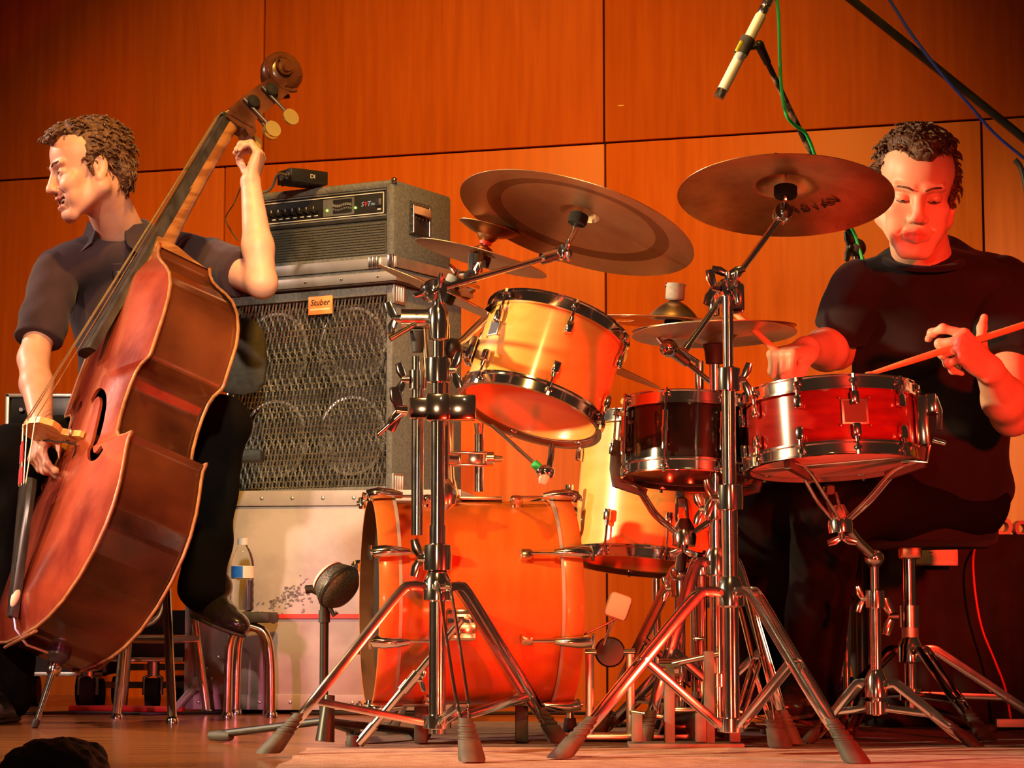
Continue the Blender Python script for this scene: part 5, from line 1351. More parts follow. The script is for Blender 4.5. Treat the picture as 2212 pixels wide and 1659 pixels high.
# ================================================================ snare drums
def snare_stand(name, label, basket_c, ax, base, hub_z, feet, arms, r, coltop, fs=.8, m='chrome'):
    t = thing(name, (base[0], base[1], 0), label, 'drum stand')
    bx, by = base
    ctr = np.asarray(basket_c, float)
    MB().tube((bx, by, .07), (bx, by, hub_z + .18), .0125, None, 16).build('lower_tube', M[m], t)
    MB().tube((bx, by, hub_z + .16), (bx, by, coltop - .03), .0095, None, 16).build('upper_tube', M[m], t)
    pole_clamp(t, (bx, by, hub_z + .18), .0125, m, .9)
    tripod(t, base, hub_z, .085, feet, .0125, .5, True, m, fs, 'rubber', .16)
    tl = np.array([bx, by, coltop - .03])
    MB().ball(tl, .022, None, 16, 10).build('tilter_ball', M[m], t)
    MB().path([tl, (tl + ctr) / 2 + np.array([0, 0, -.006]), ctr], .013, 12).build('tilter_arm', M[m], t)
    k = nz(ax); bh = MB(); bh.lathe([(0, -.03), (.026, -.03), (.028, -.01), (.022, .012), (.012, .03), (0, .03)], ctr, k, 20); hb_ = bh.build('basket_hub', M[m], t)
    wing_nut(ctr - k * .03, -k, (1, 0, 0), m, 1.0).build('wing_nut', M[m], hb_)
    i2, j2, _ = frame(k, (1, 0, 0))
    for an in arms:
        d = np.asarray(an, float); d = nz(d - k * d.dot(k)); sd = np.cross(k, d)
        e = ctr + k * .118 + d * (r + .012)
        arm = None
        for sg in (1, -1):
            mb = MB(); mb.path(spline([ctr + d * .022 + sd * sg * .008 + k * .0, ctr + d * .07 + k * .035 + sd * sg * .012, ctr + d * (r * .75) + k * .088 + sd * sg * .010, e - k * .018 + sd * sg * .006], 5), .0042, 8)
            if arm is None: arm = mb.build('basket_arm', M[m], t)
            else: mb.build('arm_rod', M[m], arm)
        MB().path([ctr + d * (r * .62) + k * .080, e - k * .020, e + k * .010 + d * .004, e + k * .040 + d * .004, e + k * .072], [.010, .013, .012, .011, .009], 10, flat=(.8, 1)).build('rubber_grip', M['rubber'], arm)
    return t
sa = disc_axis(1800, 960, -3.2, .17); s0_ = P(1800, 1000, 4.84)
t, sh_ = drum('snare_drum', 'red lacquered snare drum with chrome hoops in front of the drummer', s0_, sa, .175, .138, 'red_shell', 10, 8, (1, 0, 0), ('head_white', 'head_white'), tube_lugs=False)
badge(t, s0_, sa, .175, ang_of(sa, (1, 0, 0), nz(np.array([.15, -1, 0]))), .075, .028, .026, (1, 0, 0))
# strainer on the right
rd = nz(np.array([.96, -.28, 0]) - sa * np.dot([.96, -.28, 0], sa)); tg = np.cross(sa, rd); c = s0_ + rd * .190 + sa * .07
st_ = MB().box(c, (.016, .014, .055), (tg, rd, sa), .006).build('strainer', M['chrome'], t)
mb = MB(); mb.box(c + rd * .022 + sa * .035, (.012, .012, .022), (tg, rd, sa), .005); mb.tube(c + rd * .02 - sa * .04, c + rd * .045 - sa * .05, .008, .006, 10); mb.path([c + rd * .03 + sa * .05, c + rd * .038 + sa * .02, c + rd * .034 - sa * .02], .006, 8); mb.build('throw_off_lever', M['chrome'], st_)
MB().path([c + rd * .012 - sa * .05, c + rd * .004 - sa * .085, c - rd * .05 - sa * .078], .003, 6).build('snare_strap', M['chrome'], st_)
for q in range(7):
    w0 = s0_ - sa * .004 + np.cross(sa, rd) * (.006 * (q - 3)); MB().path([w0 - rd * .165, w0 + rd * .165], .0013, 6).build('snare_wire', M['steel'], t)
bx = P(1893, 1500, 4.95)[0]; by = 4.95
feetS = [G(1745, 1612), G(2110, 1622), np.array([.74, 5.20, 0])]
ctrS = P(1815, 1122, 4.88)
snare_stand('snare_stand', 'chrome snare stand with basket arms cradling the red snare drum', ctrS, sa, (bx, by), .135, feetS, ((-.62, -.78, 0), (.86, -.50, 0), (.0, 1, 0)), .176, P(1893, 1195, 4.95)[2] + .02, .8)
s2a = disc_axis(1490, 990, 2, .17); s2 = P(1492, 1028, 5.10)
t, _ = drum('snare_drum', 'glossy black snare drum with long chrome lugs between rack tom and red snare', s2, s2a, .149, .150, 'black_shell', 8, 20, (1, 0, 0), ('head_white', 'head_clear'), tube_lugs=True)
b2 = P(1470, 1500, 5.22); feet2 = [G(1300, 1588), G(1620, 1578), np.array([b2[0] - .02, 5.60, 0])]
snare_stand('snare_stand', 'chrome snare stand with black rubber grips under the black snare drum', P(1478, 1150, 5.12), s2a, (b2[0], 5.22), .16, feet2, ((-1, -.3, 0), (1, -.35, 0), (0, 1, 0)), .150, P(1470, 1210, 5.22)[2], .8)
# ================================================================ cymbal stands
def tilter(t, c, d1, d2, m='chrome', s=1.0):
    mb = MB(); ax = nz(np.cross(d1, d2)) if np.linalg.norm(np.cross(d1, d2)) > .05 else np.array([0, 1.0, 0])
    mb.tube(np.asarray(c) - ax * .018 * s, np.asarray(c) + ax * .018 * s, .019 * s, None, 18); mb.ball(c, .021 * s, None, 14, 10)
    o = mb.build('tilter', M[m], t)
    wing_nut(np.asarray(c) - ax * .018 * s * (1 if ax[1] > 0 else -1), -ax if ax[1] > 0 else ax, ZU, m, .9 * s).build('wing_nut', M[m], o)
    return o
# --- left boom stand with the big cymbal
LX, LY = P(945, 1300, 4.68)[0], 4.68
t = thing('cymbal_stand', (LX, LY, 0), 'chrome boom cymbal stand with wide double legs in front of the bass drum', 'cymbal stand')
LS = t
MB().tube((LX, LY, .045), (LX, LY, P(940, 1135, 4.68)[2]), .0170, None, 20).build('lower_tube', M['chrome'], t)
MB().tube((LX, LY, P(940, 1200, 4.68)[2]), (LX, LY, P(940, 800, 4.68)[2]), .0145, None, 20).build('middle_tube', M['chrome'], t)
MB().tube((LX, LY, P(940, 810, 4.68)[2]), (LX, LY, P(938, 650, 4.68)[2]), .0115, None, 20).build('upper_tube', M['chrome'], t)
pole_clamp(t, (LX, LY, P(940, 1205, 4.68)[2]), .017, 'chrome', 1.25)
pole_clamp(t, (LX, LY, P(940, 800, 4.68)[2]), .0145, 'chrome', 1.2, (1, -.2, 0))
feetL = [G(578, 1637), np.array([-.074, 4.37, 0]), np.array([.105, 4.99, 0])]
tripod(t, (LX, LY), P(945, 1268, 4.68)[2], P(945, 1560, 4.68)[2], feetL, .017, .80, True, 'chrome', 1.05)
MB().lathe([(.0125, -.045), (.019, -.04), (.021, -.01), (.020, .018), (.014, .03)], (LX, LY, P(938, 690, 4.68)[2]), ZU, 20, True).build('top_ferrule', M['chrome'], t)
tl1 = P(936, 628, 4.68); tl2 = P(1215, 546, 4.80)
c1 = P(1252, 462, 4.86); a1 = disc_axis(1250, 470, 17, .345)
tilter(t, tl1, tl2 - tl1, (0, 0, 1), s=1.15)
d_ = nz(tl2 - tl1); MB().path([tl1 - d_ * .045, tl2], .0062, 12).build('boom_arm', M['chrome'], t)
MB().tube(tl2 - d_ * .05, tl2 - d_ * .008, .013, .012, 14).build('boom_sleeve', M['chrome'], t)
tilter(t, tl2, d_, a1, s=.85)
MB().path([tl2, c1 - a1 * .045, c1 - a1 * .02], .0065, 10).build('tilter_rod', M['chrome'], t)
cym_mount(t, c1, a1, -.045, .033)
cymbal('crash_cymbal', 'large bronze crash cymbal with darker unlathed band, tilted over the rack tom', c1, a1, .258, 'bronze', .17, .034, .10, raw=(.66, .78))
# --- multi-clamp with side pole
cz = P(945, 880, 4.68)[2]; X2 = P(902, 900, 4.72)[0]
mc = MB(); mc.box((LX, LY, cz), (.024, .020, .028), None, .006); mc.box((LX - .03, LY + .02, cz), (.03, .018, .022), None, .006); mc.box((LX + .045, LY + .01, cz), (.032, .020, .026), None, .005)
mc_o = mc.build('multi_clamp', M['chrome'], LS)
wing_nut((LX - .065, LY - .01, cz - .008), (-1, -.4, .1), ZU, 'chrome', 1.5).build('wing_nut', M['chrome'], mc_o)
MB().path([(LX - .07, LY - .015, cz - .012), (LX - .12, LY - .03, cz - .058)], .005, 10).build('clamp_bolt', M['chrome'], mc_o)
sp_ = thing('side_pole', (X2, 4.72, cz), 'short chrome pole clamped beside the left cymbal stand', 'pole')
MB().tube((X2, 4.725, P(902, 1156, 4.72)[2]), (X2, 4.725, P(902, 770, 4.72)[2]), .0125, None, 18).build('tube', M['chrome'], sp_)
MB().tube((X2, 4.725, P(902, 760, 4.72)[2]), (X2, 4.725, P(902, 715, 4.72)[2]), .0125, .017, 16).build('rubber_ferrule', M['black_matte'], sp_)
MB().tube((X2, 4.725, P(902, 840, 4.72)[2]), (X2, 4.725, P(902, 800, 4.72)[2]), .0185, None, 18).build('collar', M['chrome'], sp_)
pk = (X2 - .018, 4.715, P(880, 820, 4.72)[2]); wing_nut(pk, (-1, -.2, 0), ZU, 'chrome', 1.1).build('wing_nut', M['chrome'], sp_)
hz = P(895, 690, 4.72)[2]
MB().tube((X2 - .035, 4.715, hz), (X2 + .022, 4.72, hz), .021, None, 18).build('tilter_drum', M['chrome_soft'], sp_)
wing_nut((X2 - .036, 4.715, hz), (-1, -.3, 0), (0, .3, 1), 'chrome', 1.2).build('wing_nut', M['chrome'], sp_)
MB().path([(X2 - .005, 4.70, hz - .012), (X2 - .055, 4.68, hz - .045)], .006, 10).build('tilter_bolt', M['brass_soft'], sp_)
MB().path([(X2 + .012, 4.72, hz - .012), (X2 + .020, 4.72, hz - .12)], .006, 10).build('tilter_stay', M['brass_soft'], sp_)
# thin cymbal low behind it, nearly edge on
c3 = P(968, 632, 5.10); a3 = disc_axis(968, 632, 24.5, .055)
MB().path([(X2 + .015, 4.725, hz + .01), c3 - a3 * .10 + np.array([-.05, -.1, 0]), c3 - a3 * .02], .0065, 10).build('cymbal_arm', M['chrome'], sp_)
cymbal('thin_cymbal', 'thin bronze cymbal seen edge on beside the road case lid', c3, a3, .168, 'bronze_raw', .2, .022, .06)
cym_mount(sp_, c3, a3, -.03, .022)
# --- tom arm from the clamp to the rack tom
ta0 = np.array([P(985, 745, 4.76)[0], 4.76, P(985, 745, 4.76)[2]])
t = thing('tom_holder', (LX + .08, LY + .03, cz), 'chrome tom holder joining the clamp to the rack tom', 'holder')
px_ = P(962, 760, 4.75)
MB().tube((px_[0], 4.75, P(962, 1060, 4.75)[2]), (px_[0], 4.75, P(962, 700, 4.75)[2]), .0095, None, 14).build('holder_tube', M['chrome'], t)
MB().lathe([(.010, -.05), (.022, -.04), (.026, -.02), (.020, .0), (.010, .012)], (px_[0], 4.75, P(962, 985, 4.75)[2] - .06), ZU, 18, True).build('holder_base', M['chrome_soft'], t)
tg0 = P(975, 757, 4.76); MB().ball(tg0, (.024, .024, .026), None, 16, 10).build('ball_joint', M['black'], t)
MB().path([tg0, mt0 + lft * .075, mt0 + lft * .045], .0095, 12).build('holder_arm', M['chrome'], t)
MB().path([P(965, 760, 4.80), P(1000, 735, 4.86), P(1046, 690, 4.90)], .008, 10).build('brace_arm', M['chrome'], t)
# --- hanging rod with slotted clamp
t = thing('rod_clamp', P(1000, 1000, 4.82), 'slotted chrome clamp holding a short vertical rod under the rack tom', 'clamp')
rc = P(1035, 1000, 4.82)
MB().tube((rc[0], 4.82, P(1035, 1062, 4.82)[2]), (rc[0], 4.82, P(1035, 938, 4.82)[2]), .0095, None, 16).build('rod', M['chrome'], t)
MB().tube((rc[0], 4.82, P(1035, 940, 4.82)[2]), (rc[0], 4.82, P(1035, 915, 4.82)[2]), .008, .011, 14).build('rod_head', M['brass_soft'], t)
a_ = P(975, 991, 4.79); b_ = P(1052, 991, 4.80); zc_ = a_[2]; xm = (a_[0] + b_[0]) / 2; hl_ = (b_[0] - a_[0]) / 2
for dz in (.0125, -.0125): MB().box((xm, 4.795, zc_ + dz), (hl_, .010, .0028), None, .001).build('clamp_bar', M['chrome_soft'], t)
for q in (-1, -.55, 0.3, 1): MB().box((xm + hl_ * q * .97, 4.795, zc_), (.003 if abs(q) == 1 or q < 0 else .012, .009, .012), None, .001).build('clamp_web', M['chrome_soft'], t)
MB().lathe([(0, .018), (.006, .016), (.008, .0), (.015, -.002), (.015, -.016), (0, -.016)], (b_[0] + .016, 4.795, zc_), (1, 0, 0), 14).build('thumb_screw', M['brass_soft'], t)
MB().tube((a_[0] - .02, 4.77, zc_), (a_[0] + .01, 4.79, zc_), .012, None, 12).build('clamp_socket', M['chrome'], t)
# --- drum microphone on a thin arm beneath the tom
t = thing('tom_microphone', P(1170, 1015, 4.85), 'small silver clip-on drum microphone on a thin arm under the rack tom', 'microphone')
m0, m1 = P(1062, 918, 4.88), P(1158, 1005, 4.84)
MB().path([m0, m1], .0045, 10).build('arm', M['chrome'], t)
MB().tube(m1 - nz(m1 - m0) * .006, m1 + nz(m1 - m0) * .012, .0095, None, 12).build('green_ring', M['green_cable'], t)
m2_ = P(1178, 1020, 4.83); MB().ball(m2_, (.020, .018, .016), None, 14, 10).build('mic_body', M['chrome'], t)
MB().path([m2_ + np.array([.008, 0, .008]), P(1190, 990, 4.84), P(1192, 962, 4.86)], .0065, 10).build('mic_stem', M['chrome'], t)
MB().lathe([(0, 0), (.011, 0), (.012, .012), (.008, .022), (0, .024)], m2_ + np.array([.0, -.005, -.006]), (-.3, -.2, -1), 14).build('mic_tip', M['mic_silver'], t)
# --- small stacked cymbals
c4 = P(1042, 549, 5.05); a4 = disc_axis(1042, 549, 15.5, .13)
cymbal('splash_cymbal', 'small dark splash cymbal in front of the amplifier, lower of a stacked pair', c4, a4, .150, 'bronze_raw', .2, .020, .07)
cymbal('bell_cymbal', 'tiny flared cymbal stacked upside down above the dark splash', c4 + a4 * .044, -a4, .070, 'bronze_raw', .35, .020, .25)
stk = thing('splash_holder', P(1035, 600, 5.0), 'short chrome arm carrying the stacked splash cymbals', 'holder')
MB().tube(c4 - a4 * .085, c4 + a4 * .075, .0045, None, 10).build('threaded_rod', M['chrome'], stk)
MB().lathe([(0, -.026), (.021, -.026), (.022, -.004), (0, -.002)], c4, a4, 18).build('lower_felt', M['felt_black'], stk)
MB().lathe([(0, .022), (.014, .022), (.014, .034), (0, .034)], c4, a4, 16).build('middle_felt', M['red_tape'], stk)
wg = P(1008, 602, 4.9)
MB().path([c4 - a4 * .085, P(1030, 620, 4.98), P(1010, 612, 4.86), P(985, 622, 4.71)], .007, 10).build('support_arm', M['chrome'], stk)
wing_nut(P(1020, 605, 4.88), (-.2, -.6, .6), (0, .3, 1), 'black_matte', 1.6).build('wing_nut', M['black_matte'], stk)
wing_nut(P(1032, 585, 4.92), (.4, -.4, 1), (.3, 0, 1), 'chrome', 1.4).build('wing_nut', M['chrome'], stk)

# --- right boom stand with the dark cymbal
RX, RY = P(1578, 1300, 4.62)[0], 4.62
t = thing('cymbal_stand', (RX, RY, 0), 'chrome boom cymbal stand lit red with crossed struts at the front right', 'cymbal stand')
RS = t
Zr = lambda py: P(1578, py, RY)[2]
MB().tube((RX, RY, .050), (RX, RY, Zr(1085)), .0165, None, 20).build('lower_tube', M['chrome'], t)
MB().tube((RX, RY, Zr(1090)), (RX, RY, Zr(830)), .0140, None, 20).build('middle_tube', M['chrome'], t)
MB().tube((RX, RY, Zr(840)), (RX, RY, Zr(640)), .0110, None, 20).build('upper_tube', M['chrome'], t)
pole_clamp(t, (RX, RY, Zr(1075)), .0165, 'chrome', 1.2, (-1, -.2, 0)); pole_clamp(t, (RX, RY, Zr(820)), .014, 'chrome', 1.1, (1, -.1, 0))
feetR = [G(1207, 1648), np.array([.640, 4.33, 0]), np.array([.556, 4.84, 0])]
tripod(t, (RX, RY), Zr(1280), Zr(1567), feetR, .0165, .46, True, 'chrome', 1.05)
k2 = P(1562, 612, 4.62); cc = P(1697, 402, 4.70); a2 = disc_axis(1697, 415, 1.0, .385)
e2 = P(1690, 462, 4.68); b2_ = P(1482, 752, 4.60)
dd = nz(e2 - b2_)
MB().path([b2_, e2], .0065, 12).build('boom_arm', M['chrome'], t)
MB().tube(b2_ - dd * .004, b2_ + dd * .010, .0085, None, 12).build('boom_end', M['chrome'], t)
kb_ = b2_ + dd * np.dot(k2 - b2_, dd)
tilter(t, kb_, dd, ZU, s=1.2)
mb = MB(); mb.box(kb_ + np.array([.01, 0, -.018]), (.022, .02, .03), None, .006); mb.tube((RX, RY, Zr(660)), kb_ + np.array([.012, 0, -.02]), .015, .016, 14); mb.build('tilter_block', M['chrome'], t)
wing_nut(kb_ + np.array([-.02, -.015, .0]), (-1, -.4, .1), (0, 0, 1), 'chrome', 1.2).build('wing_nut', M['chrome'], t)
wing_nut(kb_ + np.array([.0, -.01, .02]), (0, -.2, 1), (1, 0, 0), 'chrome', 1.1).build('wing_nut', M['chrome'], t)
tilter(t, e2, dd, a2, s=.95)
MB().path([e2, cc - a2 * .05, cc - a2 * .02], .0065, 10).build('tilter_rod', M['chrome'], t)
cym_mount(t, cc, a2, -.05, .035, big=1.15)
r2 = cymbal('crash_cymbal', 'dark hammered crash cymbal with glowing red bell partly hiding the drummer\'s face', cc, a2, .222, 'bronze_dark', .28, .030, .11)
# printed name on the underside
i2, j2, k3 = frame(a2, (0, 1, 0)); 
def on_cym(px, py):
    e0 = np.array([0, 0, CAMZ]); d0 = P(px, py, 1.0) - e0; c0 = cc - a2 * .012
    return e0 + d0 * (np.dot(c0 - e0, a2) / np.dot(d0, a2)) - cc
o_ = on_cym(1765, 466)
rv_ = nz(o_ - a2 * np.dot(o_, a2)); tv_ = np.cross(rv_, a2)
for n_, ch in enumerate('SABIAN'):
    an = math.radians((n_ - 2.5) * 12.0); rr_ = rv_ * math.cos(an) + tv_ * math.sin(an); tt_ = nz(np.cross(rr_, a2))
    u = (.118 - .222 * .28) / (.222 * .72); hgt = -.11 * .222 * u ** 1.4
    text_mesh(ch, .036, cc + rr_ * .118 + a2 * (hgt - .0030), tt_, rr_ * -1.0, -a2, 'lettering', M['ink'], r2, .0003)
for n_ in range(3):
    rr_ = on_cym((1818, 1841, 1861)[n_], (489, 480, 470)[n_]); rr_ = nz(rr_ - a2 * np.dot(rr_, a2))
    MB().tube(cc + rr_ * .206 - a2 * .024, cc + rr_ * .206 - a2 * .008, .0016, None, 6).build('rivet', M['steel'], r2)

# --- hi-hat with its stand
HX, HY = P(1548, 1300, 5.02)[0], 5.02
t = thing('hi_hat_stand', (HX, HY, 0), 'chrome hi-hat stand with pedal, standing behind the right cymbal stand', 'hi-hat stand')
Zh = lambda py: P(1548, py, HY)[2]
MB().tube((HX, HY, .06), (HX, HY, Zh(1130)), .0150, None, 18).build('lower_tube', M['chrome'], t)
MB().tube((HX, HY, Zh(1135)), (HX, HY, Zh(775)), .0115, None, 18).build('upper_tube', M['chrome'], t)
MB().lathe([(.0115, -.03), (.019, -.028), (.022, .0), (.026, .012), (.012, .018)], (HX, HY, Zh(758)), ZU, 18, True).build('seat_cup', M['black_matte'], t)
MB().tube((HX, HY, Zh(780)), (HX, HY, Zh(585)), .0035, None, 8).build('pull_rod', M['chrome'], t)
MB().lathe([(.004, -.012), (.013, -.01), (.013, .02), (.009, .024), (.009, .05), (.004, .052)], (HX, HY, Zh(672)), ZU, 14, True).build('clutch', M['chrome'], t)
pole_clamp(t, (HX, HY, Zh(1100)), .015, 'chrome', 1.1)
feetH = [G(1385, 1617), G(1712, 1616), np.array([HX + .05, 5.34, 0])]
tripod(t, (HX, HY), Zh(1215), Zh(1470), feetH, .015, .55, True, 'chrome', .95)
# pedal plate and chain
pd = nz([.42, .91, 0]); ps = np.cross(ZU, pd); pc_ = np.array([.622, 5.17, .034])
MB().box(pc_, (.042, .135, .005), (ps, nz(pd - ZU * .10), nz(ZU + pd * .10)), .003).build('foot_board', M['chrome_soft'], t)
MB().box(pc_ + pd * .15 - ZU * .020, (.040, .020, .007), (ps, pd, ZU), .003).build('heel_plate', M['steel'], t)
MB().path([pc_ - pd * .13 + ZU * .016, (HX + .015, HY, .085)], .004, 6).build('chain', M['steel'], t)
for sx in (-1, 1): MB().path([pc_ + pd * .14 + ps * sx * .036 - ZU * .020, (HX + .016, HY + sx * .012, .055)], .004, 8).build('radius_rod', M['steel'], t)
hb_ax = disc_axis(1553, 715, 1.5, .075)
hc = np.array([HX, HY, Zh(722)])
cymbal('hi_hat_cymbal', 'lower bronze hi-hat cymbal, cupped upwards', hc - ZU * .004, nz(ZU * -1 + np.array([.03, .03, 0])), .180, 'bronze', .30, .022, .095)
cymbal('hi_hat_cymbal', 'upper bronze hi-hat cymbal with clutch above it', hc + ZU * .016, nz(ZU + np.array([-.015, .05, 0])), .180, 'bronze', .30, .022, .095)
# --- holed crash cymbal on its own stand
c5 = P(1455, 690, 5.32); a5 = disc_axis(1455, 690, 4, .075)
cymbal('holed_crash_cymbal', 'bronze effects crash cymbal with round holes behind the hi-hat', c5, a5, .196, 'bronze', .30, .042, .045, holes=[(math.radians(q), .70, .026) for q in (55, 115, 175, 235, 295, 355)])
X5, Y5 = P(1515, 1300, 5.36)[0], 5.36
t = thing('cymbal_stand', (X5, Y5, 0), 'chrome cymbal stand behind the hi-hat holding the holed crash cymbal', 'cymbal stand')
jn = P(1500, 735, 5.36)
MB().tube((X5, Y5, .06), (X5, Y5, P(1515, 1000, 5.36)[2]), .0135, None, 16).build('lower_tube', M['chrome'], t)
MB().tube((X5, Y5, P(1515, 1010, 5.36)[2]), (X5, Y5, P(1515, 780, 5.36)[2]), .0105, None, 16).build('upper_tube', M['chrome'], t)
MB().path([(X5, Y5, P(1515, 785, 5.36)[2]), c5 - a5 * .06, c5 - a5 * .02], .0065, 10).build('tilter_rod', M['chrome'], t)
cym_mount(t, c5, a5, -.05, .044)
MB().lathe([(0, .046), (.021, .046), (.022, .05), (.022, .080), (.020, .084), (0, .084)], c5, a5, 20).build('tall_felt', M['felt'], t)
tripod(t, (X5, Y5), .40, .12, [np.array([X5 - .24, Y5 + .12, 0]), np.array([X5 + .26, Y5 + .14, 0]), np.array([X5 - .03, Y5 - .26, 0])], .0135, .5, True, 'chrome', .9)
# --- spare boom arm with chrome ball
t = thing('ball_holder', P(1500, 800, 5.12), 'chrome rod with round ball tilter pointing up left beside the hi-hat', 'holder')
bb0, bb1 = P(1445, 752, 5.10), P(1560, 846, 5.13); db_ = nz(bb1 - bb0)
MB().ball(bb0, .021, None, 18, 12).build('ball_tilter', M['chrome'], t); MB().tube(bb0 + db_ * .012, bb0 + db_ * .055, .014, .010, 14).build('sleeve', M['chrome_soft'], t)
MB().path([bb0 + db_ * .05, bb1], .006, 10).build('rod', M['chrome'], t); MB().tube(bb0 - db_ * .035 + np.array([0, 0, .004]), bb0 - db_ * .012, .004, .007, 8).build('tip', M['chrome'], t)
MB().box(bb1, (.025, .016, .016), None, .005).build('clamp', M['chrome'], t)
# --- cymbal tip behind the rack tom
c6 = P(1300, 778, 5.40); a6 = disc_axis(1300, 778, 23, .06)
cymbal('thin_cymbal', 'thin bronze cymbal whose tip shows to the right behind the rack tom', c6, a6, .152, 'bronze_raw', .2, .02, .06)
t = thing('cymbal_holder', c6 - a6 * .1, 'chrome rod holding the thin cymbal hidden behind the rack tom', 'holder')
MB().path([c6 - a6 * .02, c6 - a6 * .10, np.array([fb_[0] - .10, fb_[1] - .06, fb_[2] + .34])], .0065, 10).build('rod', M['chrome'], t)
MB().lathe([(0, -.022), (.018, -.022), (.018, -.002), (0, -.002)], c6, a6, 16).build('felt', M['felt_black'], t)

# ================================================================ pedals
t = thing('bass_drum_pedal', (.12, 5.12, 0), 'chrome bass drum pedal with pale beater behind the bass drum', 'pedal')
pX = P(1318, 1500, 5.15)[0]; pY = 5.15
MB().box((pX + .02, pY, .016), (.15, .045, .006), None, .003).build('base_plate', M['steel'], t)
for sx in (-.045, .045): MB().path([(pX + sx, pY, .02), (pX + sx, pY, .20)], .007, 8, flat=(1, 1.4)).build('post', M['steel'], t)
MB().tube((pX - .055, pY, .20), (pX + .055, pY, .20), .008, None, 12).build('axle', M['chrome'], t)
sft = P(1335, 1310, 5.12); MB().path([(pX, pY, .20), P(1270, 1365, 5.12), sft] if False else [(pX - .02, pY, .20), sft], .0035, 8).build('beater_shaft', M['chrome'], t)
MB().box(sft, (.026, .022, .028), (nz([1, 0, -.35]), np.array([0, 1.0, 0]), nz([.35, 0, 1])), .010).build('beater', M['paper'], t)
MB().box((pX + .16, pY + .01, .05), (.12, .042, .005), (nz([1, 0, -.16]), np.array([0, 1.0, 0]), nz([.16, 0, 1])), .003).build('foot_board', M['chrome_soft'], t)
MB().lathe([(.03, -.008), (.034, 0), (.03, .008)], (pX, pY, .20), (0, 1, 0), 20, True).build('cam', M['black'], t)
MB().path([P(1245, 1378, 5.12), P(1310, 1348, 5.12), P(1350, 1325, 5.12)], .003, 8).build('spring_rod', M['chrome'], t)
# second pedal unit seen between the front legs
t = thing('double_pedal', (.36, 4.98, 0), 'slave unit of a double pedal standing on the rug between the stand legs', 'pedal')
for sx, zz in ((P(1446, 1500, 4.90)[0], .17), (P(1532, 1500, 4.90)[0], .20)):
    MB().box((sx, 4.90, zz / 2 + .006), (.011, .010, zz / 2), None, .003).build('post', M['grey_panel'], t)
for sx in (1375, 1512, 1585):
    p = P(sx, 1590, 4.90); MB().box((p[0], 4.88, .042 + .006), (.011, .012, .030), None, .002).build('bracket', M['grey_panel'], t)
MB().box((P(1480, 1600, 4.9)[0], 4.90, .011), (.12, .05, .005), None, .002).build('base_plate', M['grey_panel'], t)
MB().tube((P(1446, 1500, 4.9)[0] - .01, 4.90, .175), (P(1532, 1500, 4.9)[0] + .02, 4.90, .20), .007, None, 10).build('drive_shaft', M['chrome'], t)
MB().box((P(1470, 1560, 5.0)[0], 5.03, .055), (.038, .12, .005), (np.array([1, 0, 0]), nz([0, 1, -.25]), nz([0, .25, 1])), .003).build('foot_board', M['chrome_soft'], t)
MB().tube((P(1446, 1500, 4.9)[0] - .02, 4.91, .17), (P(1446, 1500, 4.9)[0] + .02, 4.91, .17), .020, None, 16).build('cam', M['chrome'], t)
# ================================================================ drummer
hs2 = 1.06
DC = P(1978, 420, 4.94); DR = basis((-.10, -.92, -.30), (.04, -.2, 1), 0)
dp, DT = head_prims(DC, DR, hs2, lidded=True)
dn = P(1992, 560, 5.08)
qR = P(1858, 625, 5.12); qL = P(2168, 615, 5.14)
fR = P(1806, 755, 5.20); vR = P(1742, 756, 4.98)
fLd = P(2186, 895, 4.98); vL = P(2138, 800, 4.82)
ch2 = P(2010, 710, 5.20); be2 = P(2010, 900, 5.24); hp2 = P(2010, 1065, 5.28)
h2R = P(1930, 1060, 5.26); h2L = P(2085, 1062, 5.28); k2R = P(1668, 1108, 5.30); k2L = P(1792, 1092, 5.13); an2R = P(1640, 1480, 5.46); an2L = P(1748, 1490, 5.24)
ds = list(dp)
ds += [cap(DT((0, -.022, -.045)), dn, .057 * hs2, .066, .025), cap(dn - [0, 0, .05], qR * .6 + dn * .4 - [0, 0, .05], .05, .045, .03), cap(dn - [0, 0, .05], qL * .6 + dn * .4 - [0, 0, .05], .05, .045, .03)]
ds += [ell(ch2, (.13, .08, .16), None, .05), ell(be2, (.15, .11, .15), None, .05), ell(hp2, (.155, .12, .10), None, .05)]
ds += arm_chain(qR, fR, vR, 1.06) + arm_chain(qL, fLd, vL, 1.08)
for h_, k_, a_ in ((h2R, k2R, an2R), (h2L, k2L, an2L)): ds += [cap(h_, k_, .078, .054, .03), cap(k_, a_, .052, .038, .02)]
gR = P(1690, 768, 4.92)
fdR = nz(P(1672, 772, 4.90) - vR)
ds += hand_prims(vR, fdR, (.05, .15, -1), -1, ((70, 85, 50), (75, 90, 55), (78, 90, 55), (80, 88, 55)), ((.85, .20, .45), (1.0, -.1, .35), (1, -.2, .1)), 1.06)
fdL = nz(P(2072, 742, 4.78) - vL)
ds += hand_prims(vL, fdL, (-.35, .85, -.45), 1, ((38, 48, 30), (70, 80, 45), (78, 84, 45), (82, 84, 45)), ((.25, .95, .10), (.10, 1.0, .05), (.05, 1.0, -.05)), 1.06)
dl, dh = box_of([DT((0, 0, .13)), DT((0, .12, 0)), DT((0, -.12, 0)), DT((.09, 0, 0)), DT((-.09, 0, 0)), dn], .035); dl[2] = dn[2] - .09
ral, rah = box_of([qR * .4 + fR * .6, fR, vR, gR + fdR * .05], .068); lal, lah = box_of([qL * .45 + fLd * .55, fLd, vL, vL + fdL * .13], .075)
tl2_, th2_ = box_of([h2R, h2L, k2R, k2L, an2R, an2L, ch2, qR, qL], .10); th2_[2] = dl[2] + .02
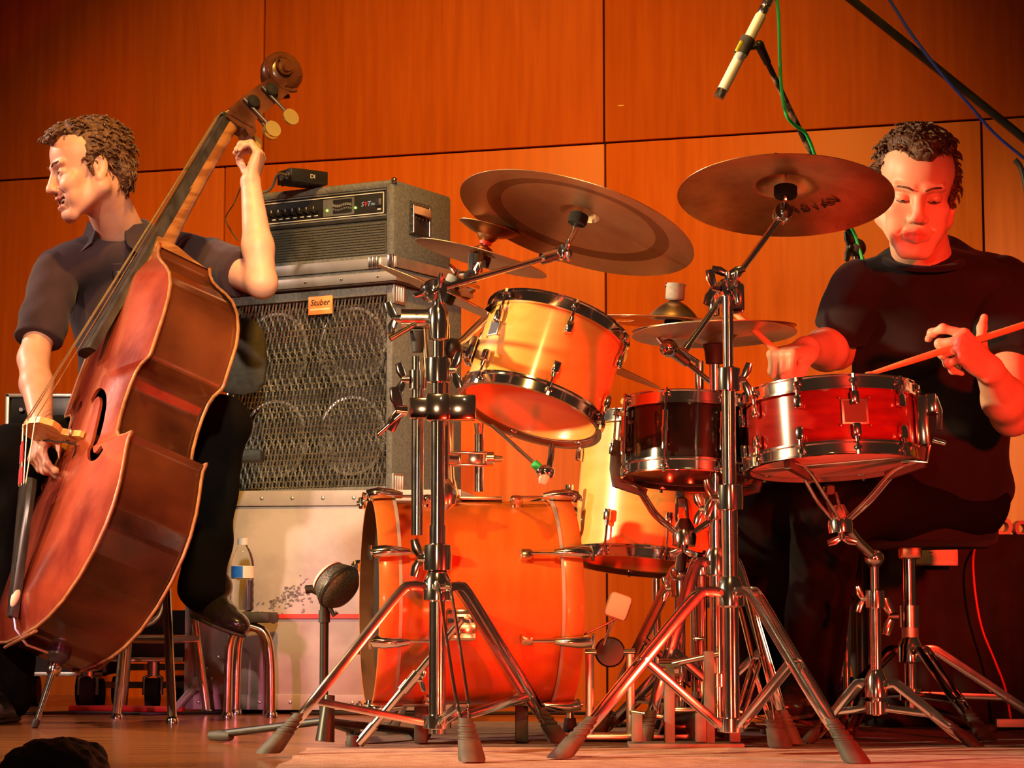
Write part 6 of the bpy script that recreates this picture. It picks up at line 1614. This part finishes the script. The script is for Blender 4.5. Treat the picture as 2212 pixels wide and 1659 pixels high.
def lip2(c):
    l = (c - DC) @ DR / hs2
    return (((l[:, 0] / .024) ** 2 + ((l[:, 2] + .0715) / .0095) ** 2 < 1) & (l[:, 1] > .078)).astype(int)
pl2 = thing('person', (hp2[0], hp2[1], 0), 'drummer in black tee shirt looking down, sticks in both hands', 'person')
build_body(pl2, ds, [(dl, dh, .0026), (ral, rah, .0034), (lal, lah, .0034), (tl2_, th2_, .012)], M['skin2'], lip2)
eyes(pl2, DT, DR, hs2 * .985, (0, 1, -.5))
for sx in (-1, 1):
    MB().path([DT((sx * .012, .0990, .0200)), DT((sx * .026, .0965, .0260)), DT((sx * .042, .0870, .0265)), DT((sx * .052, .0765, .020))], [.0017, .0023, .0021, .0010], 8).build('eyebrow', M['hair2'], pl2)
    MB().path([DT((sx * .018, .0855, -.0020)), DT((sx * .025, .0880, -.0045)), DT((sx * .034, .0870, -.0050)), DT((sx * .044, .0805, -.0030))], [.0009, .0017, .0017, .0009], 6).build('eyelash', M['hair2'], pl2)
hq2 = hair_solid(DT, DR, hs2, 2)
v, f = biggest(*sdf_mesh(hq2, .0034, noise=wav(150, .0016, 23)))
tv, tf = hair_tufts(v, f, DC - np.array([0, 0, .03]), 760, .020, 25, fwd=(.1, .3, -.6), keep=((v - DC) @ DR[:, 1] < .030) | ((v - DC) @ DR[:, 2] > .10))
mesh_obj('hair', np.concatenate([v, tv]), f.tolist() + [tuple(i + len(v) for i in q) for q in tf], M['hair2'], pl2, 180, label='short brown hair')
hmR = qR + (fR - qR) * .72; hmL = qL + (fLd - qL) * .62
s2_ = [ell(ch2, (.190, .125, .215), None, .05), ell(be2, (.185, .135, .19), None, .06), ell(hp2 + [0, 0, .02], (.190, .15, .12), None, .06),
       cap(dn + [0, .012, -.045], qR + [0, 0, -.012], .072, .072, .05), cap(dn + [0, .012, -.045], qL + [0, 0, -.012], .072, .074, .05)]
nc2 = ell(dn + np.array([-.004, -.040, .028]), (.062, .062, .050), None, .01, '-')
parts = [sdf_mesh(s2_ + [nc2], .007, noise=wav(26, .0045, 31)),
         sdf_mesh([cap(qR + [0, 0, -.012], hmR + nz(fR - qR) * .05, .076, .068, .03), cut(hmR, nz(fR - qR))], .006, noise=wav(34, .0035, 32)),
         sdf_mesh([cap(qL + [0, 0, -.012], hmL + nz(fLd - qL) * .05, .078, .074, .03), cut(hmL, nz(fLd - qL))], .006, noise=wav(34, .0035, 33))]
v, f = join_vf(parts); tee = mesh_obj('tee_shirt', v, f.tolist(), M['tee'], pl2, 180, label='plain black tee shirt')
rg = [dn + np.array([-.002 + math.cos(a) * .080, -.020 + math.sin(a) * .072, -.006 + .030 * math.sin(a)]) for a in np.linspace(0, 2 * math.pi, 33)]
MB().path(rg, .0085, 8, flat=(1.3, .7)).build('neckband', M['tee'], tee)
tr = [ell(hp2 + [0, 0, -.02], (.175, .145, .10), None, .05)]
for h_, k_, a_ in ((h2R, k2R, an2R), (h2L, k2L, an2L)): tr += [cap(h_, k_, .100, .082, .04), cap(k_, a_, .080, .068, .03), ell(k_, (.082, .080, .080), None, .03)]
v, f = sdf_mesh(tr, .008, noise=wav(24, .0045, 34)); mesh_obj('trousers', v, f.tolist(), M['trousers'], pl2, 180)
shoe(pl2, np.array([an2R[0] + .01, an2R[1] + .02, .075]), np.array([an2R[0] - .12, an2R[1] - .20, .060]), (0, 0, 1))
shoe(pl2, np.array([an2L[0] + .02, an2L[1] + .06, .062]), np.array([an2L[0] - .09, an2L[1] - .18, .052]), (0, 0, 1))
# sticks
def stick(name, butt, tip, label):
    t = thing(name, butt, label, 'drumstick', 'drumsticks in the drummer\'s hands'); d = nz(tip - butt); L = np.linalg.norm(tip - butt)
    MB().lathe([(0, 0), (.005, .001), (.0074, .006), (.0076, L * .6), (.0070, L * .75), (.0042, L * .955)], butt, d, 18).build('shaft', M['stick'], t)
    MB().lathe([(.0042, L * .953), (.0058, L * .968), (.0060, L * .982), (.0040, L * .996), (0, L)], butt, d, 14).build('tip', M['stick'], t)
stick('drumstick', P(2240, 693, 4.84), P(1866, 812, 4.74), 'drumstick in the raised hand at right, its tip resting on the red snare')
stick('drumstick', P(1722, 800, 4.90), P(1540, 632, 5.02), 'drumstick in the lower hand, pointing up left across the hi-hat')
# throne
tx, ty = P(1965, 1300, 5.34)[0], 5.34
t = thing('drum_throne', (tx, ty, 0), 'drum throne with black round seat and chrome column under the drummer', 'stool')
Zt = lambda py: P(1965, py, ty)[2]
MB().lathe([(0, -.045), (.15, -.045), (.172, -.03), (.175, 0), (.165, .022), (.12, .030), (0, .030)], (tx + .03, ty, Zt(1142)), ZU, 40).build('seat', M['tee'], t)
MB().box((tx, ty - .02, Zt(1180)), (.024, .024, .030), None, .006).build('seat_clamp', M['brass_soft'], t)
MB().tube((tx, ty, Zt(1165)), (tx, ty, Zt(1320)), .0145, None, 16).build('inner_tube', M['chrome'], t)
MB().tube((tx, ty, Zt(1355)), (tx, ty, Zt(1308)), .023, None, 18).build('collar', M['chrome_soft'], t)
MB().tube((tx, ty, Zt(1400)), (tx, ty, Zt(1352)), .0195, None, 18).build('sleeve', M['alu'], t)
MB().tube((tx, ty, .06), (tx, ty, Zt(1390)), .0145, None, 16).build('lower_tube', M['chrome'], t)
wing_nut((tx - .03, ty - .01, Zt(1332)), (-1, -.1, 0), ZU, 'chrome', 1.4).build('wing_nut', M['chrome'], t)
tripod(t, (tx, ty), Zt(1405), .10, [np.array([tx + .36, ty + .02, 0]), np.array([tx - .20, ty + .24, 0]), np.array([tx + .12, ty - .27, 0])], .0155, .62, True, 'chrome', .9, 'rubber')
# ================================================================ microphones
def mic_boom(name, label): pass
t = thing('overhead_microphone', P(1610, 100, 5.3), 'silver pencil microphone in a grey clip above the drums', 'microphone')
m0, m1 = P(1552, 212, 5.28), P(1668, -14, 5.32); dm = nz(m1 - m0); Lm = np.linalg.norm(m1 - m0)
MB().lathe([(0, 0), (.0118, .0005), (.0126, .004), (.0126, .022)], m0, dm, 20).build('capsule', M['chrome_soft'], t)
MB().lathe([(.0128, .022), (.0128, Lm * .78), (.0105, Lm * .80)], m0, dm, 20).build('barrel', M['mic_silver'], t)
MB().lathe([(.0085, Lm * .80), (.0115, Lm * .815), (.0115, Lm * .86), (.009, Lm * .87), (.0115, Lm * .885), (.0115, Lm * .97), (.008, Lm)], m0, dm, 18).build('cable_plug', M['chrome_soft'], t)
mcx = P(1608, 100, 5.29)
MB().lathe([(.0130, -.022), (.0170, -.022), (.0170, .022), (.0130, .022)], mcx, dm, 18, False, (0, 0, 1)).build('clip_ring', M['rubber_grey'], t)
MB().box(P(1597, 100, 5.275), (.004, .004, .014), frame(dm)[:2] + (dm,), .001).build('yellow_mark', M['yellow'], t)
t2 = thing('microphone_stand', (P(1848, 1300, 5.6)[0], 5.62, 0), 'scuffed black boom stand reaching up over the drums to the pencil microphone', 'microphone stand')
k0 = P(1640, 98, 5.30); k1 = P(1850, 536, 5.62)
MB().path([mcx + np.array([.008, 0, -.002]), k0], .0085, 10).build('clip_neck', M['rubber_grey'], t2)
MB().ball(k0, .0125, None, 14, 10).build('swivel', M['black'], t2)
dk = nz(k1 - k0)
MB().tube(k0 + dk * .006, k0 + dk * .05, .011, .009, 12).build('swivel_socket', M['black'], t2)
MB().path([k0 + dk * .045, k0 + dk * .14, k1 + dk * .22], .0068, 12).build('boom', M['boom'], t2)
MB().ball(k1, .024, None, 16, 10).build('boom_clutch', M['black_matte'], t2); wing_nut(k1 + np.array([-.012, -.01, 0]), (-.7, -.7, 0), ZU, 'black_matte', 1.2).build('wing_nut', M['black_matte'], t2)
MB().tube((k1[0], k1[1], k1[2]), (k1[0], k1[1], .10), .010, None, 14).build('upright', M['black'], t2)
MB().tube((k1[0], k1[1], .75), (k1[0], k1[1], .08), .0135, None, 14).build('lower_tube', M['black'], t2)
MB().tube((k1[0], k1[1], .78), (k1[0], k1[1], .70), .019, None, 14).build('height_clutch', M['black_matte'], t2)
for an in (95, 215, 335):
    d = np.array([math.cos(math.radians(an)), math.sin(math.radians(an)), 0]); b0 = np.array([k1[0], k1[1], .11])
    lg = MB().path([b0 + d * .015, b0 * [1, 1, 0] + d * .30 + [0, 0, .014]], .009, 10).build('leg', M['black'], t2); MB().ball(b0 * [1, 1, 0] + d * .305 + [0, 0, .014], (.018, .018, .0135), None, 12, 8).build('rubber_foot', M['rubber'], lg)
gc = spline([m1, P(1676, -10, 5.33), P(1682, 40, 5.33), P(1684, 110, 5.33), P(1688, 190, 5.34), P(1698, 246, 5.35), P(1716, 270, 5.38), P(1738, 285, 5.405), P(1752, 312, 5.43), P(1764, 345, 5.455), P(1800, 425, 5.52), P(1838, 490, 5.58), P(1852, 524, 5.60), P(1868, 600, 5.60), P(1872, 800, 5.60)], 8)
o = MB().path(gc, .0042, 8).build('microphone_cable', M['green_cable'], None); tag(o, 'bright green microphone cable hanging along the boom', 'cable')
# second, nearer-wall boom at the top right with blue cable
q0, q1 = P(1800, -32, 6.35), P(2300, 370, 6.62)
t = thing('boom_stand', (q1[0], q1[1], 0), 'black boom stand slanting across the top right corner', 'microphone stand')
dq = nz(q1 - q0)
MB().path([q0, q1], .0128, 12).build('boom', M['black'], t)
MB().tube(q0 + dq * .86 * np.linalg.norm(q1 - q0), q0 + dq * .95 * np.linalg.norm(q1 - q0), .022, None, 14).build('boom_clutch', M['black_matte'], t)
MB().tube((q1[0], q1[1], q1[2]), (q1[0], q1[1], .06), .013, None, 14).build('upright', M['black'], t)
MB().lathe([(0, .02), (.11, .02), (.12, .008), (.12, .0005), (0, .0005)], (q1[0], q1[1], 0), ZU, 30).build('base', M['black'], t)
mb = MB(); mb.path(spline([P(2192, 345, 6.54), P(2205, 362, 6.54), P(2215, 400, 6.54), P(2222, 450, 6.54)], 4), [.008] * 13, 8); mb.build('hanging_clamp', M['black_matte'], t)
bcb = spline([P(1895, -40, 6.38), P(1925, 5, 6.39), P(1970, 75, 6.40), P(2035, 160, 6.43), P(2090, 222, 6.46), P(2150, 290, 6.50), P(2225, 352, 6.54)], 8)
o = MB().path(bcb, .0045, 8).build('microphone_cable', M['blue_cable'], None); tag(o, 'blue microphone cable draped over the top right boom', 'cable')
# bass drum microphone on its short stand
t = thing('bass_drum_microphone', P(725, 1265, 5.0), 'round black bass drum microphone on a short stand in front of the bass drum', 'microphone')
mcn = P(727, 1264, 5.0); ma = nz([.55, -.45, .32])
MB().lathe([(0, -.034), (.028, -.033), (.042, -.022), (.051, -.004), (.053, .006), (.050, .017), (.038, .030), (.018, .037), (0, .038)], mcn, nz([.62, -.35, -.55]), 30).build('mic_head', M['mic_mesh'], t, 60)
MB().lathe([(.0525, .001), (.0545, .004), (.0545, .009), (.0525, .012)], mcn, nz([.62, -.35, -.55]), 30).build('mic_band', M['black'], t)
MB().path([P(702, 1284, 5.0), P(675, 1272, 5.0), P(660, 1274, 5.0)], [.010, .009, .0095], 10).build('plug', M['black_matte'], t)
MB().lathe([(.040, -.032), (.042, -.026), (.030, -.026)], mcn, nz([.62, -.35, -.55]), 24, False).build('pale_edge', M['pink_paint'], t)
gx = P(697, 1590, 5.0); gx = np.array([gx[0], 5.02, 0])
MB().tube((gx[0], gx[1], .03), (gx[0], gx[1], P(697, 1305, 5.0)[2]), .0095, None, 14).build('stand_tube', M['black'], t)
MB().tube((gx[0], gx[1], P(697, 1345, 5.0)[2]), (gx[0], gx[1], P(697, 1318, 5.0)[2]), .0125, None, 14).build('stand_clutch', M['black_matte'], t)
MB().path([(gx[0], gx[1], P(697, 1308, 5.0)[2]), P(700, 1285, 5.01), P(715, 1275, 5.0)], .008, 10).build('swivel', M['black'], t)
MB().path([P(708, 1305, 5.0), P(722, 1330, 5.0), P(728, 1322, 5.0)], .005, 8).build('mic_mount', M['black'], t)
MB().tube((gx[0] + .004, gx[1] - .01, P(710, 1600, 5.0)[2] if False else .012), (gx[0] + .012, gx[1], .11), .021, .012, 14).build('stand_base', M['black'], t)
for ft in (G(458, 1592, .012), G(922, 1588, .012), np.array([gx[0] + .05, gx[1] + .30, .013])):
    a = np.array([gx[0], gx[1], .055]); lg = MB().path([a, ft + np.array([0, 0, .004])], .0085, 10).build('leg', M['black'], t)
    dd_ = nz(ft - a); MB().lathe([(0, -.004), (.0105, -.004), (.0125, .02), (.0128, .045), (.0105, .055), (0, .055)], ft + [0, 0, .003], -dd_ * [1, 1, .1], 14).build('rubber_end', M['rubber'], lg)
# ================================================================ covered table and things on it
t0 = P(1960, 1158, 5.80); zt2 = t0[2]; xa, xb = P(1880, 1158, 5.8)[0], 1.62
t = thing('covered_table', ((xa + xb) / 2, 6.05, 0), 'low table hidden under a black cloth at the far right', 'table')
MB().box(((xa + xb) / 2, 6.08, zt2 - .012), ((xb - xa) / 2, .26, .012), None, .004).build('table_top', M['black_matte'], t)
for sx in (xa + .04, xb - .04):
    for sy in (5.88, 6.28): MB().tube((sx, sy, .002), (sx, sy, zt2 - .024), .014, None, 10).build('leg', M['black'], t)
v, f = [], []; nx_, nz_ = 90, 14
per = [(xa - .012, 6.35)] + [(xa - .012, 6.35 - .54 * q / 12) for q in range(1, 13)] + [(xa - .012 + (xb - xa + .024) * q / 60, 5.805) for q in range(1, 61)] + [(xb + .012, 5.805 + .54 * q / 12) for q in range(1, 13)]
for r in range(nz_ + 1):
    u = r / nz_
    for q, (x, y) in enumerate(per):
        am = .022 * u; sg = math.sin(q * .85 + .6 * math.sin(q * .31)) + .5 * math.sin(q * .37)
        side = q <= 12 or q > 72
        v.append((x + (-(1 if q <= 12 else -1) * am * sg if side else 0) , y + (0 if side else -am * (sg + 1)), max(.006, zt2 + .003 - (zt2) * u)))
n_ = len(per)
for r in range(nz_):
    for q in range(n_ - 1): f.append((r * n_ + q, (r + 1) * n_ + q, (r + 1) * n_ + q + 1, r * n_ + q + 1))
o_ = len(v); v += [(xa - .012, 6.35, zt2 + .003), (xb + .012, 6.35, zt2 + .003)]
f.append(tuple(range(0, n_)) )
cl_ = mesh_obj('table_cloth', v, f, M['cloth_black'], None, 180); tag(cl_, 'black cloth hanging in folds over the low table', 'tablecloth')
md = cl_.modifiers.new('thick', 'SOLIDIFY'); md.thickness = .002; md.offset = 1
pa, pb = P(1977, 1152, 5.75), P(2068, 1222, 5.75)
ybase = 5.752
mb = MB(); nn = 12; rows = []
for q in range(nn + 1):
    u = q / nn; zz = P(2020, 1150 + 72 * u, ybase)[2]; rows.append([(pa[0] + (pb[0] - pa[0]) * s_, ybase - .012 * math.sin(u * 2.2) + .004 * math.cos(s_ * 5), zz) for s_ in np.linspace(0, 1, 9)])
vv = [p for r in rows for p in r]; mb.add(vv, [(r * 9 + c, r * 9 + c + 1, (r + 1) * 9 + c + 1, (r + 1) * 9 + c) for r in range(nn) for c in range(8)])
o = mb.build('paper_sheet', M['paper'], None, 180); tag(o, 'white printed sheet of paper hanging at the table edge behind the throne', 'paper'); md = o.modifiers.new('thick', 'SOLIDIFY'); md.thickness = .0006
for q in range(4):
    z = P(2020, 1186 + q * 8, ybase)[2]; ww = (.018, .028, .024, .014)[q]; MB().box(((pa[0] + pb[0]) / 2 + .008, ybase - .0135, z), (ww, .0003, .0012), None).build('printed_line', M['case_scuff'], o)
def roll_(px, py, Y, r, label, m):
    c = P(px, py, Y); mb = MB(); mb.lathe([(r * .55, -.012), (r, -.012), (r, .012), (r * .55, .012), (r * .55, -.012)], (c[0], c[1], zt2 + .004 + r), (.25, -1, 0), 28)
    tag(mb.build('tape_roll', m, None), label, 'tape')
roll_(2165, 1160, 5.95, .024, 'pale roll of tape standing on the covered table', M['white_plastic'])
roll_(2205, 1162, 5.98, .021, 'second roll of tape at the right frame edge on the covered table', M['pink_paint'])
c = P(2090, 1166, 5.9); tag(MB().box((c[0], 5.92, zt2 + .014), (.034, .05, .009), None, .004).build('small_box', M['red_tape'], None), 'small flat red box on the covered table', 'box')
mb = MB(); c = P(2118, 1165, 5.92); mb.ball((c[0], 5.90, zt2 + .018), (.016, .016, .013), None, 14, 10); tag(mb.build('glass_bead', M['chrome'], None), 'small shiny knob lying on the covered table', 'knob')
cb = spline([P(2108, 1172, 5.82) , P(2102, 1215, 5.74), P(2108, 1290, 5.72), P(2122, 1360, 5.72), P(2150, 1430, 5.71), P(2172, 1490, 5.68), P(2185, 1530, 5.66) * [1, 1, 0] + [0, 0, .012]], 8)
tag(MB().path(cb, .0030, 8).build('hanging_cable', M['red_tape'], None), 'thin reddish cable hanging down the front of the black cloth', 'cable')
# bottle on the floor beyond the stands, white strip, cables
b0 = G(1815, 1535); b0 = np.array([P(1815, 1500, 5.62)[0], 5.62, 0])
t = thing('water_bottle', b0, 'half hidden water bottle standing on the floor beside the drummer\'s leg', 'bottle')
MB().lathe([(.0, .006), (.024, .005), (.030, .010), (.0325, .016), (.031, .04), (.0325, .06), (.031, .08), (.0325, .10), (.0325, .135), (.031, .145), (.026, .165), (.018, .180), (.0125, .188), (.0125, .194)], b0, ZU, 30).build('bottle_body', M['plastic_clear'], t)
MB().lathe([(.0330, .098), (.0330, .132)], b0, ZU, 24).build('label_band', M['label_blue'], t); MB().lathe([(.015, .19), (.015, .207), (0, .208)], b0, ZU, 20).build('bottle_cap', M['white_plastic'], t)
c = G(2070, 1540, .02); tag(MB().box((c[0], 5.85 - .25, .024), (.040, .012, .010), None, .003).build('adapter_strip', M['white_plastic'], None), 'white plastic strip lying on the floor under the throne', 'strip')
for pts, lab, r in (([G(1380, 1600, .01) * [1, 1, 0] + [0, 1.0, .012], (.25, 5.75, .012), (.45, 5.9, .012), (.7, 5.8, .012), (.95, 5.95, .012), (1.2, 5.85, .012)], 'black cable snaking over the carpet mat behind the pedals', .005),
                    ([(-.62, 6.55, .006), (-.45, 6.62, .006), (-.2, 6.55, .006), (.0, 6.6, .006), (.3, 6.5, .009)], 'black cable lying along the foot of the flight case', .0055),
                    ([(1.05, 5.72, .012), (1.18, 5.62, .012), (1.3, 5.7, .012), (1.42, 5.6, .012)], 'black cable coiled on the floor by the covered table', .006),
                    ([(-1.5, 6.5, .006), (-1.25, 6.62, .006), (-1.0, 6.56, .006), (-.8, 6.68, .006)], 'black cable on the floor between stool and dolly', .005)):
    tag(MB().path(spline(pts, 8), r, 8).build('floor_cable', M['black_cable'], None), lab, 'cable')
# ---------------------------------------------------------------- repeats of one kind share a group
_names = {'person': 'people at the concert', 'cymbal': 'cymbals of the drum kit', 'cymbal stand': 'cymbal stands of the drum kit', 'drum': 'drums of the kit', 'drum stand': 'snare stands of the drum kit',
          'cable': 'cables on the stage', 'microphone': 'microphones on the stage', 'microphone stand': 'microphone stands on the stage', 'stool': 'stools on the stage', 'bottle': 'water bottles on the stage',
          'case': 'road cases on the stage', 'holder': 'clamped holders of the drum kit', 'pedal': 'foot pedals of the drum kit', 'rug': 'rugs under the drum kit', 'tape': 'rolls of tape on the table', 'box': 'small boxes'}
_top = [o for o in COL.objects if o.parent is None and o.get('category')]
for _c in set(o['category'] for o in _top):
    _same = [o for o in _top if o['category'] == _c]
    if len(_same) > 1:
        for o in _same:
            if not o.get('group') and _c in _names: o['group'] = _names[_c]
bpy.context.view_layer.update()
